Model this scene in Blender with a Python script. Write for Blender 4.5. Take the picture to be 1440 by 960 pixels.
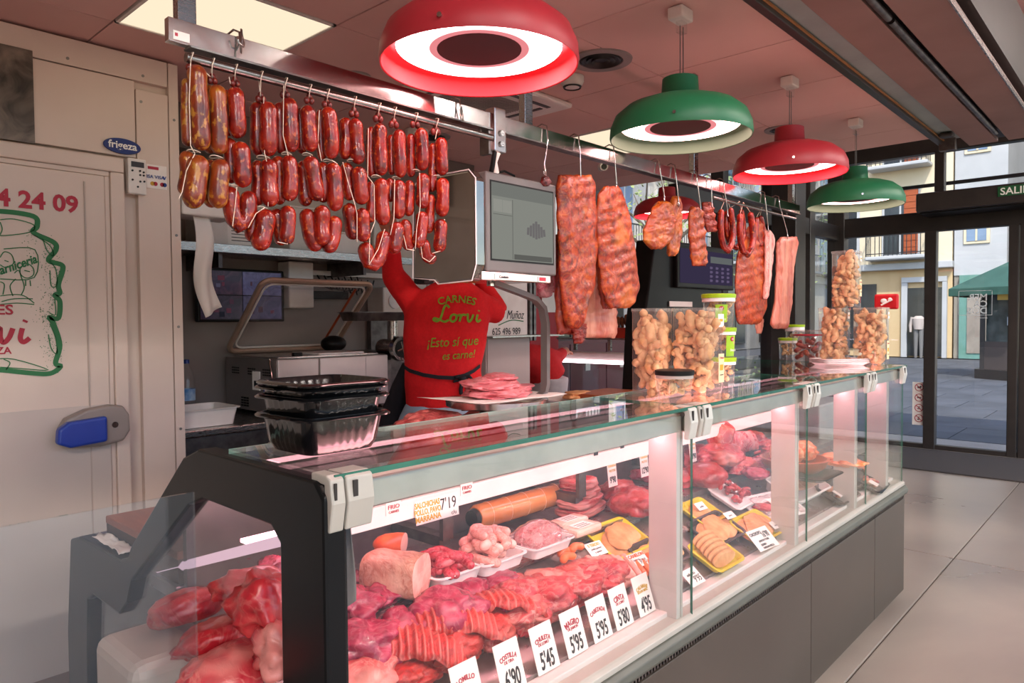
import bpy, math, random
from mathutils import Vector, Matrix, noise
R = math.radians
V = Vector
rnd = random.Random(7)
for o in list(bpy.data.objects): bpy.data.objects.remove(o)
sc = bpy.context.scene
COL = sc.collection

# ------------------------------------------------------------------ camera
FPX = 1003.7
YAW, PITCH, ROLL = R(42.476), R(-1.745), R(-0.43)
CAM = V((0, 0, 1.52))
cF = V((math.cos(YAW)*math.cos(PITCH), math.sin(YAW)*math.cos(PITCH), math.sin(PITCH)))
r0 = cF.cross(V((0, 0, 1))).normalized(); u0 = r0.cross(cF)
cR = r0*math.cos(ROLL) + u0*math.sin(ROLL); cU = u0*math.cos(ROLL) - r0*math.sin(ROLL)
cam_d = bpy.data.cameras.new('camera'); cam = bpy.data.objects.new('camera', cam_d); COL.objects.link(cam)
m = Matrix((cR, cU, -cF)).transposed().to_4x4(); m.translation = CAM
cam.matrix_world = m
cam_d.sensor_width = 36; cam_d.lens = FPX/1440*36; cam_d.clip_start = .05; cam_d.clip_end = 300
sc.camera = cam
# ------------------------------------------------------------------ world, sun, exposure
w = bpy.data.worlds.new('sky'); sc.world = w; w.use_nodes = True
nt = w.node_tree; bg = nt.nodes['Background']
sky = nt.nodes.new('ShaderNodeTexSky'); sky.sky_type = 'NISHITA'; sky.sun_disc = False
sky.sun_elevation = R(48); sky.sun_rotation = R(250); sky.altitude = 200
nt.links.new(sky.outputs[0], bg.inputs[0]); bg.inputs[1].default_value = 0.24
sun_d = bpy.data.lights.new('sun', 'SUN'); sun = bpy.data.objects.new('sun', sun_d); COL.objects.link(sun)
sun_d.energy = 2.0; sun_d.angle = R(.6); sun_d.color = (1, .93, .82)
sun.rotation_euler = V((.74, .42, -1.0)).to_track_quat('-Z', 'Y').to_euler()
sc.view_settings.view_transform = 'Standard'; sc.view_settings.look = 'None'
sc.view_settings.gamma = 1; sc.view_settings.exposure = 1.0
sc.view_settings.use_curve_mapping = False

# ------------------------------------------------------------------ pixel helpers: a real point on a real plane
def ray(x, y): return (cF*FPX + cR*(x-720) - cU*(y-480)).normalized()
def at(x, y, ax, v):
    i = 'XYZ'.index(ax); d = ray(x, y); return CAM + d*((v-CAM[i])/d[i])
def dep(p): return (V(p)-CAM).dot(cF)
def px(p, n): return n*dep(p)/FPX          # n pixels in metres at point p
S_DECK = .5
def low(x, y, l=0):   # on the sloping front deck, l above it
    d = ray(x, y); k = .655-S_DECK*1.12+l
    return CAM + d*((k - CAM.z + S_DECK*CAM.y)/(d.z - S_DECK*d.y))
def up(x, y, l=0): return at(x, y, 'Z', .818+l)

# ------------------------------------------------------------------ object helpers
W = {}
def link(o): COL.objects.link(o); return o
def tag(o, label=None, cat=None, group=None, kind=None):
    if label: o['label'] = label
    if cat: o['category'] = cat
    if group: o['group'] = group
    if kind: o['kind'] = kind
    return o
def thing(name, label, cat, loc, group=None):
    o = link(bpy.data.objects.new(name, None)); o.empty_display_size = .05
    o.location = loc; W[o.name] = V(loc); return tag(o, label, cat, group)
def struct_root(name, loc):
    o = link(bpy.data.objects.new(name, None)); o.location = loc; W[o.name] = V(loc); o['kind'] = 'structure'; return o

class MB:
    def __init__(s): s.v = []; s.f = []; s.M = None
    def add(s, vs, fs):
        n = len(s.v)
        s.v += [tuple(s.M @ V(p)) if s.M else tuple(p) for p in vs]
        s.f += [tuple(i+n for i in f) for f in fs]; return s
    def box(s, a, b, M=None):
        x0, y0, z0 = [min(a[i], b[i]) for i in range(3)]; x1, y1, z1 = [max(a[i], b[i]) for i in range(3)]
        vs = [(x, y, z) for z in (z0, z1) for y in (y0, y1) for x in (x0, x1)]
        if M: vs = [tuple(M @ V(p)) for p in vs]
        return s.add(vs, [(0, 2, 3, 1), (4, 5, 7, 6), (0, 1, 5, 4), (2, 6, 7, 3), (0, 4, 6, 2), (1, 3, 7, 5)])
    def cb(s, c, d, M=None):
        c = V(c); d = V(d)/2
        if M is None: return s.box(c-d, c+d)
        return s.box(-d, d, Matrix.Translation(c) @ M.to_4x4())
    def tube(s, pts, r, n=10, closed=False, flat=1.0):
        pts = [V(p) for p in pts]; N = len(pts)
        rr = r if isinstance(r, (list, tuple)) else [r]*N
        T = []
        for i in range(N):
            a = pts[i-1] if (i > 0 or closed) else pts[0]; b = pts[(i+1) % N] if (i < N-1 or closed) else pts[-1]
            T.append((b-a).normalized())
        up_ = V((0, 0, 1)) if abs(T[0].z) < .9 else V((0, 1, 0))
        nrm = T[0].cross(up_).normalized(); vs = []
        for i in range(N):
            nrm = (nrm - T[i]*nrm.dot(T[i])).normalized(); bn = T[i].cross(nrm)
            for k in range(n):
                a = 2*math.pi*k/n
                vs.append(pts[i] + (nrm*math.cos(a) + bn*math.sin(a)*flat)*rr[i])
        fs = []
        for i in range(N if closed else N-1):
            j = (i+1) % N
            for k in range(n): fs.append((i*n+k, i*n+(k+1) % n, j*n+(k+1) % n, j*n+k))
        if not closed:
            fs.append(tuple(range(n))[::-1]); fs.append(tuple((N-1)*n+k for k in range(n)))
        return s.add(vs, fs)
    def lathe(s, prof, c=(0, 0, 0), n=32, cap=False):
        c = V(c); vs = []; P = len(prof)
        for r, z in prof:
            for k in range(n):
                a = 2*math.pi*k/n; vs.append(c+V((r*math.cos(a), r*math.sin(a), z)))
        fs = [(i*n+k, i*n+(k+1) % n, (i+1)*n+(k+1) % n, (i+1)*n+k) for i in range(P-1) for k in range(n)]
        if cap: fs += [tuple(range(n))[::-1], tuple((P-1)*n+k for k in range(n))]
        return s.add(vs, fs)
    def prism(s, poly, f0, f1):   # poly 2d, f0/f1 map 2d->3d
        n = len(poly)
        return s.add([f0(*p) for p in poly]+[f1(*p) for p in poly],
                     [tuple(range(n))[::-1], tuple(range(n, 2*n))]+[(i, (i+1) % n, n+(i+1) % n, n+i) for i in range(n)])
    def grid(s, fn, nu, nv):
        vs = [fn(i/nu, j/nv) for j in range(nv+1) for i in range(nu+1)]
        return s.add(vs, [(j*(nu+1)+i, j*(nu+1)+i+1, (j+1)*(nu+1)+i+1, (j+1)*(nu+1)+i) for j in range(nv) for i in range(nu)])
    def slab(s, fn, nu, nv):      # fn(u,v,side) side 0 bottom,1 top : closed sheet
        a = [fn(i/nu, j/nv, 0) for j in range(nv+1) for i in range(nu+1)]
        b = [fn(i/nu, j/nv, 1) for j in range(nv+1) for i in range(nu+1)]
        k = len(a); I = lambda i, j: j*(nu+1)+i
        fs = []
        for j in range(nv):
            for i in range(nu):
                fs.append((I(i, j), I(i, j+1), I(i+1, j+1), I(i+1, j))); fs.append(tuple(k+q for q in (I(i, j), I(i+1, j), I(i+1, j+1), I(i, j+1))))
        for i in range(nu):
            fs.append((I(i, 0), I(i+1, 0), k+I(i+1, 0), k+I(i, 0))); fs.append((I(i+1, nv), I(i, nv), k+I(i, nv), k+I(i+1, nv)))
        for j in range(nv):
            fs.append((I(0, j+1), I(0, j), k+I(0, j), k+I(0, j+1))); fs.append((I(nu, j), I(nu, j+1), k+I(nu, j+1), k+I(nu, j)))
        return s.add(a+b, fs)
    def ball(s, c, r, n=12, m_=8, disp=None):
        c = V(c); r = V(r) if not isinstance(r, (int, float)) else V((r, r, r))
        vs = [c+V((0, 0, -r.z))]
        for j in range(1, m_):
            t = math.pi*j/m_
            for i in range(n):
                a = 2*math.pi*i/n
                vs.append(c+V((r.x*math.sin(t)*math.cos(a), r.y*math.sin(t)*math.sin(a), -r.z*math.cos(t))))
        vs.append(c+V((0, 0, r.z))); fs = []
        for i in range(n): fs.append((0, 1+(i+1) % n, 1+i))
        for j in range(m_-2):
            for i in range(n): fs.append((1+j*n+i, 1+j*n+(i+1) % n, 1+(j+1)*n+(i+1) % n, 1+(j+1)*n+i))
        L = len(vs)-1; q = 1+(m_-2)*n
        for i in range(n): fs.append((q+i, q+(i+1) % n, L))
        return s.add(vs, fs)

def emit(mb, name, mt, parent=None, smooth=False, bevel=0, label=None, cat=None, group=None, kind=None, attr=None, bseg=2):
    if not mb.v: return None
    me = bpy.data.meshes.new(name)
    xs, ys, zs = zip(*mb.v)
    c = V(((min(xs)+max(xs))/2, (min(ys)+max(ys))/2, min(zs)))
    me.from_pydata([(p[0]-c.x, p[1]-c.y, p[2]-c.z) for p in mb.v], [], mb.f); me.update()
    if attr is not None:
        at_ = me.attributes.new('mk', 'FLOAT', 'POINT'); at_.data.foreach_set('value', attr)
    me.materials.append(mt)
    if smooth:
        me.polygons.foreach_set('use_smooth', [True]*len(me.polygons))
        if smooth != 2: me.set_sharp_from_angle(angle=R(42))
    o = link(bpy.data.objects.new(name, me)); W[o.name] = c
    if parent is not None: o.parent = parent; o.location = c-W[parent.name]
    else: o.location = c
    if bevel:
        b = o.modifiers.new('bevel', 'BEVEL'); b.width = bevel; b.segments = bseg; b.limit_method = 'ANGLE'; b.angle_limit = R(35)
        b.harden_normals = False
    return tag(o, label, cat, group, kind)
def box(name, a, b, mt, parent=None, **k): return emit(MB().box(a, b), name, mt, parent, **k)
def kids(o): return [c for c in bpy.data.objects if c.parent == o]
def copy_tree(o, loc, label=None, group=None, swap=None):
    cm = {}
    for c in bpy.data.objects: cm.setdefault(c.parent, []).append(c)
    def cp(x, par):
        c = link(x.copy()); c.parent = par
        if swap and c.type == 'MESH' and c.data.materials and c.data.materials[0] in swap:
            c.data = c.data.copy(); c.data.materials[0] = swap[c.data.materials[0]] if c.data.materials[0] in swap else c.data.materials[0]
        for k_ in cm.get(x, []): cp(k_, c)
        return c
    c = cp(o, None); c.location = loc; W[c.name] = V(loc)
    if label: c['label'] = label
    if group: c['group'] = group
    return c

# ------------------------------------------------------------------ materials
def lin(h):
    h = h.lstrip('#'); c = [int(h[i:i+2], 16)/255 for i in (0, 2, 4)]
    return tuple((x/12.92 if x <= .04045 else ((x+.055)/1.055)**2.4) for x in c)+(1,)
_m = {}
def base(name):
    mt = bpy.data.materials.new(name); mt.use_nodes = True; n = mt.node_tree
    return mt, n, n.nodes['Principled BSDF'], n.nodes, n.links
def mat(name, c1, c2=None, scale=8, rough=.5, metal=0, bump=0, bscale=None, detail=4, dist=0, coat=0, sub=0, stretch=(1, 1, 1), lo=.35, hi=.65, emis=None, es=0, aniso=0, spec=.5, rv=0):
    if name in _m: return _m[name]
    mt, n, p, N, L = base(name)
    p.inputs['Roughness'].default_value = rough; p.inputs['Metallic'].default_value = metal
    p.inputs['Coat Weight'].default_value = coat; p.inputs['Coat Roughness'].default_value = .12
    p.inputs['Specular IOR Level'].default_value = spec
    if sub: p.inputs['Subsurface Weight'].default_value = sub; p.inputs['Subsurface Radius'].default_value = (.02, .006, .004); p.inputs['Subsurface Scale'].default_value = 1
    tc = N.new('ShaderNodeTexCoord'); mp = N.new('ShaderNodeMapping'); L.new(tc.outputs['Object'], mp.inputs[0]); mp.inputs['Scale'].default_value = stretch
    nz = N.new('ShaderNodeTexNoise'); nz.inputs['Scale'].default_value = scale; nz.inputs['Detail'].default_value = detail; nz.inputs['Distortion'].default_value = dist
    L.new(mp.outputs[0], nz.inputs[0])
    cr = N.new('ShaderNodeValToRGB'); cr.color_ramp.elements[0].position = lo; cr.color_ramp.elements[1].position = hi
    cr.color_ramp.elements[0].color = lin(c1); cr.color_ramp.elements[1].color = lin(c2 or c1)
    L.new(nz.outputs[0], cr.inputs[0]); L.new(cr.outputs[0], p.inputs['Base Color'])
    if rv:
        mr = N.new('ShaderNodeMapRange'); mr.inputs[3].default_value = max(0, rough-rv); mr.inputs[4].default_value = rough+rv
        L.new(nz.outputs[0], mr.inputs[0]); L.new(mr.outputs[0], p.inputs['Roughness'])
    if bump:
        n2 = N.new('ShaderNodeTexNoise'); n2.inputs['Scale'].default_value = bscale or scale*3; n2.inputs['Detail'].default_value = 5
        L.new(mp.outputs[0], n2.inputs[0]); b = N.new('ShaderNodeBump'); b.inputs['Strength'].default_value = bump; b.inputs['Distance'].default_value = .004
        L.new(n2.outputs[0], b.inputs['Height']); L.new(b.outputs[0], p.inputs['Normal'])
    if emis: p.inputs['Emission Color'].default_value = lin(emis); p.inputs['Emission Strength'].default_value = es
    _m[name] = mt; return mt
def emat(name, c, s):
    mt = bpy.data.materials.new(name); mt.use_nodes = True; n = mt.node_tree; n.nodes.clear()
    e = n.nodes.new('ShaderNodeEmission'); e.inputs[0].default_value = c if len(c) == 4 else tuple(c)+(1,); e.inputs[1].default_value = s
    o = n.nodes.new('ShaderNodeOutputMaterial'); n.links.new(e.outputs[0], o.inputs[0]); return mt
def glass(name, tint=(1, 1, 1), ior=1.5, haze=0, hazec=(.8, .85, .9), rough=.0):
    mt = bpy.data.materials.new(name); mt.use_nodes = True; n = mt.node_tree; N = n.nodes; L = n.links; N.clear()
    tr = N.new('ShaderNodeBsdfTransparent'); tr.inputs[0].default_value = tuple(tint)+(1,)
    gl = N.new('ShaderNodeBsdfGlossy'); gl.inputs['Roughness'].default_value = rough; gl.inputs[0].default_value = (1, 1, 1, 1)
    lw = N.new('ShaderNodeLayerWeight'); lw.inputs[0].default_value = .5; f0 = ((ior-1)/(ior+1))**2
    pw = N.new('ShaderNodeMath'); pw.operation = 'POWER'; pw.inputs[1].default_value = 5; L.new(lw.outputs['Facing'], pw.inputs[0])
    fr = N.new('ShaderNodeMath'); fr.operation = 'MULTIPLY_ADD'; fr.inputs[1].default_value = 1-f0; fr.inputs[2].default_value = f0; L.new(pw.outputs[0], fr.inputs[0])
    mx = N.new('ShaderNodeMixShader'); L.new(fr.outputs[0], mx.inputs[0]); L.new(tr.outputs[0], mx.inputs[1]); L.new(gl.outputs[0], mx.inputs[2])
    last = mx
    if haze:
        df = N.new('ShaderNodeBsdfDiffuse'); df.inputs[0].default_value = tuple(hazec)+(1,)
        m2 = N.new('ShaderNodeMixShader'); m2.inputs[0].default_value = haze; L.new(mx.outputs[0], m2.inputs[1]); L.new(df.outputs[0], m2.inputs[2]); last = m2
    o = N.new('ShaderNodeOutputMaterial'); L.new(last.outputs[0], o.inputs[0]); return mt
def meat(name, dark, red, pale, fat, fatamt=.5, scale=14, rough=.3, vein=1.0, bump=.5, stretch=(1, 1, 1), dist=1.5, coat=.12):
    """red muscle with darker pockets, pale tissue and white fat seams"""
    if name in _m: return _m[name]
    mt, n, p, N, L = base(name)
    tc = N.new('ShaderNodeTexCoord'); mp = N.new('ShaderNodeMapping'); mp.inputs['Scale'].default_value = stretch; L.new(tc.outputs['Object'], mp.inputs[0])
    oi = N.new('ShaderNodeObjectInfo'); va = N.new('ShaderNodeVectorMath'); va.operation = 'ADD'; vm = N.new('ShaderNodeVectorMath'); vm.operation = 'SCALE'
    cx = N.new('ShaderNodeCombineXYZ'); L.new(oi.outputs['Random'], cx.inputs[0]); L.new(oi.outputs['Random'], cx.inputs[1]); L.new(cx.outputs[0], vm.inputs[0]); vm.inputs['Scale'].default_value = 9
    L.new(mp.outputs[0], va.inputs[0]); L.new(vm.outputs[0], va.inputs[1])
    a = N.new('ShaderNodeTexNoise'); a.inputs['Scale'].default_value = scale; a.inputs['Detail'].default_value = 6; a.inputs['Distortion'].default_value = dist; L.new(va.outputs[0], a.inputs[0])
    cr = N.new('ShaderNodeValToRGB'); e = cr.color_ramp.elements; e[0].position = .3; e[0].color = lin(dark); e[1].position = .72; e[1].color = lin(pale)
    q = e.new(.5); q.color = lin(red); L.new(a.outputs[0], cr.inputs[0])
    b = N.new('ShaderNodeTexNoise'); b.inputs['Scale'].default_value = scale*1.1*vein; b.inputs['Detail'].default_value = 5; b.inputs['Distortion'].default_value = 2.2
    v2 = N.new('ShaderNodeVectorMath'); v2.operation = 'ADD'; v2.inputs[1].default_value = (5.2, 3.1, 7.7); L.new(va.outputs[0], v2.inputs[0]); L.new(v2.outputs[0], b.inputs[0])
    fr = N.new('ShaderNodeValToRGB'); e = fr.color_ramp.elements; h = .035+.05*fatamt
    e[0].position = .5-h; e[0].color = (0, 0, 0, 1); e[1].position = .5+h; e[1].color = (0, 0, 0, 1)
    q = e.new(.5); q.color = (min(1, .08+.75*fatamt),)*3+(1,); L.new(b.outputs[0], fr.inputs[0])
    big = N.new('ShaderNodeTexNoise'); big.inputs['Scale'].default_value = scale*.45; big.inputs['Detail'].default_value = 3; L.new(v2.outputs[0], big.inputs[0])
    br = N.new('ShaderNodeValToRGB'); br.color_ramp.elements[0].position = .62-.22*fatamt; br.color_ramp.elements[1].position = .72-.18*fatamt; L.new(big.outputs[0], br.inputs[0])
    mxm = N.new('ShaderNodeMath'); mxm.operation = 'MAXIMUM'; sm = N.new('ShaderNodeMath'); sm.operation = 'MULTIPLY'; sm.inputs[1].default_value = .55
    L.new(br.outputs[0], sm.inputs[0]); L.new(sm.outputs[0], mxm.inputs[0]); L.new(fr.outputs[0], mxm.inputs[1])
    at_ = N.new('ShaderNodeAttribute'); at_.attribute_name = 'mk'; mx3 = N.new('ShaderNodeMath'); mx3.operation = 'MAXIMUM'; L.new(mxm.outputs[0], mx3.inputs[0]); L.new(at_.outputs['Fac'], mx3.inputs[1])
    mx = N.new('ShaderNodeMixRGB'); L.new(mx3.outputs[0], mx.inputs[0]); L.new(cr.outputs[0], mx.inputs[1]); mx.inputs[2].default_value = lin(fat)
    L.new(mx.outputs[0], p.inputs['Base Color'])
    p.inputs['Roughness'].default_value = rough; p.inputs['Coat Weight'].default_value = coat; p.inputs['Coat Roughness'].default_value = .15
    bp = N.new('ShaderNodeBump'); bp.inputs['Strength'].default_value = bump; bp.inputs['Distance'].default_value = .006
    n3 = N.new('ShaderNodeTexNoise'); n3.inputs['Scale'].default_value = scale*2.4; n3.inputs['Detail'].default_value = 7; n3.inputs['Distortion'].default_value = 1; L.new(va.outputs[0], n3.inputs[0])
    L.new(n3.outputs[0], bp.inputs['Height']); L.new(bp.outputs[0], p.inputs['Normal'])
    _m[name] = mt; return mt

def sausm(name, dark, red, pale, spot, amt=.5, scale=70, rough=.24):
    mt, n, p, N, L = base(name)
    tc = N.new('ShaderNodeTexCoord'); oi = N.new('ShaderNodeObjectInfo'); cx = N.new('ShaderNodeCombineXYZ'); va = N.new('ShaderNodeVectorMath'); va.operation = 'ADD'; vm = N.new('ShaderNodeVectorMath'); vm.operation = 'SCALE'; vm.inputs['Scale'].default_value = 9
    L.new(oi.outputs['Random'], cx.inputs[0]); L.new(oi.outputs['Random'], cx.inputs[2]); L.new(cx.outputs[0], vm.inputs[0]); L.new(tc.outputs['Object'], va.inputs[0]); L.new(vm.outputs[0], va.inputs[1])
    mp = N.new('ShaderNodeMapping'); mp.inputs['Scale'].default_value = (1, 1, .7); L.new(va.outputs[0], mp.inputs[0])
    a_ = N.new('ShaderNodeTexNoise'); a_.inputs['Scale'].default_value = scale*.5; a_.inputs['Detail'].default_value = 6; L.new(mp.outputs[0], a_.inputs[0])
    cr = N.new('ShaderNodeValToRGB'); e = cr.color_ramp.elements; e[0].position = .32; e[0].color = lin(dark); e[1].position = .70; e[1].color = lin(pale); q = e.new(.5); q.color = lin(red); L.new(a_.outputs[0], cr.inputs[0])
    b_ = N.new('ShaderNodeTexNoise'); b_.inputs['Scale'].default_value = scale*1.5; b_.inputs['Detail'].default_value = 2; L.new(mp.outputs[0], b_.inputs[0])
    sr = N.new('ShaderNodeValToRGB'); sr.color_ramp.elements[0].position = .66-.14*amt; sr.color_ramp.elements[1].position = .74-.12*amt; L.new(b_.outputs[0], sr.inputs[0])
    sc_ = N.new('ShaderNodeMath'); sc_.operation = 'MULTIPLY'; sc_.inputs[1].default_value = .75; L.new(sr.outputs[0], sc_.inputs[0])
    mx = N.new('ShaderNodeMixRGB'); L.new(sc_.outputs[0], mx.inputs[0]); L.new(cr.outputs[0], mx.inputs[1]); mx.inputs[2].default_value = lin(spot); L.new(mx.outputs[0], p.inputs['Base Color'])
    p.inputs['Roughness'].default_value = rough; p.inputs['Coat Weight'].default_value = .12; p.inputs['Coat Roughness'].default_value = .15
    bp = N.new('ShaderNodeBump'); bp.inputs['Strength'].default_value = .35; bp.inputs['Distance'].default_value = .003; L.new(b_.outputs[0], bp.inputs['Height']); L.new(bp.outputs[0], p.inputs['Normal'])
    _m[name] = mt; return mt

steel = mat('brushed_steel', '#b9b4b0', '#a39c98', 30, .28, 1, stretch=(1, 12, 12), rv=.08)
chrome = mat('polished_steel', '#c4bfbb', '#b0aaa6', 12, .13, 1, rv=.05)
dsteel = mat('dull_dark_steel', '#7c7572', '#605a58', 18, .4, 1, rv=.1)
alu = mat('satin_aluminium', '#bfbfb6', '#b3b3aa', 14, .42, .55)
alup = mat('painted_pale_metal', '#c9c2bb', '#c1bab3', 10, .35, .1)
white = mat('white_plastic', '#e8e0d8', '#ded5cc', 9, .38)
trayw = mat('white_foam_tray', '#f3ecea', '#e9e0de', 20, .42, bump=.08)
yel = mat('yellow_plastic_tray', '#d9c40c', '#cdb408', 12, .3)
black = mat('black_gloss_plastic', '#0a0b0d', '#111214', 9, .12, coat=.4)
blackm = mat('black_satin_panel', '#121110', '#181615', 9, .4, spec=.2)
dgrey = mat('dark_grey_frame', '#2b2624', '#332d2a', 6, .4)
enamr = mat('red_enamel', '#ad2530', '#a21f2a', 6, .45)
enamg = mat('green_enamel', '#1f6f46', '#1a6540', 6, .45)
cream = mat('cream_panel', '#dcc9ba', '#d6c2b3', 3, .4)
card = mat('white_card', '#f6efe8', '#eee5dd', 9, .6)
inkb = mat('black_ink', '#18151a', None, rough=.6)
inkr = mat('red_ink', '#b3283c', None, rough=.6)
inky = mat('ochre_ink', '#d2a12a', None, rough=.6)
inkg = mat('green_ink', '#27703f', None, rough=.6)
inkw = mat('white_ink', '#f2f0ea', None, rough=.6)
inkbl = mat('blue_ink', '#1f3d8c', None, rough=.45)
gcase = glass('clear_counter_glass', (.96, .975, .965), 1.5)
gedge = mat('green_glass_edge', '#1e5a48', '#2c6f5a', 5, .12, coat=.4)
gwin = glass('window_glass', (.93, .95, .97), 1.45)
acry = glass('clear_acrylic', (.97, .96, .95), 1.38, haze=.05, hazec=(1, .93, .9))
twine = mat('white_twine', '#e9d6c4', '#d6bda6', 60, .8)

# ------------------------------------------------------------------ lettering (built in letters turned into mesh)
def text_mb(s, size, o, ex, ey, mb=None, align='CENTER', shear=0, bold=0, ext=.0006, warp=None, sx=1.0, lift=.0008):
    cu = bpy.data.curves.new('t', 'FONT'); cu.body = s; cu.size = size; cu.align_x = align; cu.shear = shear
    cu.offset = bold*size; cu.extrude = ext; cu.resolution_u = 3
    ob = bpy.data.objects.new('t', cu); COL.objects.link(ob)
    dg = bpy.context.evaluated_depsgraph_get(); me = bpy.data.meshes.new_from_object(ob.evaluated_get(dg))
    ex = V(ex).normalized(); ey = V(ey).normalized(); n = ex.cross(ey); o = V(o); mb = mb or MB(); vs = []
    for v in me.vertices:
        x, y = v.co.x*sx, v.co.y
        if warp: x, y = warp(x, y)
        vs.append(o+ex*x+ey*y+n*(v.co.z+ext+lift))
    mb.add(vs, [tuple(p.vertices) for p in me.polygons])
    bpy.data.objects.remove(ob); bpy.data.curves.remove(cu); bpy.data.meshes.remove(me)
    return mb
def letters(s, size, o, ex, ey, mt, parent, name='lettering', **k):
    return emit(text_mb(s, size, o, ex, ey, **k), name, mt, parent)
def strokes(paths, scale, o, ex, ey, width, mb=None, proj=None, sm=6, th=.0008):
    """freehand pen strokes as flat ribbons; paths in 2d units"""
    ex = V(ex); ey = V(ey); n = ex.cross(ey).normalized(); o = V(o); mb = mb or MB()
    for P in paths:
        pts = []
        for i in range(len(P)-1):
            a = P[max(i-1, 0)]; b = P[i]; c = P[i+1]; d = P[min(i+2, len(P)-1)]
            for k in range(sm):
                t = k/sm
                pts.append(tuple(.5*((2*b[j])+(-a[j]+c[j])*t+(2*a[j]-5*b[j]+4*c[j]-d[j])*t*t+(-a[j]+3*b[j]-3*c[j]+d[j])*t**3) for j in (0, 1)))
        pts.append(P[-1]); L_, R_ = [], []
        for i, p in enumerate(pts):
            q0 = pts[max(i-1, 0)]; q1 = pts[min(i+1, len(pts)-1)]
            t = V((q1[0]-q0[0], q1[1]-q0[1])); t = t.normalized() if t.length > 1e-9 else V((1, 0))
            nn = V((-t.y, t.x))*width/2/scale
            for s_, lst in ((1, L_), (-1, R_)):
                x, y = (p[0]+nn.x*s_)*scale, (p[1]+nn.y*s_)*scale
                b = proj(x, y) if proj else o+ex*x+ey*y
                lst.append(b+n*.001)
        k = len(pts); vs = L_+R_+[v+n*th for v in L_+R_]
        fs = []
        for i in range(k-1):
            fs.append((2*k+i, 2*k+k+i, 2*k+k+i+1, 2*k+i+1)); fs.append((i, i+1, 2*k+i+1, 2*k+i)); fs.append((k+i+1, k+i, 3*k+i, 3*k+i+1))
        mb.add(vs, fs)
    return mb
LORVI = [[(1.12, .80), (.98, .95), (.82, .82), (.64, .25), (.45, .03), (.22, .08), (.26, .2), (.55, .12), (.85, .0), (1.08, .1)],
         [(1.42, .43), (1.24, .34), (1.18, .12), (1.32, 0), (1.50, .12), (1.53, .32), (1.42, .43)], [(1.50, .38), (1.62, .34), (1.72, .42)],
         [(1.72, .42), (1.78, .32), (1.70, .0)], [(1.74, .18), (1.86, .38), (2.0, .40), (2.06, .34)],
         [(2.10, .36), (2.18, .42), (2.18, .15), (2.26, .0), (2.40, .15), (2.50, .42)],
         [(2.74, .42), (2.68, .12), (2.76, 0), (2.92, .12)], [(2.80, .60), (2.83, .66)]]

# ================================================================== SETTING
def pane(name, a, b, mt, parent, **k): return box(name, a, b, mt, parent, **k)
floor_m = mat('polished_concrete', '#81776f', '#a09589', .8, .3, bump=.03, bscale=40, detail=8, dist=.4, rv=.1)
fl = struct_root('floor', (2, 0, 0))
xs = [-5.2, 5.15, 9.3]; ys = [-5, .96, 7.5]
def tiles(parent, name, mt, xs, ys, z0, z1, gap, bev=.0, skip=(), zj=0):
    for i in range(len(xs)-1):
        for j in range(len(ys)-1):
            if (i, j) in skip: continue
            box(name, (xs[i]+gap/2, ys[j]+gap/2, z0), (xs[i+1]-gap/2, ys[j+1]-gap/2, z1+rnd.uniform(-zj, zj)), mt, parent, bevel=bev, bseg=1)
tiles(fl, 'floor_slab', floor_m, xs, ys, -.06, 0, .008, .002)
box('joint_filler', (-5.2, -5, -.07), (9.3, 7.5, -.008), mat('joint_dirt', '#3e3833', '#554c44', 20, .9), fl)
box('raised_platform', (.7, 2.46, 0), (4.1, 4.0, .15), mat('platform_tile', '#6f5f58', '#7d6c64', 5, .5), None, kind='structure').name = 'trim_1'

# shop ceiling
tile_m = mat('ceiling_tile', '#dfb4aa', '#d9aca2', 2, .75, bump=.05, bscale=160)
panel_glow = emat('lit_diffuser_panel', (1, .83, .60), .52)
XS = [-1.4, -.8, -.2, .4, 1.0, 1.6, 2.25, 2.95, 3.55, 4.17, 4.8, 5.2]; YS = [1.08, 1.76, 2.36, 2.94, 3.5, 4.1]
ce = struct_root('ceiling', (2, 2, 2.65))
lit = [(4, 2), (8, 2), (1, 2)]; ac = (6, 2)  # leftmost lit panel is added outside the view to brighten the alcove
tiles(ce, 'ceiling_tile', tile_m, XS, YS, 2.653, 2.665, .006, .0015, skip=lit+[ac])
box('ceiling_deck', (-1.4, 1.08, 2.668), (5.2, 4.1, 2.80), dgrey, ce)
for i, j in lit:
    t = thing('ceiling_light_panel', ('square warm lit ceiling panel above the left end of the hanging rail' if i == 4 else 'added fill panel in the ceiling above the cold room front, left of the view' if i == 1 else 'square warm lit ceiling panel behind the nearest green lamp'), 'ceiling light', (XS[i]+.3, YS[j]+.3, 2.645))
    a, b = (XS[i]+.004, YS[j]+.004), (XS[i+1]-.004, YS[j+1]-.004)
    fm = MB()
    for q in (((a[0], a[1]), (b[0], a[1]+.012)), ((a[0], b[1]-.012), (b[0], b[1])), ((a[0], a[1]), (a[0]+.012, b[1])), ((b[0]-.012, a[1]), (b[0], b[1]))):
        fm.box((q[0][0], q[0][1], 2.648), (q[1][0], q[1][1], 2.667))
    emit(fm, 'frame', white, t)
    box('diffuser', (a[0]+.01, a[1]+.01, 2.652), (b[0]-.01, b[1]-.01, 2.662), panel_glow, t)
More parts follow.
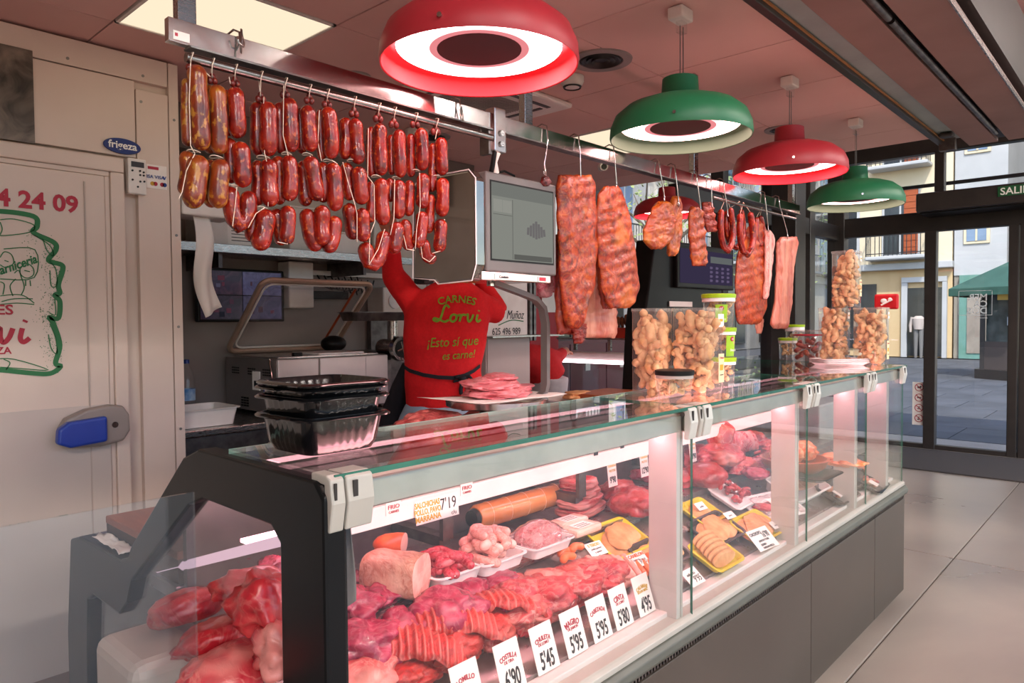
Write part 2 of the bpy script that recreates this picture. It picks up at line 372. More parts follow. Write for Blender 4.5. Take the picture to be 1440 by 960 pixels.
# air conditioning cassette
t = thing('air_conditioning_cassette', 'square white ceiling cassette with fine intake grille behind the big red lamp', 'air conditioner', (2.6, 2.65, 2.62))
box('cover', (2.2, 2.3, 2.622), (3.0, 3.0, 2.651), white, t, bevel=.02, bseg=3)
g_ = MB()
for k in range(26):
    y = 2.44+.42*k/25; g_.box((2.38, y, 2.617), (2.82, y+.008, 2.626))
emit(g_, 'intake_grille', mat('grille_grey', '#8a817c', None, rough=.6), t, kind='stuff')
for q in range(4):
    a, b = [((2.3, 2.37), (2.9, 2.395)), ((2.3, 2.905), (2.9, 2.93)), ((2.305, 2.42), (2.33, 2.88)), ((2.87, 2.42), (2.895, 2.88))][q]
    box('air_slot', (a[0], a[1], 2.619), (b[0], b[1], 2.627), dgrey, t)
# round ceiling diffusers
for i, (x, y, s, lb) in enumerate([(2.6, 1.84, 1, 'round dark ceiling air vent between the big red lamp and the nearest green lamp'), (4.15, 2.02, .8, 'small round ceiling air vent behind the far edge of the nearest green lamp'),
                                   (4.3, 1.72, .75, 'round ceiling air vent beside the neck of the far red lamp'), (2.95, 3.35, .8, 'round ceiling air vent above the top of the large red rib slab'), (1.98, 2.78, .5, 'small recessed round spotlight in the ceiling above the sausages')]):
    t = thing('ceiling_vent', lb, 'vent', (x, y, 2.64))
    s *= .105
    emit(MB().lathe([(s*1.32, .008), (s*1.28, -.004), (s*.92, -.004), (s*.88, .012)], (x, y, 2.65), 36), 'rim', mat('vent_rim', '#8f807a', None, rough=.5), t, smooth=True)
    for k, rr in enumerate((.72, .5, .28)):
        emit(MB().lathe([(s*rr, .002), (s*(rr+.1), -.006), (s*(rr+.12), .004)], (x, y, 2.65), 30), 'ring', dgrey, t, smooth=True)
    emit(MB().lathe([(0.0001, .0025), (s*.92, .0025)], (x, y, 2.65), 30), 'throat', blackm, t)
def ceil_dev(name, x, y, r, h, lb, cat):
    t = thing(name, lb, cat, (x, y, 2.65-h))
    emit(MB().lathe([(r, h), (r, h*.55), (r*.9, h*.3), (r*.72, .004), (r*.5, 0), (.0001, 0)], (x, y, 2.65-h), 28), 'housing', white, t, smooth=True)
    emit(MB().lathe([(r*.74, 0), (r*.8, h*.14), (r*.6, h*.05)], (x, y, 2.65-h-.002), 28), 'sensor_slot', dgrey, t, smooth=True)
ceil_dev('smoke_detector', 2.68, 2.06, .055, .05, 'white round smoke detector in the ceiling right of the big red lamp', 'detector')
ceil_dev('smoke_detector', 2.78, 3.3, .07, .08, 'white round detector in the ceiling above the weighing screen', 'detector')
p = at(848, 232, 'Z', 2.6)
t = thing('security_camera', 'small white ceiling security camera left of the nearest green lamp, above the hanging ribs', 'camera', p)
emit(MB().tube([p+V((.02, .03, .05)), p+V((.02, .03, 0))], .012), 'bracket', white, t, smooth=True)
emit(MB().tube([p+V((.05, .05, .0)), p+V((-.03, -.03, -.02))], .028, 16), 'body', white, t, smooth=True)
emit(MB().tube([p+V((-.03, -.03, -.02)), p+V((-.034, -.034, -.0205))], .02, 16), 'lens', black, t, smooth=True)

# fascia at the front edge of the shop ceiling, soffit with slot, hall ceiling
br = mat('brown_soffit', '#8a6c64', '#7e6159', 3, .6)
slate = mat('slate_channel', '#8b9592', '#7e8885', 4, .5)
tr = struct_root('trim_2', (2, .8, 2.6))
box('edge_profile', (-1.4, 1.045, 2.60), (5.2, 1.08, 2.70), dgrey, tr, bevel=.003)
box('gasket_line', (-1.4, 1.038, 2.618), (5.2, 1.046, 2.626), mat('orange_seal', '#9c6a3a', None, rough=.5), tr)
box('channel', (-1.4, .953, 2.632), (5.2, 1.045, 2.70), slate, tr)
box('soffit_board', (-1.4, .80, 2.625), (5.45, .956, 2.66), br, tr, bevel=.002)
box('soffit_board', (-1.4, .575, 2.625), (5.45, .745, 2.66), br, tr, bevel=.002)
box('slot_back', (-1.4, .745, 2.65), (5.45, .80, 2.66), blackm, tr)
emit(MB().tube([(-1.4, .775, 2.628), (2.93, .775, 2.628)], .014, 12), 'slot_tube', dsteel, tr, smooth=True)
emit(MB().tube([(2.96, .775, 2.628), (5.2, .775, 2.628)], .014, 12), 'slot_tube', dsteel, tr, smooth=True)
box('silver_lip', (-1.4, .569, 2.618), (5.45, .575, 2.64), steel, tr)
box('roof_edge', (-1.4, .555, 2.70), (5.45, 1.1, 3.05), dgrey, tr)
box('guide_bracket', (4.95, .955, 2.60), (5.02, 1.03, 2.625), dgrey, tr, bevel=.01)
box('guide_stop', (5.16, .98, 2.56), (5.21, 1.07, 2.64), dsteel, tr, bevel=.003)
t_ = box('ceiling_hall', (-5.2, -5, 4.0), (9.5, 7.5, 4.1), mat('hall_ceiling_pink_cast', '#e2a79f', '#e8b3aa', .4, .8), None, kind='structure'); t_.name = 'ceiling_1'  # pink cast of red sign light is put into the ceiling colour
box('wall_back', (-5.3, -5, 0), (-5.2, 7.5, 4.0), mat('hall_wall', '#b9aaa2', '#b2a39b', 1, .8), None, kind='structure')
t = thing('ceiling_conduit', 'white angled conduit bracket on the hall ceiling, top right corner', 'conduit', at(1405, 8, 'Z', 3.9))
p = at(1412, 14, 'Z', 3.93)
emit(MB().box(p+V((-.03, -.02, -.01)), p+V((.06, .01, .06))).box(p+V((.03, -.02, .0)), p+V((.06, .25, .06))), 'channel', white, t, bevel=.004)

# unseen hall ceiling lamps, added as fill for the customer side
for i, (x, y) in enumerate([(-2.5, -2.5), (1, -2.5), (4.5, -2.6), (7.6, -2.2)]):
    t = thing('hall_fill_light', 'added long white fill lamp on the market hall ceiling, out of view', 'ceiling light', (x, y, 3.96), 'added hall fill lights')
    box('housing', (x-.8, y-.15, 3.97), (x+.8, y+.15, 4.0), white, t)
    box('diffuser', (x-.77, y-.12, 3.955), (x+.77, y+.12, 3.972), emat('hall_fill_glow', (1, .90, .84), 70), t)

# ---- glass facade of the hall with sliding doors (far end)
FX = 9.3
fa = struct_root('wall_far', (FX, 2, 0))
def bar(a, b, nm='frame_bar', mt=None, par=None): return box(nm, a, b, mt or dgrey, par or fa, bevel=.006, bseg=1)
bar((FX-.07, 2.92, 0), (FX+.1, 3.12, 4))                      # corner post
bar((FX-.05, -5, 2.49), (FX+.08, 3.0, 2.72))                  # transom
bar((FX-.05, -5, 3.38), (FX+.08, 3.0, 4.0), 'top_band')
bar((FX-.04, 1.86, 2.7), (FX+.06, 1.96, 3.4)); bar((FX-.04, -.5, 2.7), (FX+.06, -.4, 3.4)); bar((FX-.04, -2.8, 2.7), (FX+.06, -2.7, 3.4))
bar((FX-.04, -5, 0), (FX+.06, 3.0, .05), 'sill')
bar((FX-.05, 1.93, 0), (FX+.06, 2.05, 2.5)); bar((FX-.05, 1.16, 0), (FX+.06, 1.25, 2.5)); bar((FX-.05, 1.07, 0), (FX+.06, 1.15, 2.5)); bar((FX-.05, -.1, 0), (FX+.06, 0, 2.5)); bar((FX-.05, -2.6, 0), (FX+.06, -2.5, 2.5))
for k, (y0, y1, z0, z1) in enumerate([(2.05, 2.92, .05, 2.49), (1.25, 1.93, .05, 2.49), (0, 1.07, .05, 2.49), (-2.5, -.1, .05, 2.49), (1.96, 2.92, 2.72, 3.38), (-.4, 1.86, 2.72, 3.38), (-2.7, -.5, 2.72, 3.38)]):
    box('glass_pane', (FX, y0, z0), (FX+.01, y1, z1), gwin, fa)
# door header box with exit sign
t = thing('door_operator_box', 'long dark grey sliding door header box on the glass front', 'door header', (8.85, -.3, 2.64))
box('housing', (8.75, -2.6, 2.655), (9.22, 2.03, 2.86), dgrey, t, bevel=.02)
box('cover_strip', (8.80, -2.6, 2.64), (9.2, 2.0, 2.655), blackm, t)
t = thing('exit_sign', 'green exit sign with pale letters on the dark door header', 'sign', (8.745, 1.05, 2.73))
box('plate', (8.742, .78, 2.735), (8.749, 1.28, 2.835), mat('exit_green', '#12552c', None, rough=.5), t)
letters('SALIDA', .1, (8.741, 1.26, 2.75), (0, -1, 0), (0, 0, 1), inkw, t, align='LEFT', bold=.015)
# outer horizontal bar across the upper lights
box('outer_rail', (9.9, -4, 3.10), (9.94, 2.9, 3.14), dgrey, fa)
# stickers and window lettering
t = thing('prohibition_sticker', 'tall white sticker with four red prohibition circles on the sliding glass door', 'sticker', (FX-.004, 2.1, .25))
box('backing', (FX-.004, 2.03, .26), (FX-.001, 2.17, .76), card, t)
for k in range(4):
    z = .70-.12*k; c = V((FX-.0065, 2.10, z)); ring = [c+V((0, -.042*math.cos(a), .042*math.sin(a))) for a in [2*math.pi*q/24 for q in range(24)]]
    emit(MB().tube(ring, .004, 6, True).tube([c+V((0, .028, .028)), c+V((0, -.028, -.028))], .004, 6), 'prohibition_ring', inkr, t)
    bb = [MB().ball(c, (.002, .02, .01)).ball(c+V((0, -.016, .009)), (.002, .009, .008)), MB().box(c-V((0, .02, .006)), c+V((.001, .02, .006))), MB().ball(c+V((0, 0, .01)), (.002, .008, .008)).box(c-V((0, .02, .014)), c+V((.001, .018, -.006))), MB().box(c-V((0, .003, .02)), c+V((.001, .004, .02))).ball(c+V((0, .01, -.012)), (.002, .008, .006))][k]
    emit(bb, 'pictogram', inkb, t)
t = thing('window_lettering', 'white framed market logo lettering on the sliding glass door, read in reverse', 'lettering', (FX+.02, 1.5, 1.5))
for i, s in enumerate(('MER', 'CA', 'DOS')):
    letters(s, .095, (FX+.014, 1.44+.005, 1.70-.075*i), (0, 1, 0), (0, 0, 1), inkw, t, align='LEFT', bold=.02)
fm = MB()
for a, b in (((1.40, 1.53), (1.72, 1.535)), ((1.40, 1.80), (1.72, 1.805)), ((1.40, 1.53), (1.405, 1.805)), ((1.715, 1.53), (1.72, 1.805))): fm.box((FX+.012, a[0], a[1]), (FX+.014, b[0], b[1]))
emit(fm, 'frame_line', inkw, t)
letters('ZARAGOZA', .022, (FX+.014, 1.44, 1.495), (0, 1, 0), (0, 0, 1), inkw, t, align='LEFT')
# mat at the door
tm = mat('ribbed_mat', '#3a3533', '#4a4441', 60, .9, bump=.5, bscale=200, stretch=(1, 6, 1))
box('entrance_mat', (7.9, .2, .001), (9.15, 2.45, .014), tm, None, label='dark grey ribbed entrance mat in front of the sliding glass doors', cat='mat')

# ---- side facade (glass) behind the stalls
sf = struct_root('wall_side', (7, 3, 0))
bar((6.9, 2.62, 0), (7.15, 2.86, 4), 'pillar', par=sf)
bar((5.3, 2.98, 2.46), (FX, 3.08, 2.64), par=sf); bar((5.3, 2.98, 3.3), (FX, 3.08, 4.0), 'top_band', par=sf)
bar((8.25, 2.97, 0), (8.4, 3.1, 3.4), par=sf); bar((7.2, 2.97, 0), (7.3, 3.1, 3.4), par=sf); bar((6.1, 2.97, 0), (6.2, 3.1, 3.4), par=sf)
bar((6.2, 3.0, 0), (FX, 3.06, .06), 'sill', par=sf)
for x0, x1 in ((8.4, 9.23), (7.3, 8.25), (6.2, 7.2)):
    box('glass_pane', (x0, 3.03, .06), (x1, 3.04, 2.46), gwin, sf); box('glass_pane', (x0, 3.03, 2.64), (x1, 3.04, 3.3), gwin, sf)
bk = struct_root('wall_rear', (7, 7, 0))
for x in (5.6, 7.0, 8.4, 9.25): bar((x, 6.5, 0), (x+.12, 6.6, 4), par=bk)
bar((4.2, 6.5, 2.5), (9.3, 6.6, 2.64), par=bk); bar((4.2, 6.5, 3.3), (9.3, 6.6, 4), 'top_band', par=bk)
box('rear_cladding', (-1.5, 6.5, 0), (5.6, 6.6, 4), mat('rear_wall_white', '#cfc0b6', '#c6b6ac', 2, .6), bk)
box('green_glass', (7.12, 6.52, .0), (8.4, 6.56, 2.5), mat('dark_green_panel', '#20382f', '#2a4a3d', 4, .15, coat=.3), bk)
box('glass_pane', (5.72, 6.54, 0), (7.0, 6.55, 2.5), gwin, bk)
box('glass_pane', (8.52, 6.54, 0), (9.2, 6.55, 2.5), gwin, bk); box('glass_pane', (5.7, 6.54, 2.64), (9.2, 6.55, 3.3), gwin, bk)

# ================================================================== STREET OUTSIDE
pv = struct_root('floor_street', (20, 0, -.05)); pv.name = 'floor_outside'
W[pv.name] = V((20, 0, -.05))
pave = mat('street_paving', '#4e5054', '#626368', 1.2, .75, bump=.1, bscale=25, rv=.1)
box('paving_bed', (9.4, -20, -.08), (60, 30, -.035), mat('paving_joint', '#5b5a5c', None, rough=.9), pv)
box('threshold', (9.4, -5, -.06), (10.2, 7.5, -.012), mat('light_kerb', '#b5a99e', '#a89c92', 3, .7), pv)
base_tile = None
for i in range(16):
    for j in range(12):
        x = 10.25+i*1.2; y = -5.2+j*1.2+(.6 if i % 2 else 0)
        if base_tile is None:
            base_tile = box('paving_slab', (x, y, -.036), (x+1.185, y+1.185, -.012), pave, pv); bt0 = (x, y); loc0 = base_tile.location.copy()
        else:
            c = link(base_tile.copy()); c.location = loc0+V((x-bt0[0], y-bt0[1], 0)); c.parent = pv

wallc = mat('cream_render', '#e3d3b4', '#d9c8a8', .8, .85, bump=.1, bscale=12)
wallw = mat('white_render', '#c2c1bf', '#b5b4b2', .8, .85)
wallb = mat('blue_grey_render', '#9fabc0', '#94a0b6', .8, .85)
wallt = mat('ochre_render', '#d5b98c', '#cfae80', .8, .85)
wood = mat('orange_wood_shutter', '#b0562a', '#a04b22', 4, .6, stretch=(1, 1, 8))
iron = mat('black_iron', '#262628', None, rough=.5)
shopg = mat('shop_dark_glass', '#27292b', '#33383b', 1.2, .15)
teal = mat('teal_shopfront', '#6f9a8e', '#64907f', 2, .6)
wgl = mat('window_pane_blue', '#7f93ad', '#6d8099', .8, .12)
def window(par, X, y0, y1, z0, z1, pm_, frame=wallw, shutter=None, mullions=1):
    f = box('window', (X-.06, y0-.1, z0-.1), (X+.04, y1+.1, z1+.1), frame, par, bevel=.01, bseg=1)
    box('pane', (X-.08, y0, z0), (X-.05, y1, z1), pm_, f)
    for k in range(mullions):
        y = y0+(y1-y0)*(k+1)/(mullions+1); box('mullion', (X-.1, y-.03, z0), (X-.07, y+.03, z1), frame, f)
    if shutter:
        sm_ = MB(); sm_.box((X-.14, y0-.05, z0), (X-.1, y0+.38*(y1-y0), z1))
        for q in range(10): sm_.box((X-.16, y0-.04, z0+(z1-z0)*q/10), (X-.135, y0+.36*(y1-y0), z0+(z1-z0)*(q+.7)/10))
        emit(sm_, 'shutter', shutter, f)
def balcony(par, X, y0, y1, z, d=.8, sl=None):
    s_ = box('balcony', (X-d, y0, z-.14), (X, y1, z), sl or wallw, par, bevel=.03, bseg=1)
    r_ = MB(); r_.box((X-d+.02, y0+.03, z+.95), (X-d+.06, y1-.03, z+1.0)).box((X-d+.02, y0+.03, z+.08), (X-d+.06, y1-.03, z+.11))
    n_ = int((y1-y0)/.16)
    for k in range(n_+1): y = y0+.04+(y1-y0-.1)*k/n_; r_.box((X-d+.03, y, z), (X-d+.05, y+.025, z+.97))
    for s2 in (y0+.03, y1-.05):
        r_.box((X-d, s2, z+.95), (X, s2+.03, z+1.0))
        for k in range(4): r_.box((X-d+d*k/4, s2, z), (X-d+d*k/4+.02, s2+.02, z+.97))
    emit(r_, 'railing', iron, s_)

def bld(lb, loc): return thing('apartment_building', lb, 'building', loc)
b = bld('cream building with orange wooden shutters and black iron balconies across the street', (30, 7.8, 0))
box('wall', (30, 5.75, 3.4), (38, 9.9, 16), wallc, b); box('ground_floor_wall', (30.1, 5.75, 0), (38, 9.9, 3.4), wallt, b)
box('cornice', (29.75, 5.7, 3.3), (30.1, 9.9, 3.55), wallw, b, bevel=.03)
for z in (3.9, 7.3, 10.7):
    window(b, 30, 6.9, 8.0, z, z+2.4, shopg, wallw, wood); balcony(b, 30, 6.4, 8.5, z-.1)
    window(b, 30, 9.0, 9.7, z, z+2.4, shopg, wallw, None)
box('shop_window', (30.02, 8.3, .3), (30.14, 9.6, 2.8), shopg, b)
f = box('shop_door', (30.0, 6.05, .05), (30.14, 7.2, 2.6), shopg, b); box('door_frame', (29.95, 7.2, 0), (30.14, 7.4, 2.8), wallw, f); box('door_frame', (29.95, 5.9, 0), (30.14, 6.05, 2.8), wallw, f); box('door_lintel', (29.94, 5.9, 2.81), (30.14, 7.4, 3.0), wallw, f)
t = thing('shop_mannequin', 'pale dressed mannequin standing in the dark shop doorway across the street', 'mannequin', (29.7, 6.75, 0))
emit(MB().tube([(29.7, 6.75, 1.05), (29.7, 6.75, 1.2), (29.7, 6.75, 1.45), (29.7, 6.75, 1.55)], [.16, .19, .22, .1], 12), 'jacket', mat('pale_jacket', '#c9b9ae', None, rough=.8), t, smooth=True)
for s_ in (-.09, .09): emit(MB().tube([(29.7, 6.75+s_, 0), (29.7, 6.75+s_, .5), (29.7, 6.75+s_*.9, 1.08)], [.05, .07, .09], 10), 'trouser_leg', mat('grey_trousers', '#7c7874', None, rough=.8), t, smooth=True)
for s_ in (-1, 1): emit(MB().tube([(29.7, 6.75+s_*.2, 1.5), (29.7, 6.75+s_*.27, 1.2), (29.68, 6.75+s_*.26, .95)], [.07, .06, .04], 10), 'sleeve', _m['pale_jacket'], t, smooth=True)
b = bld('white rendered building with teal shopfront across the street', (30, 4.9, 0))
box('wall', (30, 4.1, 3.0), (38, 5.69, 15), wallw, b); box('ground_floor_wall', (30.05, 4.1, 0), (38, 5.69, 3.0), mat('weathered_stone', '#a29888', '#8d8476', 1.4, .9, bump=.3), b)
for z in (4.2, 7.4, 10.4): window(b, 30, 4.7, 5.3, z, z+1.6, wgl, wallc)
f = box('shopfront', (29.9, 4.25, 0), (30.05, 5.5, 3.0), teal, b); box('shutter_panel', (29.86, 4.45, .2), (29.92, 5.25, 2.3), mat('brown_roller', '#8b7f72', '#a39788', 2, .7), f)
b = bld('blue grey building with dark windows at the right, across the street', (34, 2, 0))
box('wall', (34, .2, 0), (42, 4.05, 15), wallb, b)
for z in (3.6, 7.0, 10.4):
    for y in (.9, 2.6): window(b, 34, y, y+1.2, z, z+1.9, wgl, wallw, None, 2)
    balcony(b, 34, .6, 2.3, z-.2)
box('awning_band', (33.3, .3, 2.7), (34, 4.0, 3.1), mat('brown_awning', '#7d6a5c', None, rough=.8), b)
b = bld('cream building at the far right with stacked white balconies', (27, -3, 0))
box('wall', (27, -9, 0), (36, .1, 16), wallc, b)
for z in (3.6, 6.9, 10.2):
    for y in (-1.3, -4, -7): window(b, 27, y, y+1.0, z, z+2.2, shopg, wallw, wood)
    balcony(b, 27, -1.8, .0, z-.1); balcony(b, 27, -4.6, -2.6, z-.1)
b = bld('tall pale stone building seen through the side windows behind the counters', (20, 14, 0))
wst = mat('pale_stone_wall', '#d8cfc4', '#c2b8a9', 1.1, .9, bump=.2)
box('wall', (9, 15, 3.5), (48, 22, 17), wst, b); box('ground_floor_wall', (9, 15.1, 0), (48, 22, 3.5), mat('grey_stone_base', '#a9a39c', '#98928b', 1, .9), b)
def win_y(par, Y, x0, x1, z0, z1, pm_, fr):
    f = box('window', (x0-.1, Y-.06, z0-.1), (x1+.1, Y+.04, z1+.1), fr, par, bevel=.01, bseg=1); box('pane', (x0, Y-.08, z0), (x1, Y-.05, z1), pm_, f)
    box('mullion', ((x0+x1)/2-.03, Y-.1, z0), ((x0+x1)/2+.03, Y-.07, z1), fr, f)
for z in (4.2, 7.6, 11):
    for x in range(10, 47, 3):
        win_y(b, 15, x, x+1.1, z, z+2.3, shopg if x % 2 else wgl, wallw)
        s_ = box('balcony', (x-.5, 14.3, z-.25), (x+1.6, 15, z-.12), wallw, b, bevel=.02, bseg=1); r_ = MB().box((x-.48, 14.32, z+.75), (x+1.58, 14.36, z+.8))
        for k in range(12): r_.box((x-.46+k*.18, 14.33, z-.12), (x-.44+k*.18, 14.35, z+.78))
        emit(r_, 'railing', iron, s_)
for x in (10, 13.5, 17, 20.5, 24, 27.5, 31, 35): win_y(b, 15.05, x, x+2.0, .4, 2.9, shopg, mat('red_shop_frame', '#a8323a', None, rough=.6) if x == 17 else dgrey)
b = bld('beige building far back, seen between the hanging ribs and the black scale', (8, 18, 0))
box('wall', (-2, 17, 0), (8.9, 24, 16), mat('beige_render', '#d9c3a2', '#cdb592', 1, .9), b)
for x in (0, 3, 6): win_y(b, 17, x, x+1.3, 4.2, 6.4, wgl, wallw)
box('sunlit_shop_sign', (4.6, 16.8, 1.9), (8.6, 17, 3.2), mat('yellow_sign', '#e3b81f', None, rough=.6), b)

# tree behind side windows
def tree(x, y, lb):
    t = thing('street_tree', lb, 'tree', (x, y, 0)); rg = random.Random(int(x*10))
    tk = MB(); tk.tube([(x, y, 0), (x+.1, y, 1.6), (x, y+.1, 3)], [.16, .13, .1], 10)
    for k in range(9):
        a = k*2.4; p0 = V((x, y, 2.4+k*.12)); p1 = p0+V((math.cos(a)*1.0, math.sin(a)*1.0, 1.3)); tk.tube([p0, (p0+p1)/2+V((0, 0, .2)), p1, p1+V((math.cos(a)*.5, math.sin(a+.5)*.6, .9))], [.06, .045, .03, .012], 6)
    emit(tk, 'trunk', mat('bark', '#6b5e50', '#57493c', 6, .9, bump=.4), t, smooth=True)
    lv = MB()
    for k in range(700):
        a = rg.uniform(0, 6.28); b_ = rg.gauss(0, .9); r = rg.uniform(.2, 1.9); c = V((x+r*math.cos(a), y+r*math.sin(a), 4.2+b_)); e1 = V((rg.gauss(0, 1), rg.gauss(0, 1), rg.gauss(0, 1))).normalized()*.07; e2 = e1.orthogonal().normalized()*.04
        lv.add([c-e1, c+e2, c+e1, c-e2], [(0, 1, 2, 3)])
    emit(lv, 'foliage', mat('pale_spring_leaves', '#8f9a62', '#6f7d45', 2, .7), t, kind='stuff')
tree(16, 9.5, 'thin branched street tree behind the glass left of the tall container of pork rinds')
tree(22, 9.0, 'leafy street tree seen through the glass above the jars, further down the street')

# news kiosk with green roof
t = thing('street_kiosk', 'hexagonal dark kiosk with a green awning roof out on the plaza', 'kiosk', (21.4, 2.3, 0))
def hexa(r, z, off=0): return [(21.4+r*math.cos(math.pi/3*k+off), 2.3+r*math.sin(math.pi/3*k+off), z) for k in range(6)]
emit(MB().add(hexa(1.35, -.01)+hexa(1.35, .22), [tuple(range(6)), tuple(range(6, 12))]+[(i, (i+1) % 6, 6+(i+1) % 6, 6+i) for i in range(6)]), 'plinth', dgrey, t)
emit(MB().add(hexa(1.2, .2)+hexa(1.2, .9), [tuple(range(6)), tuple(range(6, 12))]+[(i, (i+1) % 6, 6+(i+1) % 6, 6+i) for i in range(6)]), 'lower_wall', mat('kiosk_panel', '#4c4340', '#574c48', 2, .5), t)
emit(MB().add(hexa(1.1, .9)+hexa(1.1, 2.3), [tuple(range(6)), tuple(range(6, 12))]+[(i, (i+1) % 6, 6+(i+1) % 6, 6+i) for i in range(6)]), 'glazing', mat('kiosk_glass', '#38403f', '#5b6461', 3, .15), t)
for q in hexa(1.18, 0): emit(MB().box((q[0]-.05, q[1]-.05, .2), (q[0]+.05, q[1]+.05, 2.4)), 'post', dgrey, t)
emit(MB().add(hexa(1.95, 2.2)+[(21.4, 2.3, 3.15)]+hexa(1.95, 2.02), [(i, (i+1) % 6, 6) for i in range(6)]+[(7+i, 7+(i+1) % 6, (i+1) % 6, i) for i in range(6)]), 'roof', mat('green_awning', '#33584a', '#3d6455', 3, .7), t)
box('poster', (20.25, 1.9, .3), (20.31, 2.35, .85), mat('kiosk_poster', '#8fb3cf', '#e0c33a', 3, .6, lo=.45, hi=.5), t)
for k, (y, z) in enumerate([(2.6, 1.3), (2.1, 1.5), (2.4, 1.75), (2.8, 1.9)]):
    box('display_shelf', (20.22, y-.12, z), (20.3, y+.14, z+.2), mat('magazine_%d' % k, ['#c9ced2', '#b9453f', '#6aa27c', '#d8b55a'][k], None, rough=.5), t)
t = thing('ticket_dispenser', 'small red dispenser with a white mark, standing behind the right-hand jars', 'dispenser', (4.55, 1.6, 1.2615))
p = at(1247, 424, 'X', 4.62); box('board', (p.x, p.y-.06, p.z-.045), (p.x+.03, p.y+.07, p.z+.045), mat('sign_red', '#c4101c', None, rough=.5), t, bevel=.01)
emit(MB().ball(p+V((-.003, .016, .005)), (.004, .018, .014)).ball(p+V((-.003, -.018, .012)), (.004, .012, .012)).tube([p+V((-.003, .03, -.02)), p+V((-.003, -.03, .012))], .005), 'mark', inkw, t, smooth=True)
emit(MB().tube([(p.x+.015, p.y, p.z-.04), (p.x+.015, p.y, 1.30), (p.x-.01, p.y, 1.272), (4.22, p.y, 1.270)], .007), 'arm', dsteel, t, smooth=True)

# ================================================================== COLD ROOM (left)
CY = 3.2
wl = struct_root('wall_left', (0, CY, 0))
fixs = mat('screw_steel', '#8d8782', None, rough=.4, metal=.8)
for x0, x1, z0, z1 in ((-1.6, .32, 0, 2.53), (.325, 1.165, 2.21, 2.53), (1.17, 1.30, 0, 2.50), (1.304, 1.345, 0, 2.64), (-1.6, 1.30, 2.535, 2.64)):
    box('wall_panel', (x0, CY, z0), (x1, CY+.08, z1), cream, wl, bevel=.0015, bseg=1)
box('panel_core', (-1.6, CY+.03, 0), (1.34, CY+.9, 2.62), cream, wl)
sm_ = MB()
for x, z in ((1.325, 2.4), (1.325, 1.9), (1.325, 1.5), (1.325, 1.05), (.92, 2.56), (1.2, 2.56), (1.19, 2.45)): sm_.tube([(x, CY-.002, z), (x, CY+.001, z)], .006, 10)
emit(sm_, 'screw_heads', fixs, wl, kind='stuff')
box('wall_alcove_side', (1.26, CY+.05, 0), (1.34, 4.1, 2.62), cream, None, kind='structure')
# door
do = struct_root('door_1', (.6, CY, 0))
DF = 1.10
box('frame_side', (1.055, CY-.03, 0), (1.108, CY+.005, 2.134), cream, do, bevel=.006)
box('frame_top', (-.6, CY-.03, 2.135), (1.108, CY+.005, 2.195), cream, do, bevel=.006)
box('inner_stop', (1.035, CY-.018, 0), (1.0545, CY+.005, 2.1145), cream, do, bevel=.003)
box('inner_stop', (-.6, CY-.018, 2.115), (1.0545, CY+.005, 2.1345), cream, do, bevel=.003)
box('door_leaf', (-.6, CY-.03, .02), (1.032, CY+.02, 2.112), cream, do, bevel=.004)
box('kick_plate', (-.6, CY-.034, .02), (1.03, CY-.029, 1.19), mat('kick_plate', '#c9bbb0', '#c3b4a9', 2, .35), do)
box('edge_bead', (.955, CY-.036, .02), (.96, CY-.029, 2.08), mat('bead_grey', '#b9a89b', None, rough=.5), do)
hb = MB()
def handle_poly(s, e): return [(1.07*0+x, z) for x, z in s]
out = [(.835, 1.11), (.86, 1.15), (.93, 1.18), (1.02, 1.19), (1.065, 1.183), (1.088, 1.145), (1.09, 1.08), (1.065, 1.04), (.98, 1.027), (.87, 1.035), (.84, 1.06)]
h_ = MB().prism(out, lambda x, z: (x, CY-.03, z), lambda x, z: (x, CY-.085, z)); emit(h_, 'handle', mat('handle_grey', '#948880', '#8a7e76', 5, .4), do, bevel=.012, bseg=3)
bl = [(.82, 1.06), (.825, 1.115), (.86, 1.14), (.995, 1.15), (.995, 1.05), (.865, 1.04)]
emit(MB().prism(bl, lambda x, z: (x, CY-.07, z), lambda x, z: (x, CY-.115, z)), 'push_lever', mat('blue_lever', '#1d3fa3', '#193a98', 5, .35), do, bevel=.01, bseg=3)
emit(MB().tube([(1.03, CY-.083, 1.11), (1.03, CY-.09, 1.11)], .012, 16), 'lock_cylinder', chrome, do)
# graphics on the door leaf
GY = CY-.0315
ex, ey = (1, 0, 0), (0, 0, 1)
letters('976 24 24 09', .088, (.935, GY, 1.955), ex, ey, inkr, do, align='RIGHT', bold=.03)
def dpt(x, y): p = at(x, y, 'Y', GY); return (p.x, p.z)
scroll = [(-40, 300), (0, 297), (47, 304), (52, 318), (47, 327), (76, 341), (78, 352), (68, 366), (86, 372), (88, 380), (82, 400), (84, 412), (77, 415), (84, 424), (82, 447), (69, 446), (75, 455), (84, 485), (78, 510), (85, 515), (70, 525), (40, 524), (0, 520), (-40, 520)]
g_ = strokes([[dpt(*q) for q in scroll]], 1, (0, GY, 0), ex, ey, .018)
emit(g_, 'scroll_outline', inkg, do)
inner = [[(-20, 330), (8, 331), (43, 326), (47, 316), (20, 308), (0, 309)], [(47, 330), (70, 345), (75, 360), (66, 352), (60, 335)], [(68, 366), (78, 378), (80, 400), (72, 402), (70, 380)], [(77, 420), (78, 442), (70, 440)], [(70, 455), (78, 475), (80, 497), (72, 490), (68, 470)], [(-10, 505), (20, 505), (68, 520), (30, 518), (0, 516)], [(5, 505), (14, 510), (8, 520)], [(0, 312), (3, 322), (0, 330)]]
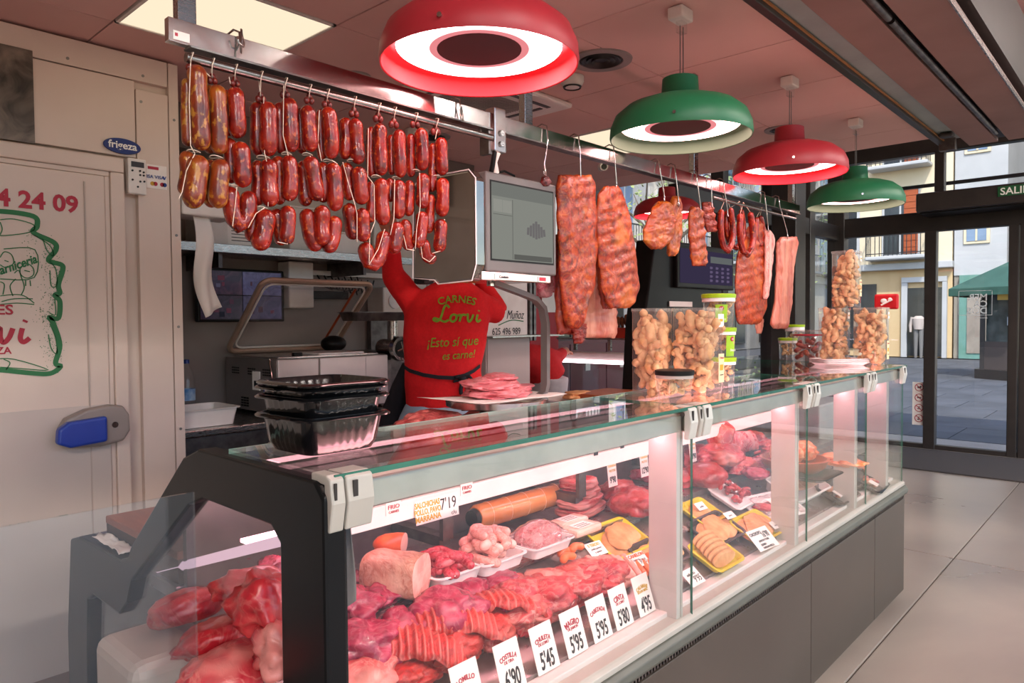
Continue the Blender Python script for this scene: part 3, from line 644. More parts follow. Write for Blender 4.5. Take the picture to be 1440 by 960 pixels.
pic = [[(5, 350), (49, 351), (48, 390), (0, 392)], [(0, 362), (6, 354), (16, 358), (19, 370), (8, 376), (0, 372)], [(6, 366), (12, 368)], [(28, 378), (36, 370), (46, 376), (47, 386), (38, 391), (29, 386), (28, 378)], [(34, 380), (42, 382)],
       [(20, 384), (26, 380), (30, 390), (34, 404), (30, 414)], [(22, 392), (14, 402), (18, 416)], [(0, 396), (6, 400), (4, 414)], [(0, 416), (20, 414), (34, 416), (48, 426)], [(2, 424), (20, 420), (46, 420)], [(36, 394), (36, 402)], [(42, 394), (43, 402)], [(0, 428), (24, 426), (48, 428)]]
emit(strokes([[dpt(*q) for q in s_] for s_ in inner+pic], 1, (0, GY, 0), ex, ey, .0035, sm=4), 'scroll_drawing', inkg, do)
dots = MB(); rg = random.Random(3)
for k in range(420):
    i = rg.randrange(4, 20); a = V(dpt(*scroll[i])); c_ = V(dpt(20, 420)); t_ = rg.random()**2*.28+.04; q = a.lerp(c_, t_)+V((rg.gauss(0, .012), rg.gauss(0, .02)))
    s_ = rg.uniform(.0012, .0022); dots.add([(q.x-s_, GY-.0008, q.y), (q.x, GY-.0008, q.y-s_), (q.x+s_, GY-.0008, q.y), (q.x, GY-.0008, q.y+s_)], [(0, 1, 2, 3)])
emit(dots, 'scroll_stippling', inkg, do, kind='stuff')
p = dpt(0, 390); a = math.atan2(.13, .16)*.6
letters('Carniceria', .046, (p[0]-.022, GY, p[1]), (math.cos(a), 0, math.sin(a)), (-math.sin(a), 0, math.cos(a)), inkg, do, align='LEFT', shear=.35, bold=.025, sx=.8)
p = dpt(19, 442); letters('CARNES', .052, (p[0], GY, p[1]), ex, ey, inkr, do, align='RIGHT', bold=.02, sx=1.1)
emit(strokes(LORVI, .125, (dpt(38, 480)[0]-.125*2.85, GY, dpt(38, 480)[1]-.002), ex, ey, .017), 'script_lettering', inkr, do)
p = dpt(16, 497); letters('ZARAGOZA', .036, (p[0], GY, p[1]), ex, ey, inkr, do, align='RIGHT', bold=.02)
# badge, controller, card stickers, picture
p = at(171, 206, 'Y', CY); t = thing('maker_badge', 'blue oval badge with white lettering on the cold room wall', 'badge', (p.x, CY-.012, p.z))
emit(MB().lathe([(.0001, 0), (.05, 0), (.052, .004), (.05, .008), (.0001, .008)], (0, 0, 0), 40), 'plate', mat('badge_blue', '#16296f', None, rough=.4), t, smooth=True)
bo = bpy.data.objects[[c.name for c in kids(t)][0]]; bo.location = (0, .008, 0); bo.rotation_euler = (R(90), 0, 0); bo.scale = (1.4, .62, 1)
letters('frigeza', .042, (p.x, CY-.0125, p.z-.011), ex, ey, inkw, t, bold=.02)
p = at(189, 249, 'Y', CY); t = thing('cold_room_controller', 'white wall-mounted controller with small dark display beside the cold room door', 'controller', (p.x, CY-.02, p.z-.075))
box('casing', (p.x-.036, CY-.035, p.z-.075), (p.x+.036, CY, p.z+.072), white, t, bevel=.005)
box('display', (p.x-.024, CY-.037, p.z+.036), (p.x+.026, CY-.034, p.z+.058), mat('dark_display', '#33211c', None, rough=.3), t)
for q in ((-.02, .02), (.01, .022), (.024, .018), (.01, .005), (.024, .005), (-.02, -.018), (.01, -.022), (.026, -.02), (0, -.045)):
    emit(MB().tube([(p.x+q[0], CY-.035, p.z+q[1]), (p.x+q[0], CY-.038, p.z+q[1])], .004, 10), 'button', inkb, t)
p = at(220, 249, 'Y', CY); t = thing('payment_sticker', 'white payment card sticker right of the cold room controller', 'sticker', (p.x, CY, p.z-.06))
box('backing', (p.x-.042, CY-.003, p.z-.05), (p.x+.042, CY, p.z+.05), card, t)
box('red_band', (p.x-.036, CY-.004, p.z+.03), (p.x+.008, CY-.003, p.z+.042), inkr, t)
letters('VISA VISA', .02, (p.x-.012, CY-.004, p.z-.008), ex, ey, inkbl, t, bold=.01); letters('V', .02, (p.x+.032, CY-.004, p.z-.008), ex, ey, inkbl, t, bold=.03)
for q, mm in ((-.018, inky), (-.006, inkr), (.022, inkr), (.032, inkbl)): emit(MB().tube([(p.x+q, CY-.003, p.z-.03), (p.x+q, CY-.0045, p.z-.03)], .009, 16), 'card_mark', mm, t)
p = at(0, 138, 'Y', CY); t = thing('wall_picture', 'dark brownish photograph print on the cold room wall, top left', 'picture', (.6, CY-.004, 2.2))
box('print', (.2, CY-.008, 2.205), (.80, CY-.001, 2.555), mat('old_photo_print', '#2d241e', '#8b7c6e', 9, .35, dist=1.2, lo=.3, hi=.75, detail=8), t)

# ================================================================== ALCOVE BEHIND THE BUTCHER
BY = 4.0
alw = mat('alcove_grey_wall', '#8f837c', '#857973', 2, .5); alp = mat('alcove_pale_wall', '#cfc1b6', '#c8baaf', 2, .5)
ab = struct_root('wall_alcove', (3, BY, 0))
box('lower_cladding', (1.3, BY, 0), (3.45, BY+.08, 1.93), alw, ab); box('upper_cladding', (1.3, BY, 1.93), (3.6, BY+.08, 2.65), alp, ab)
box('door_panel', (3.1, BY-.03, .15), (3.42, BY, 2.2), alp, ab, bevel=.004); box('door_panel', (3.43, BY-.03, .15), (3.62, BY, 2.2), alp, ab, bevel=.004)
box('ceiling_bulkhead', (1.35, 3.75, 2.42), (3.7, 4.1, 2.65), mat('bulkhead', '#6f625c', None, rough=.6), ab)
# back work counter
t = thing('back_counter', 'stainless back work counter along the alcove wall', 'counter', (2.3, 3.65, .15))
box('worktop', (1.345, 3.3, .985), (3.0, 3.99, 1.02), steel, t, bevel=.006); box('apron_front', (1.345, 3.32, .90), (3.0, 3.34, .985), dsteel, t)
box('cabinet', (1.36, 3.36, .15), (2.98, 3.98, .90), dsteel, t)
for k in range(3): d_ = box('cabinet_door', (1.38+k*.535, 3.34, .2), (1.90+k*.535, 3.36, .88), dsteel, t, bevel=.003); box('handle', (1.4+k*.535, 3.325, .80), (1.52+k*.535, 3.34, .815), steel, d_)
# tub, bottle
t = thing('white_plastic_tub', 'white plastic tub on the back counter below the water bottle', 'tub', (1.52, 3.4, 1.02))
def tray_mb(cx, cy, z, L, Wd, H, wall=.006, fl=.018, rot=0, Mx=None, lip=.012, n=5, rc=.03):
    """open rounded tray: flared, with lip"""
    mb = MB(); M = Mx or (Matrix.Translation((cx, cy, z)) @ Matrix.Rotation(rot, 4, 'Z'))
    def ring(a, b, r, zz):
        out = []
        for q, (sx, sy) in enumerate(((1, 1), (-1, 1), (-1, -1), (1, -1))):
            for k in range(n+1):
                an = math.pi/2*(q+k/n); out.append(M @ V((sx*(a-r)+r*math.cos(an), sy*(b-r)+r*math.sin(an), zz)))
        return out
    a, b = L/2, Wd/2
    prof = [(a-fl, b-fl, rc*.8, 0), (a-.002, b-.002, rc, H-.003), (a+lip, b+lip, rc+lip, H-.003), (a+lip, b+lip, rc+lip, H), (a-wall*.5, b-wall*.5, rc, H), (a-fl-wall*.3, b-fl-wall*.3, rc*.8, wall)]
    vs = []; m_ = 4*(n+1)
    for q in prof: vs += ring(*q)
    fs = [(i*m_+k, i*m_+(k+1) % m_, (i+1)*m_+(k+1) % m_, (i+1)*m_+k) for i in range(len(prof)-1) for k in range(m_)]
    fs += [tuple(range(m_))[::-1], tuple((len(prof)-1)*m_+k for k in range(m_))]
    return mb.add(vs, fs)
emit(tray_mb(1.47, 3.48, 1.022, .40, .28, .085), 'body', white, t, smooth=True)
t = thing('water_bottle', 'clear water bottle with blue cap and blue label in the alcove corner', 'bottle', (1.66, 3.85, 1.02))
emit(MB().lathe([(.0001, .001), (.04, 0), (.042, .02), (.042, .2), (.03, .245), (.014, .27), (.014, .285)], (1.60, 3.78, 1.021), 24), 'body', acry, t, smooth=True)
emit(MB().lathe([(.0425, .09), (.0425, .15)], (1.60, 3.78, 1.021), 24), 'wrapper', mat('bottle_label', '#4f8fd0', '#bfe0f4', 20, .4), t, smooth=True)
emit(MB().lathe([(.016, 0), (.016, .02), (.0001, .022)], (1.60, 3.78, 1.304), 20), 'cap', inkbl, t, smooth=True)
# steel wall shelf and clutter on it
t = thing('steel_wall_shelf', 'long stainless shelf above the vacuum machine', 'shelf', (2.1, 3.75, 1.87))
box('board', (1.345, 3.55, 1.885), (2.98, 3.99, 1.90), steel, t); box('front_edge', (1.345, 3.54, 1.872), (2.98, 3.552, 1.918), steel, t, bevel=.003)
for x in (1.7, 2.6): box('bracket', (x, 3.6, 1.80), (x+.02, 3.99, 1.885), dsteel, t)
tp = mat('pale_plastic_roll', '#c9c7bd', '#d9d5cb', 6, .5)
for i, (x0, x1, y0, y1, h, lb) in enumerate([(1.66, 2.02, 3.66, 3.9, .2, 'white cardboard box with a printed sheet on the steel shelf'), (2.12, 2.36, 3.62, 3.92, .26, 'pale slanted plastic container on the steel shelf'), (2.42, 2.62, 3.62, 3.9, .14, 'low white box at the right end of the steel shelf'), (2.72, 2.92, 3.65, 3.92, .3, 'tall pale box at the end of the shelf behind the sausages')]):
    o_ = thing('storage_box', lb, 'box', ((x0+x1)/2, (y0+y1)/2, 1.901)); box('body', (x0, y0, 1.9015), (x1, y1, 1.9+h), [white, tp, white, tp][i], o_, bevel=.006)
    box('lid', (x0-.004, y0-.004, 1.9+h), (x1+.004, y1+.004, 1.91+h), white, o_, bevel=.003)
    if i == 0:
        box('printed_sheet', (x0+.12, y0-.002, 1.93), (x1-.02, y0, 2.09), card, o_)
        for k in range(7): box('print_line', (x0+.14, y0-.003, 1.95+k*.017), (x1-.05, y0-.002, 1.954+k*.017), inkb, o_)
t = thing('paper_towel_dispenser', 'white paper towel dispenser with towel hanging down in front of the alcove', 'dispenser', (1.45, 3.3, 1.97))
box('casing', (1.36, 3.22, 2.0), (1.62, 3.40, 2.24), white, t, bevel=.008)
def tw(u, v, s):
    z = 2.0-.46*v; x = 1.43+.075*u+.02*v*u+.012*math.sin(v*7)-.0*v; y = 3.27+.03*math.sin(u*5+v*4)*v+(.001 if s else 0)
    return (x+.03*v*v, y, z+.05*u*v)
emit(MB().slab(tw, 10, 20), 'paper_towel', mat('paper', '#ece3da', None, rough=.9), t, smooth=2)
# monitor
t = thing('security_monitor', 'wall monitor showing camera views, behind the open machine lid', 'monitor', (1.95, 3.9, 1.52))
box('bezel', (1.72, 3.90, 1.52), (2.24, 3.94, 1.82), blackm, t, bevel=.006); 
mm_ = MB(); scm = [mat('monitor_view_%d' % k, c1_, c2_, 14, .3, dist=1.5, lo=.35, hi=.7, emis=c1_, es=.25) for k, (c1_, c2_) in enumerate([('#1c1626', '#4a3b52'), ('#2a2440', '#5d5678'), ('#241a2c', '#6a4450'), ('#3a3654', '#6f6c90')])]
for k in range(4):
    x = 1.735+.245*(k % 2); z = 1.535+.138*(k//2); v_ = box('camera_view', (x, 3.896, z), (x+.24, 3.90, z+.133), scm[k], t)
    for q in range(6): xx = x+rnd.uniform(.02, .19); zz = z+rnd.uniform(.01, .09); box('view_patch', (xx, 3.894, zz), (xx+rnd.uniform(.01, .04), 3.896, zz+rnd.uniform(.01, .035)), emat('patch', rnd.choice([(.04, .02, .03), (.05, .045, .07), (.01, .01, .015), (.06, .02, .03)]), .5), v_)
box('wall_mount', (1.9, 3.94, 1.6), (2.06, 4.0, 1.74), dgrey, t)
t = thing('router_box', 'white electrical box on the wall above the vacuum machine', 'box', (2.29, 3.9, 1.6))
box('casing', (2.25, 3.86, 1.60), (2.42, 3.99, 1.88), white, t, bevel=.01)
t = thing('wall_cable_tray', 'white cable trunking with dangling black cables above the machine', 'cable trunking', (2.7, 3.95, 1.82))
box('trunking', (2.43, 3.95, 1.81), (3.08, 3.99, 1.84), white, t)
for k in range(7):
    x = 2.5+k*.05; emit(MB().tube([(x, 3.95, 1.81), (x+.03, 3.92, 1.74-.01*k), (x+.09, 3.92, 1.72), (x+.13, 3.94, 1.79)], .005, 6), 'cable', blackm, t, smooth=True)
box('plug_strip', (2.45, 3.93, 1.66), (2.72, 3.97, 1.71), blackm, t, bevel=.004)
# vacuum packing machine
t = thing('vacuum_packing_machine', 'steel vacuum packing machine with its clear domed lid raised', 'vacuum machine', (2.2, 3.6, 1.02))
X0, X1, Y0_, Y1_, ZB, ZT = 1.88, 2.58, 3.36, 3.92, 1.04, 1.325
steelw = mat('filmed_steel', '#cfc4c0', '#c5bab6', 5, .35, .35)
box('body', (X0, Y0_, ZB), (X1, Y1_, ZT), mat('machine_side_steel', '#8f8884', '#87807c', 5, .35, .6), t, bevel=.006)
box('front_cover', (X0+.002, Y0_-.012, ZB+.01), (X0+.24, Y0_, ZT-.004), steelw, t, bevel=.003)
box('front_cover', (X0+.245, Y0_-.02, ZB+.12), (X1-.16, Y0_, ZT-.004), steelw, t, bevel=.003)
box('front_cover', (X1-.155, Y0_-.012, ZB), (X1, Y0_, ZT-.004), steelw, t, bevel=.003)
box('control_strip', (X0+.25, Y0_-.026, ZB+.125), (X1-.17, Y0_-.02, ZB+.165), dsteel, t)
for k in range(3): box('film_peel', (X1-.1+.02*k, Y0_-.014, ZB+.08), (X1-.094+.02*k, Y0_-.012, ZB+.14), inkbl, t)
vv = MB()
for g0 in (.06, .22, .40):
    for r_ in range(3):
        for k in range(4): vv.box((X0-.002, Y0_+g0+k*.022, ZT-.09+r_*.014), (X0+.002, Y0_+g0+k*.022+.016, ZT-.082+r_*.014))
    for r_ in range(4):
        for k in range(3): vv.box((X0-.002, Y0_+.3+k*.03, ZB+.02+r_*.014), (X0+.002, Y0_+.3+k*.03+.022, ZB+.028+r_*.014))
emit(vv, 'vent_slots', blackm, t, kind='stuff')
box('rating_plate', (X0-.003, Y0_+.17, ZT-.17), (X0, Y0_+.25, ZT-.07), card, t); box('bar_code', (X0-.004, Y0_+.19, ZT-.15), (X0-.003, Y0_+.23, ZT-.12), inkb, t)
box('chamber_rim', (X0+.03, Y0_+.04, ZT), (X1-.03, Y1_-.04, ZT+.008), steel, t); box('filling_plate', (X0+.28, Y0_+.05, ZT+.008), (X1-.12, Y0_+.33, ZT+.02), trayw, t, bevel=.004)
box('latch_knob', (X0+.12, Y0_+.03, ZT+.008), (X0+.17, Y0_+.06, ZT+.03), blackm, t, bevel=.004)
for x in (X0+.08, X1-.08):
    for y in (Y0_+.06, Y1_-.06): emit(MB().lathe([(.02, 0), (.02, .02), (.0001, .021)], (x, y, 1.02), 14), 'rubber_foot', blackm, t)
# raised lid hinged at the back-right
LA = R(52)
hx = V((X0, Y1_-.42, ZT+.01)); eu = V((1, 0, 0)); ew = V((0, math.cos(LA)*.55, math.sin(LA)))
ew.normalize(); en = eu.cross(ew); LW, LL = .68, .40
org = V((1.88, 3.90, 1.355)); ev = V((0, -.74, .67)).normalized(); LL = .57; LW = .70; en = -eu.cross(ev).normalized()
def L3(a, b, c=0): return org+eu*a+ev*b+en*c
def frame_path(i): 
    pts = []; r = .05
    for cx_, cy_, a0 in ((LW-i-r, LL-i-r, 0), (i+r, LL-i-r, 90), (i+r, i+r, 180), (LW-i-r, i+r, 270)):
        for k in range(5): a = R(a0+k*22.5); pts.append(L3(cx_+r*math.cos(a), cy_+r*math.sin(a)))
    return pts
emit(MB().tube(frame_path(0), .016, 8, True), 'lid_frame', mat('warm_steel', '#cdb09c', '#c2a48f', 8, .35, .45), t, smooth=True)
emit(MB().tube(frame_path(.028), .006, 6, True), 'lid_seal', white, t, smooth=True)
def dome(u, v):
    a, b = .03+(LW-.06)*u, .03+(LL-.06)*v
    e = min(min(u, 1-u)/.18, min(v, 1-v)/.2, 1); e = e*e*(3-2*e)
    return L3(a, b, .05*e)
emit(MB().grid(dome, 30, 22), 'clear_dome', acry, t, smooth=2)
emit(MB().tube([L3(LW-.1, .06, .0), L3(LW-.1, LL-.05, .0)], .010, 8, flat=.4), 'sealing_bar', mat('orange_seal_bar', '#a5451d', None, rough=.5), t, smooth=True)
emit(MB().tube([(X0-.01, Y0_+.02, ZT-.12), (X0-.015, Y0_+.04, ZT-.02), (X0-.01, Y0_+.05, ZT)], .005, 8), 'gas_strut', chrome, t, smooth=True)
# meat grinder
t = thing('meat_grinder', 'stainless meat mincer with feed pan and round mouth, left of the butcher', 'meat grinder', (2.75, 3.55, 1.02))
box('motor_housing', (2.60, 3.42, 1.02), (2.88, 3.92, 1.33), dsteel, t, bevel=.03, bseg=3)
emit(MB().tube([(2.66, 3.5, 1.355), (2.66, 3.34, 1.355)], [.055, .06], 24), 'barrel', steel, t, smooth=True)
emit(MB().tube([(2.66, 3.34, 1.355), (2.66, 3.31, 1.355)], [.075, .072], 28), 'ring_nut', chrome, t, smooth=True)
emit(MB().tube([(2.66, 3.311, 1.355), (2.66, 3.305, 1.355)], [.052, .052], 24), 'mincing_plate', blackm, t, smooth=True)
for k in range(4): a = k*math.pi/2+.3; emit(MB().tube([(2.66, 3.303, 1.355), (2.66+.045*math.cos(a), 3.303, 1.355+.045*math.sin(a))], .005, 6), 'blade', chrome, t)
emit(MB().tube([(2.66, 3.40, 1.40), (2.66, 3.40, 1.52)], .032, 20), 'throat', steel, t, smooth=True)
emit(tray_mb(2.62, 3.375, 1.52, .62, .17, .05, lip=.006), 'feed_pan', dsteel, t, smooth=True)
emit(MB().box((2.54, 3.36, 1.02), (2.62, 3.42, 1.3)), 'support', dsteel, t, bevel=.01)
t = thing('small_appliance', 'small pale appliance with round dial behind the feed pan', 'appliance', (2.5, 3.8, 1.55))
box('casing', (2.90, 3.80, 1.55), (3.09, 3.98, 1.74), white, t, bevel=.01); emit(MB().tube([(2.99, 3.80, 1.65), (2.99, 3.79, 1.65)], .05, 24), 'dial', trayw, t); box('foot', (2.90, 3.94, 1.02), (3.09, 3.98, 1.55), dsteel, t)
t = thing('dark_canister', 'black kettle-like canister on the machine counter behind the raised lid', 'canister', (2.5, 3.75, 1.33))
p = V((2.46, 3.72, ZT+.058)); emit(MB().ball(p, (.08, .07, .05), 20, 12), 'body', blackm, t, smooth=True)

# ---- neighbouring stall behind the butcher (right): sign board, cabinets, lit counter
t = thing('phone_number_board', 'white sign board with a phone number behind the butcher', 'sign', (3.9, 4.0, 1.38))
p0, p1 = at(640, 378, 'Y', 3.9), at(742, 474, 'Y', 3.9)
box('board', (p0.x-.1, 3.9, p1.z-.01), (p1.x, 3.93, p0.z+.12), card, t, bevel=.004)
for q in (p1.x+.01, p1.x+.06): box('side_rail', (q, 3.88, p1.z-.03), (q+.03, 3.92, p0.z+.02), dsteel, t, bevel=.003)
p = at(718, 470, 'Y', 3.899); letters('625 496 989', .078, (p.x+.12, 3.899, p.z), ex, ey, inkb, t, align='RIGHT', sx=.85)
p = at(738, 448, 'Y', 3.899); letters('Muñoz', .10, (p.x-.02, 3.899, p.z), ex, ey, inkb, t, align='RIGHT', shear=.4, sx=.75)
p = at(675, 392, 'Y', 3.899); letters('Zaragoza', .05, (p.x, 3.899, p.z), ex, ey, inkb, t)
emit(strokes([[(0, .02), (.1, .05), (.2, .02), (.3, .06), (.4, .03), (.5, .05)], [(.25, -.42), (.4, -.38), (.55, -.39)]], 1, (p.x-.05, 3.899, p.z+.06), ex, ey, .008), 'ornament', inkg, t)
t = thing('white_storage_cabinet', 'plain pinkish-white cabinet on the counter right of the butcher', 'cabinet', (3.95, 3.7, .15))
p0, p1 = at(683, 475, 'Y', 3.6), at(745, 470, 'Y', 3.6); box('body', (p0.x, 3.6, .15), (p1.x, 3.88, p0.z), mat('pink_white_laminate', '#ddc6c0', '#d8c0ba', 2, .5), t, bevel=.006)
box('door', (p0.x+.01, 3.592, .9), (p1.x-.01, 3.6, p0.z-.01), _m['pink_white_laminate'], t, bevel=.003)
box('top_plate', (p0.x-.03, 3.5, p0.z+.001), (p1.x+.30, 3.72, p0.z+.012), steel, t)
redw = mat('red_wall_panel', '#b23038', '#a82a33', 2, .5); burg = mat('burgundy_cabinet', '#5c1124', '#66152a', 2, .35)
p0 = at(745, 380, 'Y', 4.6); p1 = at(790, 560, 'Y', 4.6)
box('wall_red_panel', (p0.x, 4.6, 0), (p1.x-.05, 4.66, 2.3), redw, None, kind='structure')
t = thing('notice_sheet', 'white sheet pinned on the red wall behind the ribs', 'paper', at(770, 400, 'Y', 4.59)); p = at(771, 425, 'Y', 4.59); box('sheet', (p.x-.1, 4.585, p.z-.1), (p.x+.2, 4.59, p.z+.1), card, t)
t = thing('burgundy_cabinet', 'burgundy cabinet row of the stall opposite, with small white labels', 'cabinet', (7, 5.6, 0))
for k in range(4):
    c_ = box('cabinet_door', (5.6+k*.8, 5.58, .1), (6.38+k*.8, 5.6, 1.2), burg, t, bevel=.004); box('socket', (5.9+k*.8, 5.565, .85), (6.0+k*.8, 5.58, 1.0), white, c_)
box('carcass', (5.55, 5.6, 0), (8.9, 6.1, 1.25), burg, t)
t = thing('opposite_display_case', 'lit glass display counter of the opposite stall with a pink glowing tube', 'display case', (5.2, 4.2, 0))
q0 = at(783, 504, 'X', 5.3); q1 = at(905, 514, 'X', 5.3); zt = (q0.z+q1.z)/2
box('base', (5.32, 2.95, 0), (6.1, q0.y+.05, .62), alup, t, bevel=.01)
box('top_fascia', (5.27, 3.12, zt+.012), (5.34, q0.y+.06, zt+.09), alup, t, bevel=.01)
emit(MB().tube([(5.26, 3.14, zt), (5.26, q0.y, zt)], .013, 10), 'light_tube', emat('pink_tube', (1, .72, .82), 5), t, smooth=True)
box('end_glass', (5.33, q0.y, .62), (6.0, q0.y+.01, zt), gcase, t); box('front_glass', (5.30, 3.12, .62), (5.31, q0.y, zt), gcase, t)
box('top_shelf', (5.36, 3.12, zt+.2), (5.8, q0.y+.05, zt+.215), steel, t)
for y in (3.3, 3.8, 4.2): box('shelf_post', (5.5, y, zt+.09), (5.53, y+.03, zt+.2), steel, t)
box('deck', (5.34, 3.0, .62), (6.0, q0.y, .68), trayw, t)
t = thing('red_tray', 'red plastic tray holding dark dried meat on the opposite counter shelf', 'tray', (6.2, 4.2, 1.395))
p = at(874, 468, 'X', 5.58); p.z = zt+.216; emit(tray_mb(p.x, p.y, p.z, .3, .5, .09), 'body', mat('red_plastic', '#c33a26', None, rough=.4), t, smooth=True)
for k in range(9):
    y = p.y-.2+.045*k; z = p.z+.1; o_ = emit(MB().tube([(p.x-.08, y, z), (p.x-.04, y+.03, z+.06+.02*(k % 3)), (p.x, y+.06, z+.08), (p.x+.06, y+.04, z)], [.012, .02, .02, .01], 8), 'dried_meat_strip', mat('dried_meat', '#4b2a16', '#7d4a26', 20, .5), None, smooth=True)
    tag(o_, 'dark brown dried meat strip heaped in the red tray behind the ribs', 'dried meat', 'dried meat strips in the red tray')
# red pendant lamp of the opposite stall is added with the other lamps
# second butcher, bending behind the ribs
t = thing('person', 'person in red sleeves and grey white apron bending behind the scale arm', 'person', (4.3, 3.5, .0))
sk = mat('skin', '#b5775c', '#a96a50', 12, .5, sub=.05)
redc = mat('red_jersey', '#b80c12', '#c21016', 40, .85, bump=.1)
def remesh(o, vs, sm_=6, it=None):
    r = o.modifiers.new('remesh', 'REMESH'); r.mode = 'VOXEL'; r.voxel_size = vs; r.use_smooth_shade = True
    s_ = o.modifiers.new('smooth', 'SMOOTH'); s_.iterations = sm_; s_.factor = .5
P2 = at(768, 560, 'Y', 3.98)
bx, by = P2.x, P2.y
emit_ = MB().tube([(bx-.02, by, .12), (bx, by, .5), (bx, by, .8), (bx+.0, by-.02, 1.03)], [.1, .13, .18, .185], 14)
o_ = emit(emit_, 'apron', mat('grey_white_apron', '#a59a9b', '#c4b8b8', 4, .8, bump=.4, bscale=9), t, smooth=2); remesh(o_, .02)
o_ = emit(MB().tube([(bx, by, 1.0), (bx-.08, by+.02, 1.14), (bx-.28, by+.05, 1.22)], [.19, .18, .12], 14).tube([(bx-.12, by-.05, 1.22), (bx+.12, by-.02, 1.18), (bx+.3, by+.05, 1.22)], [.09, .07, .05], 12).tube([(bx-.3, by+.1, 1.2), (bx-.25, by+.25, 1.05), (bx-.1, by+.3, .95)], [.09, .07, .05], 12), 'jersey', redc, t, smooth=2); remesh(o_, .018)
bd = MB().tube([(bx-.28, by+.05, 1.22), (bx-.36, by+.03, 1.25)], [.06, .055], 12).ball((bx-.45, by+.02, 1.27), (.115, .1, .085), 20, 14).tube([(bx+.28, by+.05, 1.22), (bx+.38, by+.08, 1.23)], [.04, .04], 10)
for k in range(4): bd.tube([(bx+.37, by+.05+.02*k, 1.23), (bx+.43, by+.05+.022*k, 1.22), (bx+.45, by+.05+.022*k, 1.19)], [.011, .009, .007], 6)
bd.tube([(bx+.35, by+.12, 1.22), (bx+.40, by+.14, 1.19)], [.012, .008], 6)
o_ = emit(bd, 'body', sk, t, smooth=2); remesh(o_, .006, 3)
o_ = emit(MB().ball((bx-.46, by+.02, 1.30), (.11, .105, .075), 20, 12), 'hair', mat('dark_hair', '#1c1512', None, rough=.7), t, smooth=2)
emit(MB().tube([(bx-.1, by+.05, .02), (bx-.1, by+.03, .5)], [.06, .09], 10), 'trouser_leg', mat('jeans', '#8ea0b4', '#a5b3c2', 9, .8), t, smooth=2); emit(MB().tube([(bx+.1, by+.05, .02), (bx+.1, by+.03, .5)], [.06, .09], 10), 'trouser_leg', _m['jeans'], t, smooth=2)

# ================================================================== DISPLAY CASE
CX0, CX1, CYF = .66, 4.285, 1.034
t = thing('display_case', 'long refrigerated glass meat counter with dark grey front panel and black end panel', 'display case', (2.4, 1.6, 0))
DC = t
gpan = mat('case_front_grey', '#484038', '#4e463e', 2, .33, .2)
xs_ = [.70, 1.95, 2.9, 3.65, CX1]
for i in range(3): box('front_panel', ([.70, 2.902, 3.752][i], CYF, .03), ([2.898, 3.748, CX1][i], CYF+.02, .535), gpan, t, bevel=.002)
box('kick_plate', (.70, CYF+.03, 0), (CX1-.02, CYF+.05, .04), blackm, t)
box('end_cladding', (CX1-.02, CYF+.003, .03), (CX1, 2.3, .56), gpan, t)
box('underframe', (.70, CYF+.05, .0), (CX1-.02, 2.36, .50), dgrey, t)
box('grille_recess', (.70, CYF+.012, .535), (CX1-.01, CYF+.05, .566), blackm, t)
gb = MB()
x = .71
while x < CX1-.02: gb.box((x, CYF-.002, .543), (x+.007, CYF+.014, .563)); x += .016
emit(gb, 'grille_fins', dsteel, t, kind='stuff')
gr = mat('grey_rubber_bumper', '#5a5c53', '#52544b', 6, .4)
emit(MB().prism([(CYF-.012, .562), (CYF-.02, .575), (CYF-.018, .595), (CYF-.005, .607), (CYF+.05, .607), (CYF+.05, .562)], lambda y, z: (.70, y, z), lambda y, z: (CX1-.005, y, z)), 'bumper_rail', gr, t, bevel=.003)
silm = mat('pale_sill', '#b5b0a6', '#ada89e', 5, .35)
emit(MB().prism([(CYF-.002, .607), (CYF-.002, .622), (CYF+.012, .632), (CYF+.05, .632), (CYF+.05, .607)], lambda y, z: (.70, y, z), lambda y, z: (CX1-.005, y, z)), 'front_sill', silm, t, bevel=.002)
box('inner_sill', (.72, CYF+.05, .605), (CX1-.03, 1.125, .645), mat('white_inner_lining', '#e6dbd6', '#ded2cd', 4, .4), t, bevel=.003)
inl = _m['white_inner_lining']
# decks
stl = mat('case_inner_steel', '#a39a98', '#938a88', 20, .3, .85, rv=.1)
def dz(y): return .655+S_DECK*(y-1.12)
emit(MB().prism([(1.125, .60), (1.125, dz(1.125)-.003), (1.398, dz(1.398)-.003), (1.398, .60)], lambda y, z: (.72, y, z), lambda y, z: (CX1-.03, y, z)), 'front_deck', stl, t)
emit(MB().prism([(1.398, .60), (1.398, .815), (1.72, .815), (1.72, .60)], lambda y, z: (.72, y, z), lambda y, z: (CX1-.03, y, z)), 'rear_deck', stl, t)
box('tier_edge', (.72, 1.391, .785), (2.2, 1.399, .820), steel, t)
box('rear_wall', (.72, 1.72, .81), (CX1-.03, 1.74, 1.12), mat('case_rear_steel', '#6d6260', '#7d7270', 12, .35, .7), t)
glowp = mat('shelf_lip_white', '#f4e6e4', '#ecdcda', 5, .4)
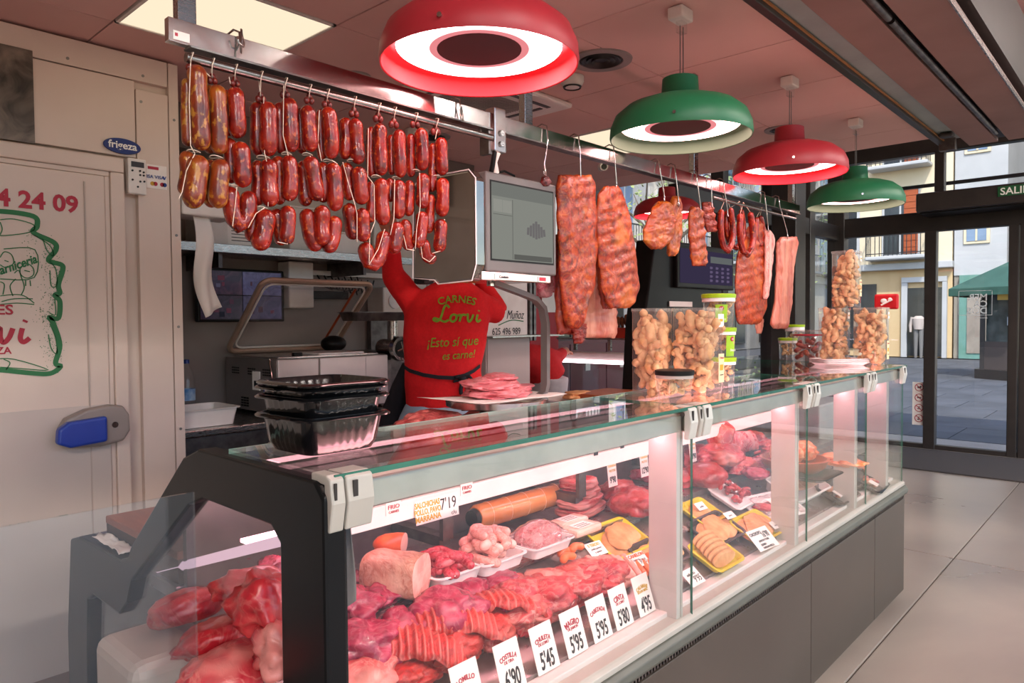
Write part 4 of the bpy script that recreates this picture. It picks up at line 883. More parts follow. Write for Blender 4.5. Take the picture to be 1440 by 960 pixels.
# inner service shelf with lit front lip
box('service_shelf', (.90, 1.48, 1.035), (3.6, 1.74, 1.048), stl, t); box('shelf_lip', (.90, 1.465, .995), (3.6, 1.48, 1.048), glowp, t, bevel=.002)
for x in (1.33, 1.96, 2.65): box('shelf_bracket', (x, 1.485, .90), (x+.04, 1.50, 1.035), dsteel, t); box('bracket_back', (x, 1.50, .88), (x+.04, 1.72, .91), dsteel, t)
box('work_ledge', (1.28, 1.76, 1.05), (4.2, 2.36, 1.09), stl, t, bevel=.004); box('low_ledge', (.70, 1.74, .85), (1.28, 2.38, .885), stl, t, bevel=.004); box('ledge_front', (.70, 2.34, .50), (4.2, 2.36, .85), dsteel, t); box('ledge_back_panel', (1.28, 2.34, .85), (4.2, 2.355, 1.05), dsteel, t); box('ledge_end_panel', (1.28, 1.76, .85), (1.30, 2.34, 1.05), dsteel, t)
emit(MB().tube([(.722, 1.95, .862), (.722, 1.155, 1.130)], .011, 4), 'inner_light_bar', emat('bar_glow', (1, .62, .70), .5), t)
# upper aluminium rail just behind the glass top edge and lamp under it
emit(MB().prism([(1.05, 1.185), (1.05, 1.235), (1.075, 1.245), (1.12, 1.245), (1.12, 1.205), (1.09, 1.19)], lambda y, z: (.70, y, z), lambda y, z: (4.24, y, z)), 'top_rail', alu, t, bevel=.003)
box('rail_lower_flange', (.70, 1.12, 1.18), (4.2, 1.165, 1.19), alu, t)
box('ceiling_uplight_strip', (.76, 1.128, 1.191), (4.15, 1.158, 1.197), emat('ceiling_uplight_glow', (1, .46, .48), 10), t)  # added strip shining up through the glass to brighten the shop ceiling
pink_led = emat('pink_case_led', (1, .40, .47), 12)
emit(MB().box((.76, 1.095, 1.172), (4.15, 1.125, 1.18)), 'case_led_strip', pink_led, t)
emit(MB().box((.76, 1.50, 1.024), (3.5, 1.53, 1.032)), 'shelf_led_strip', emat('pink_shelf_led', (1, .44, .50), 5), t)
emit(MB().box((.75, 1.375, 1.222), (4.15, 1.40, 1.228)), 'rear_led_strip', emat('pink_rear_led', (1, .44, .5), 1.6), t)
# posts, clamps
PX = [(1.86, .075), (2.77, .075), (3.49, .075), (4.0, .075)]
for x, w_ in PX:
    emit(MB().box((x, 1.052, .63), (x+.022, 1.052+w_+.02, 1.235)), 'post', alup, t, bevel=.002)
    box('post_front_cap', (x+.022, 1.050, .63), (x+.034, 1.075, 1.235), silm, t, bevel=.002)
    emit(MB().tube([(x-.001, 1.10, 1.20), (x-.003, 1.10, 1.20)], .008, 12), 'screw', dsteel, t)
box('post', (.695, 1.052, .63), (.715, 1.10, 1.235), blackm, t)
cl = mat('clamp_grey', '#c9c8c0', '#bfbeb6', 5, .35)
def clamp(x, w_=.05, pale=0):
    a = [(1.030, 1.262), (1.018, 1.255), (1.012, 1.215), (1.022, 1.165), (1.036, 1.165), (1.036, 1.245), (1.075, 1.248), (1.075, 1.262)]
    c_ = emit(MB().prism(a, lambda y, z: (x, y, z), lambda y, z: (x+w_, y, z)), 'glass_clamp', silm if pale else cl, t, bevel=.003)
    emit(MB().tube([(x-.001, 1.04, 1.238), (x-.003, 1.04, 1.238)], .007, 12), 'clamp_screw', dsteel, c_)
    box('clamp_slot', (x+w_*.2, 1.0115, 1.222), (x+w_*.36, 1.0155, 1.25), dgrey, c_)
clamp(.662, .028, 1); clamp(.694, .055, 1)
for x in (1.875, 2.80, 3.56): clamp(x, .045); clamp(x+.058, .02, 1); clamp(x+.088, .05)
clamp(4.17, .06)
# glass
GX = [.70, 1.935, 2.87, 3.63, 4.26]
for i in range(4):
    g_ = box('front_glass', (GX[i]+.002, 1.040, .628), (GX[i+1]-.002, 1.046, 1.240), gcase, t)
    box('glass_edge', (GX[i+1]-.0035, 1.0395, .628), (GX[i+1]-.0015, 1.0465, 1.240), gedge, g_)
box('end_glass', (4.255, 1.05, .628), (4.262, 1.9, 1.245), gcase, t)
for i, (x0, x1, y1) in enumerate([(.675, 1.93, 1.40), (1.935, 3.2, 1.40), (3.205, 4.27, 1.98)]):
    g_ = box('top_glass', (x0, 1.026, 1.252), (x1, y1, 1.261), gcase, t)
    box('glass_edge', (x0, 1.0235, 1.2515), (x1, 1.0262, 1.2615), gedge, g_)
    box('glass_edge', (x0, y1, 1.2515), (x1, y1+.002, 1.2615), mat('pale_glass_edge', '#8fb5a5', None, rough=.15), g_)
    box('glass_edge', (x1-.002, 1.026, 1.2515), (x1, y1, 1.2615), gedge, g_)
for x in (1.2, 2.4, 3.3): box('glass_bracket', (x, 1.37, 1.24), (x+.03, 1.385, 1.25), acry, t)
for x in (3.7, 4.2): box('glass_bracket', (x, 1.9, 1.09), (x+.025, 1.915, 1.25), acry, t)
# black end panel with window
outer = [(1.026, .30), (1.026, 1.225), (1.05, 1.250), (1.50, 1.252), (1.575, 1.225), (1.93, .945), (1.965, .905), (2.03, .945), (2.20, .955), (2.34, .945), (2.385, .90), (2.42, .55), (2.42, .30)]
inner = [(1.172, .36), (1.172, 1.12), (1.205, 1.148), (1.50, 1.152), (1.56, 1.125), (1.90, .875), (1.92, .84), (1.985, .755), (2.02, .745), (2.21, .745), (2.225, .70), (2.24, .36)]
ep = MB(); n = len(inner)
f0, f1 = (lambda y, z: (.655, y, z)), (lambda y, z: (.70, y, z))
# frame built as two strips meeting at the bottom centre
def strip(mb, A, B, fa_, fb_):
    k = len(A); vs = [fa_(*p) for p in A]+[fa_(*p) for p in B]+[fb_(*p) for p in A]+[fb_(*p) for p in B]; fs = []
    for i in range(k):
        j = (i+1) % k
        fs += [(i, k+i, k+j, j), (2*k+i, 2*k+j, 3*k+j, 3*k+i), (i, j, 2*k+j, 2*k+i), (k+i, 3*k+i, 3*k+j, k+j)]
    mb.add(vs, fs)
O2 = [(1.026, .10), (1.026, 1.225), (1.05, 1.250), (1.50, 1.252), (1.575, 1.225), (1.89, .965), (1.915, .93), (1.965, .915), (2.29, .908), (2.37, .885), (2.42, .60), (2.42, .10)]
I2 = [(1.172, .20), (1.172, 1.12), (1.205, 1.148), (1.48, 1.150), (1.55, 1.125), (1.895, .875), (1.93, .81), (1.985, .765), (2.18, .765), (2.225, .74), (2.24, .60), (2.25, .20)]
strip(ep, O2, I2, f0, f1)
bpn = mat('black_end_panel', '#0e0f10', '#121314', 6, .34, spec=.22)
e_ = emit(ep, 'end_panel', bpn, t, bevel=.006, bseg=2)
box('inner_black_liner', (.70, 1.05, .62), (.715, 1.172, 1.23), blackm, t)
box('end_window_glass', (.672, 1.165, .19), (.677, 2.26, 1.16), glass('tinted_end_glass', (.86, .88, .92), 1.4), t) if False else emit(MB().prism(I2, lambda y, z: (.674, y, z), lambda y, z: (.679, y, z)), 'end_window_glass', glass('tinted_end_glass', (.9, .92, .95), 1.4, haze=.012, hazec=(.35, .45, .65)), t)

# clear side screen left of the case
t = thing('clear_side_screen', 'tall clear glass screen at the left, beside the black end panel of the counter', 'glass screen', (.2, 1.34, 0))
box('glass_sheet', (-.5, 1.345, 0), (.58, 1.353, 1.20), glass('hazy_screen', (.90, .93, .95), 1.45, haze=.025, hazec=(.42, .5, .55)), t)
box('base_shoe', (-.5, 1.33, 0), (.58, 1.37, .03), alu, t)
# grey cloth hanging inside end panel
cg = mat('grey_cloth', '#6d6461', '#7a706c', 8, .85, bump=.2)
t = thing('grey_cloth', 'grey cloth hanging inside the case behind the black end panel', 'cloth', (.74, 1.2, 1.2))
def clf(u, v, s): 
    y = 1.075+.085*u*(1-.3*v)+.004*math.sin(v*5); return (.735+.012*math.sin(u*9+v*2)+(.002 if s else 0), y, 1.205-.19*v-.03*math.sin(u*2.2)*v)
emit(MB().slab(clf, 14, 14), 'cloth', cg, t, smooth=2)

# ================================================================== things on the work ledge
woodr = mat('red_brown_board', '#8a4526', '#9c5231', 5, .45, stretch=(8, 1, 1))
t = thing('cutting_board', 'thick red-brown cutting board on the ledge behind the black end panel', 'cutting board', (.9, 2.1, .886)); box('board', (.71, 1.75, .945), (1.26, 2.24, .966), woodr, t, bevel=.003); box('board_side', (.712, 1.752, .886), (1.258, 2.238, .9455), mat('board_edge', '#3f2015', None, rough=.6), t)
t = thing('crumpled_paper', 'crumpled white paper scrap beside the red-brown board', 'paper', (.7, 2.25, .957))
pc = MB(); 
def crf(u, v, s): p_ = V((.665+.04*u, 1.99+.22*v, .915+.012*noise.noise(V((u*3, v*8, 2)))+.006)); return p_+V((0, 0, .002 if s else 0))
emit(MB().slab(crf, 8, 14), 'paper', card, t, smooth=2)
t = thing('cutting_board', 'red-brown cutting block on the ledge left of the tall rind containers', 'cutting board', (3.0, 2.1, 1.091)); box('board', (2.95, 1.95, 1.091), (3.30, 2.3, 1.135), woodr, t, bevel=.005)

# ================================================================== MEAT MATERIALS
ham_m = meat('ham_flesh', '#84101a', '#b8202c', '#cf4848', '#e2a090', .12, 9, .3)
pork = meat('pork_flesh', '#941828', '#be2c3a', '#d65a58', '#e8a89a', 0.4, 12, .3)
porkp = meat('pale_pork_flesh', '#b4383e', '#cf5654', '#de8478', '#eebcac', 0.45, 11, .3)
magen = meat('dark_magenta_flesh', '#74082c', '#9c163e', '#bf3c5a', '#d8808c', 0.25, 13, .25)
beef = meat('beef_flesh', '#780a18', '#a11420', '#bd3038', '#d98c80', 0.15, 10, .28)
ribm = meat('raw_rib_flesh', '#8a0e10', '#bb1f1c', '#d23a30', '#e4887a', 0.22, 18, .3, stretch=(1, 3, 1))
smok = meat('paprika_rib_flesh', '#4e0c06', '#8e2408', '#bb4c0e', '#d07822', 0.3, 16, .42, bump=.8, dist=2.2, coat=.15)
smokr = meat('dark_paprika_flesh', '#4a0a0a', '#7c160e', '#a23a14', '#bc5c20', 0.25, 15, .4, bump=.7)
bac = meat('bacon_flesh', '#9c4434', '#b4604c', '#c8806a', '#d49c80', 0.4, 7, .4, stretch=(4, 1, .35))
bacs = meat('streaky_side', '#a8343a', '#c65a54', '#e0a090', '#f3d3c2', .8, 10, .4, stretch=(8, 8, .3))
cooked = meat('cooked_meat', '#b5705a', '#cf9078', '#e0ac92', '#efcdb4', .5, 18, .45, stretch=(3, 1, 1))
cookcut = meat('cooked_cut_face', '#e08a80', '#eca598', '#f3bcae', '#f8d6ca', .35, 10, .35)
mince = meat('minced_meat', '#a82634', '#cc4450', '#e4787c', '#f3c6c0', .7, 60, .4, bump=1.2)
cutlet = mat('breaded_cutlet', '#d08a50', '#e6ae78', 22, .6, bump=.6, bscale=60)
marin = meat('orange_marinated_meat', '#c2401e', '#e06a35', '#f09a62', '#f7cfa6', .5, 14, .35)
chor = sausm('chorizo_skin', '#4e0805', '#7e130a', '#9c240e', '#bf541c', .5, 75)
chory = sausm('pale_speckled_sausage_skin', '#521206', '#7d2a0c', '#9c4c12', '#b8802c', .85, 55, .3)
knotm = sausm('dark_sausage_end', '#3a0605', '#5e0d08', '#7c1a0e', '#94401a', .3, 90, .35)
raws = meat('red_fresh_sausage', '#98102a', '#b8223a', '#cc4450', '#e08888', 0.3, 40, .25, bump=.15)
rawp = meat('pale_fresh_sausage', '#dd8078', '#e99f92', '#f3baaa', '#f9d8cb', .4, 30, .25, bump=.1)
frank = mat('orange_sausage', '#e0672c', '#ea7d40', 12, .28, coat=.3)
frankp = mat('pale_pink_sausage', '#ee9f92', '#f4b8a8', 12, .3, coat=.3)
clay = mat('clay_pot', '#9a4522', '#aa5230', 6, .45)

def lump(name, c, dims, mt, seed=0, rot=0, tilt=(0, 0), amp=.28, fr=1.5, sub=4, label=None, cat='meat', group=None, parent=None, fold=.10, flat=.75, box_=0):
    """organic chunk: displaced ball with folds, flattened underside. dims = full sizes"""
    import bmesh
    bm = bmesh.new(); bmesh.ops.create_icosphere(bm, subdivisions=sub, radius=1)
    M = Matrix.Rotation(rot, 3, 'Z') @ Matrix.Rotation(tilt[0], 3, 'X') @ Matrix.Rotation(tilt[1], 3, 'Y'); d = V(dims)/2; s = V((seed*3.7, seed*1.3, seed*7.1))
    vs = []
    for v in bm.verts:
        p = v.co.copy()
        if box_:
            k = 1/max((abs(p.x)**box_+abs(p.y)**box_+abs(p.z)**box_)**(1/box_), 1e-6); p = p*k
        q = p*fr+s
        h = amp*noise.fractal(q, 1.0, 2.0, 4) if False else amp*(noise.noise(q)+.5*noise.noise(q*2.1)+.25*noise.noise(q*4.3))
        h -= fold*max(0, 1-abs(noise.noise(p*fr*1.3+s*2))*7)
        p = p*(1+h); p.z = max(p.z, -flat)
        vs.append(V(c)+M @ V((p.x*d.x, p.y*d.y, p.z*d.z)))
    fs = [tuple(v.index for v in f.verts) for f in bm.faces]; bm.free()
    mb = MB(); mb.v = [tuple(v) for v in vs]; mb.f = fs
    return emit(mb, name, mt, parent, smooth=2, label=label, cat=cat if parent is None else None, group=group)

def ribs(name, fn, mt, n, label=None, thick=.02, amp=.006, parent=None, nu=60, nv=24, cat='meat', cut=.6, edge=.05, seed=1, along='u', bone='#e8b9a0'):
    """rib slab on surface fn(u,v)->point, ribs run across u"""
    e = 1e-3; vals = []
    def g(u, v, s):
        p = fn(u, v); du = fn(min(u+e, 1), v)-fn(max(u-e, 0), v); dv = fn(u, min(v+e, 1))-fn(u, max(v-e, 0)); nn = du.cross(dv).normalized()
        t_ = u if along == 'u' else v
        r_ = math.cos(t_*n*2*math.pi); rag = .5+.5*noise.noise(V((u*9, v*9, seed)))
        d = min(min(u, 1-u), min(v, 1-v))
        rnd_ = min(1, d/edge)**.5
        q = p+nn*((thick*.5*rnd_*(.8+.4*rag)+amp*r_*rnd_+.012*noise.noise(V((u*5, v*5, seed*3)))*thick/.02*.5) if s else -thick*.5*rnd_*(.7+.5*rag))
        o2 = V((noise.noise(V((u*6, v*6, seed+5))), noise.noise(V((u*6, v*6, seed+9))), noise.noise(V((u*7, v*5, seed+2)))))*.012*(1 if d < .08 else .3)*thick/.02
        vals.append(max(0, r_-.35)*cut*(.4+.9*rag) if s else 0)
        return q+o2
    mb = MB().slab(g, nu, nv)
    return emit(mb, name, mt, parent, smooth=2, label=label, cat=cat if parent is None else None, attr=vals)

def plane_fn(c, a, b, bend=None):
    c, a, b = V(c), V(a), V(b)
    def f(u, v):
        p = c+a*(u-.5)+b*(v-.5)
        return p+bend(u, v) if bend else p
    return f
def lc(px_, py_, h): return low(px_, py_, h)

# ---- front deck, from the near end
def L(name, x, y, w_, d_, h_, mt, seed, label, rot=0, lift=None, **k):
    c = low(x, y, h_*.36 if lift is None else lift)
    ym = 1.185+.5*d_*1.25
    if c.y < ym: c.z += (ym-c.y)*S_DECK; c.x += (ym-c.y)*.95; c.y = ym
    return lump(name, c, (w_*1.28, d_*1.25, h_*1.12), mt, seed, rot, label=label, **k)
L('pork_fillet', 512, 948, .17, .12, .07, porkp, 3, 'pale fatty pork fillet at the near bottom corner of the counter', rot=.4)
L('pork_offcut', 505, 905, .14, .13, .09, magen, 4, 'magenta pork cut behind the pale fillet at the near end', rot=.2, amp=.35)
L('pork_offcut', 560, 880, .12, .10, .07, magen, 5, 'small dark pink pork cut just left of the tall magenta roast', rot=.7, amp=.35)
L('pork_roast', 628, 862, .16, .13, .10, magen, 6, 'tall magenta pork roast in plastic behind the standing rib racks', rot=-.2, lift=.05)
def rack(cx, cy, ang, L_, r_, lift, a0=-60, a1=190, sag=.03):
    c = low(cx, cy, lift); dd = V((math.cos(ang), math.sin(ang), -.18)).normalized(); sd = V((-dd.y, dd.x, 0)).normalized()
    def f(u, v):
        a = R(a1+(a0-a1)*v); bow = 1-.25*(2*u-1)**2
        return c+dd*(u-.5)*L_+sd*r_*1.25*math.cos(a)*bow+V((0, 0, r_*math.sin(a)*bow-sag*(2*u-1)**2))
    return f
ribs('rib_rack', rack(588, 918, -.60, .22, .052, .030, -35, 165), ribm, 13, 'curved raw rib rack nearest the end panel, arched over with ribs showing', cut=.9, amp=.0032, along='u', seed=2, thick=.015, nu=110)
ribs('rib_rack', rack(640, 885, -.50, .25, .055, .035, -35, 160), ribm, 15, 'second curved raw rib rack, arched higher behind the first one', cut=.9, amp=.0032, seed=3, thick=.015, nu=120)
ribs('rib_rack', rack(706, 862, -.42, .23, .050, .034, -35, 140), ribm, 12, 'broad raw rib rack leaning behind the COSTILLA price card', cut=.9, amp=.003, seed=4, thick=.016, nu=110)
L('pork_offcut', 560, 945, .10, .10, .05, ribm, 7, 'small red rib end lying in front of the curved rib racks', rot=.2)
L('pork_cut', 655, 832, .11, .09, .06, magen, 8, 'small glossy magenta cut in cling film beside the foam trays', rot=.1)
L('pork_roast', 725, 832, .13, .10, .075, pork, 9, 'round rosy pork roast in the middle of the front row', rot=.3)
L('pork_shoulder', 735, 862, .17, .11, .07, porkp, 10, 'pale folded pork shoulder in front of the round rosy roast', rot=.15)
L('pork_roast', 775, 880, .16, .13, .08, pork, 11, 'smooth pink pork roast behind the MAGRO price card', rot=.35)
L('pork_cut', 790, 850, .12, .09, .055, beef, 12, 'deep red lean cut between the pink roast and the neck chops', rot=.2)
L('pork_neck', 825, 845, .18, .11, .075, pork, 13, 'marbled pork neck chops behind the CABEZADA price card', rot=.3, amp=.35)
L('pork_loin', 815, 808, .30, .12, .055, porkp, 14, 'long pale pork loin slab in front of the small sausages', rot=.08, amp=.16, fold=.03)
L('pork_neck', 862, 835, .12, .10, .07, pork, 15, 'red pork neck end behind the CINTA price card', rot=.5, amp=.35)
L('pork_cut', 690, 905, .12, .10, .07, ribm, 16, 'ruddy rib piece lying behind the COSTILLA price card', rot=.6)
L('pork_cut', 640, 948, .14, .10, .07, ribm, 26, 'ruddy rib piece behind the LOMILLO price card at the front edge', rot=.4)
L('pork_cut', 755, 905, .12, .09, .06, pork, 17, 'pink chop tucked behind the CHULETA price card', rot=.6)
# small sausages row
def sausage(name, pts, r, mt, label=None, group=None, parent=None, n=12, cat='sausage', taper=2):
    pts = [V(p) for p in pts]; fine = []
    for i in range(len(pts)-1):
        a = pts[max(i-1, 0)]; b = pts[i]; c = pts[i+1]; d = pts[min(i+2, len(pts)-1)]; K = max(3, int(24/(len(pts)-1)/2))
        for k in range(K): t_ = k/K; fine.append(.5*((2*b)+(-a+c)*t_+(2*a-5*b+4*c-d)*t_*t_+(-a+3*b-3*c+d)*t_**3))
    fine.append(pts[-1]); N_ = len(fine); Ls = [0]
    for i in range(1, N_): Ls.append(Ls[-1]+(fine[i]-fine[i-1]).length)
    T_ = Ls[-1]
    # resample denser at ends
    out = []; rr = []
    def pos(s_):
        for i in range(1, N_):
            if Ls[i] >= s_: q = (s_-Ls[i-1])/max(Ls[i]-Ls[i-1], 1e-9); return fine[i-1].lerp(fine[i], q)
        return fine[-1]
    cap = min(r*1.1, T_*.45)
    ss = [0, cap*.1, cap*.3, cap*.6, cap]+[cap+(T_-2*cap)*k/8 for k in range(1, 8)]+[T_-cap, T_-cap*.6, T_-cap*.3, T_-cap*.1, T_]
    for s_ in ss:
        e = min(s_, T_-s_)/cap; k = math.sqrt(max(0, 1-(1-min(e, 1))**taper)); out.append(pos(s_)); rr.append(max(r*k, r*.06)*(1+.04*math.sin(s_*90)))
    return emit(MB().tube(out, rr, n), name, mt, parent, smooth=2, label=label, cat=None if parent else cat, group=group)
for k in range(11):
    x = 836+k*8.5; c = low(x, 798-k*.5+(k % 2)*2, .020); d = V((.02, .07, S_DECK*.07))*.62
    mt_ = frankp if k < 7 else frank
    sausage('small_sausage', [c-d, c+V((0, 0, .006)), c+d], .0115, mt_, ('pale pink small sausage in the close row behind the loin slab' if k < 7 else 'orange small sausage at the right end of the close row'), ('pale pink small sausages in a row' if k < 7 else 'orange small sausages in a row'))
for k, (x, y) in enumerate([(796, 778), (812, 772), (800, 786)]):
    c = low(x, y, .03+.008*k); sausage('frankfurter', [c+V((-.03, 0, 0)), c+V((0, .012, .006)), c+V((.035, .0, 0))], .0125, frank, ['orange curved frankfurter at the left end of the sausage row, upper left', 'orange curved frankfurter nearest the yellow tray of cutlets', 'orange frankfurter lying lowest beside the pale small sausages'][k])

# ---- trays with cutlets (front deck, right half)
def tray(x, y, L_, Wd, H, mt, lb, rot=0, lift=.0, cat='tray', tl=1, pl='low', name='food_tray'):
    c = low(x, y, lift+.004) if pl == 'low' else up(x, y, lift)
    if pl == 'low': L_ *= 1.3; Wd *= 1.22
    M = Matrix.Translation(c) @ Matrix.Rotation(rot, 4, 'Z') @ (Matrix.Rotation(math.atan(S_DECK)*tl, 4, 'X') if pl == 'low' else Matrix.Identity(4))
    o = emit(tray_mb(0, 0, 0, L_, Wd, H, Mx=M, fl=.012, lip=.006, rc=.02), name, mt, None, smooth=True, label=lb, cat=cat); return o, M
def cutlets(M, L_, Wd, spots, lb, grp, mt=None, h=.010):
    for k, (u, v, a, s, zz) in enumerate(spots):
        def f(uu, vv, side, u=u, v=v, a=a, s=s, zz=zz, k=k):
            x = (2*uu-1); y = (2*vv-1); q = x*math.sqrt(1-y*y/2); w2 = y*math.sqrt(1-x*x/2); rr = 1+.16*noise.noise(V((q*1.5, w2*1.5, k+zz*50)))
            X_ = q*.078*s*rr; Y_ = w2*.048*s*rr; e = max(0, 1-(q*q+w2*w2))**.4
            z = zz+(h*e if side else 0)+.006*noise.noise(V((q*1.4, w2*1.4, k)))
            return M @ V((u*L_*1.1+X_*math.cos(a)-Y_*math.sin(a), v*Wd+X_*math.sin(a)+Y_*math.cos(a), z+.006))
        emit(MB().slab(f, 14, 12), 'cutlet', mt or cutlet, None, smooth=2, label=lb, cat='cutlet', group=grp)
dark_t = mat('dark_brown_tray', '#2c2220', '#3a2c28', 8, .35)
def sign(x, y, w_, h_, lines, lb, fn=low, lift=.03, rot=0, pitch=None, name='price_tag', up_=None, dirx=None):
    c = fn(x, y, lift) if not isinstance(fn, str) else lift
    ex_ = V(dirx) if dirx else V((math.cos(rot), math.sin(rot), 0)); pt = R(62) if pitch is None else R(pitch)
    ex_.normalize(); fwd = V((-ex_.y, ex_.x, 0)).normalized(); ey_ = fwd*math.cos(pt)+V((0, 0, math.sin(pt))); nn = ex_.cross(ey_)
    t = thing(name, lb, 'price tag', c)
    mb = MB(); vs = [c+ex_*a*w_/2+ey_*b*h_+nn*n_ for n_ in (-.0012, 0) for a, b in ((-1, 0), (1, 0), (1, 1), (-1, 1))]
    mb.add(vs, [(3, 2, 1, 0), (4, 5, 6, 7), (0, 1, 5, 4), (1, 2, 6, 5), (2, 3, 7, 6), (3, 0, 4, 7)]); emit(mb, 'card', card, t)
    for (s, sz, u, v, mt_, kw) in lines: letters(s, sz, c+ex_*u*w_/2+ey_*v*h_+nn*.0003, ex_, ey_, mt_, t, ext=.0003, lift=.0002, **kw)
    return t
O1, M1 = tray(868, 762, .17, .12, .022, yel, 'yellow tray of thin breaded cutlets, front left of the tray rows', rot=.0)
cutlets(M1, .17, .12, [(-.1, -.1, .3, 1.05, .002), (.2, .1, .1, 1.1, .008), (.05, .05, .5, 1.0, .014)], 'thin breaded cutlet in the leftmost yellow tray', 'cutlets in the leftmost yellow tray')
O2_, M2 = tray(925, 712, .17, .11, .022, yel, 'yellow cutlet tray behind the leftmost yellow tray, next to the beef', rot=.0)
cutlets(M2, .17, .11, [(-.1, 0, .3, 1.0, .002), (.2, .1, .1, 1.0, .01)], 'breaded cutlet in the yellow tray next to the beef', 'cutlets in the rear left yellow tray')
O3, M3 = tray(925, 782, .18, .10, .022, dark_t, 'dark tray of breaded cutlets left of the first pale post', rot=.0)
cutlets(M3, .18, .10, [(-.2, 0, .2, 1.0, .004), (.2, 0, -.1, 1.0, .012)], 'breaded cutlet in the dark tray left of the post', 'cutlets in the near dark tray')
O4, M4 = tray(985, 724, .13, .10, .022, yel, 'yellow tray with a blank card, behind the row of dark cutlet trays', rot=0)
cutlets(M4, .13, .10, [(0, 0, .2, .95, .006)], 'single breaded cutlet in the rear yellow tray right of the post', 'cutlet in the rear right yellow tray')
O5, M5 = tray(1005, 748, .19, .11, .022, dark_t, 'dark tray of flat breaded cutlets right of the first pale post', rot=.0)
cutlets(M5, .19, .11, [(-.22, -.05, .2, 1.1, .004), (.2, 0, .1, 1.15, .006), (0, .05, .4, 1.1, .014)], 'flat breaded cutlet in the dark tray right of the post', 'cutlets in the far dark tray')
O6, M6 = tray(1062, 745, .19, .11, .022, yel, 'yellow tray of large round cutlets behind the tilted price card', rot=.0)
cutlets(M6, .19, .11, [(-.2, 0, .2, 1.15, .004), (.2, .05, .1, 1.15, .006), (0, 0, .4, 1.2, .016)], 'large pale breaded cutlet behind the tilted price card', 'cutlets in the yellow tray with tilted card')
O7, M7 = tray(1004, 783, .15, .11, .022, yel, 'yellow tray of stacked cutlet slices at the front sill', rot=.0)
for k in range(6):
    def f(uu, vv, side, k=k):
        x = (2*uu-1); z = (2*vv-1); q = x*math.sqrt(1-z*z/2); w2 = z*math.sqrt(1-x*x/2)
        return M7 @ V((q*.08+.006*k-.01, -.052+.020*k+(.011 if side else 0)+w2*.012+.012, .026+w2*.018))
    emit(MB().slab(f, 16, 6), 'cutlet_slice', cutlet, None, smooth=2, label='breaded slice standing in the front yellow tray', cat='cutlet', group='slices in the front yellow tray', bevel=.002)

# ---- right half of the front deck: white trays, black trays, casserole
O8, M8 = tray(1028, 700, .16, .12, .02, trayw, 'white foam tray of bright red meat strips', rot=.05)
for k in range(26):
    a = rnd.uniform(0, 3.1); c = M8 @ V((rnd.uniform(-.06, .06), rnd.uniform(-.045, .045), .018+rnd.uniform(0, .03))); d = V((math.cos(a), math.sin(a), rnd.uniform(-.2, .4)))*.022
    sausage('meat_strip', [c-d, c+V((0, 0, .006)), c+d], rnd.uniform(.006, .01), beef, 'bright red meat strip heaped in the white foam tray', 'red meat strips in the foam tray', n=8, cat='meat')
O9, M9 = tray(1085, 716, .22, .12, .022, trayw, 'white foam tray of film-wrapped ribs with price label', rot=-.25)
for k in range(3):
    lump('wrapped_rib', M9 @ V((-.065+.065*k, 0, .024)), (.07, .09, .03), pork, 40+k, rot=.3, label='marbled rib piece wrapped in the white tray near the second post', group='wrapped ribs in the foam tray', sub=3)
emit(MB().slab(lambda u, v, s: M9 @ V(((u-.5)*.21, (v-.5)*.115, .030+.014*math.sin(u*3.14)*math.sin(v*3.14)+.0025*noise.noise(V((u*9, v*9, 1)))+(.0005 if s else 0))), 20, 14), 'cling_film', glass('cling_film', (.98, .97, .97), 1.3, haze=.04, hazec=(1, .95, .95), rough=.05), None, smooth=2, label='cling film stretched over the white tray of ribs', cat='film')
tag(box('paper_label', (0, 0, 0), (.05, .035, .0006), card), 'small label card on the white tray of wrapped ribs', 'label').matrix_world = M9 @ Matrix.Translation((-.02, 0, .048))
O10, M10 = tray(1118, 690, .30, .14, .045, trayw, 'long white tray of a brownish pork slab behind the second post', rot=.0)
lump('pork_slab', M10 @ V((0, 0, .045)), (.29, .13, .045), cooked, 50, label='long flat brownish pork slab under cling film in the far white tray', sub=4, amp=.1, fold=.02)
for k, (x, y, r_, lb) in enumerate([(1175, 694, 0, 'black tray of chopped sausage meat with a white label, nearest'), (1192, 672, .1, 'black oval tray of diced meat behind the labelled one'), (1222, 680, .1, 'black tray with a white card at the far end of the counter'), (1215, 660, 0, 'black tray at the far rear corner of the counter')]):
    o_, M_ = tray(x, y, .20, .12, .024, black, lb, rot=r_)
    for q in range(10): lump('meat_piece', M_ @ V((rnd.uniform(-.06, .06), rnd.uniform(-.03, .03), .016)), (.035, .03, .02), marin if q % 2 else mince, 60+q+k*10, sub=2, label='bite-sized orange red meat piece in '+['the nearest labelled black tray', 'the black oval tray', 'the black tray with a white card', 'the black tray in the rear corner'][k], group='meat pieces in black tray '+['near', 'middle', 'far', 'rear'][k])
    if k in (0, 2): tag(box('paper_label', (0, 0, 0), (.06, .045, .0006), card), ['white label lying on the nearest black tray', '', 'white card on the black tray at the far end'][k], 'label').matrix_world = M_ @ Matrix.Translation((-.055, -.02, .031))
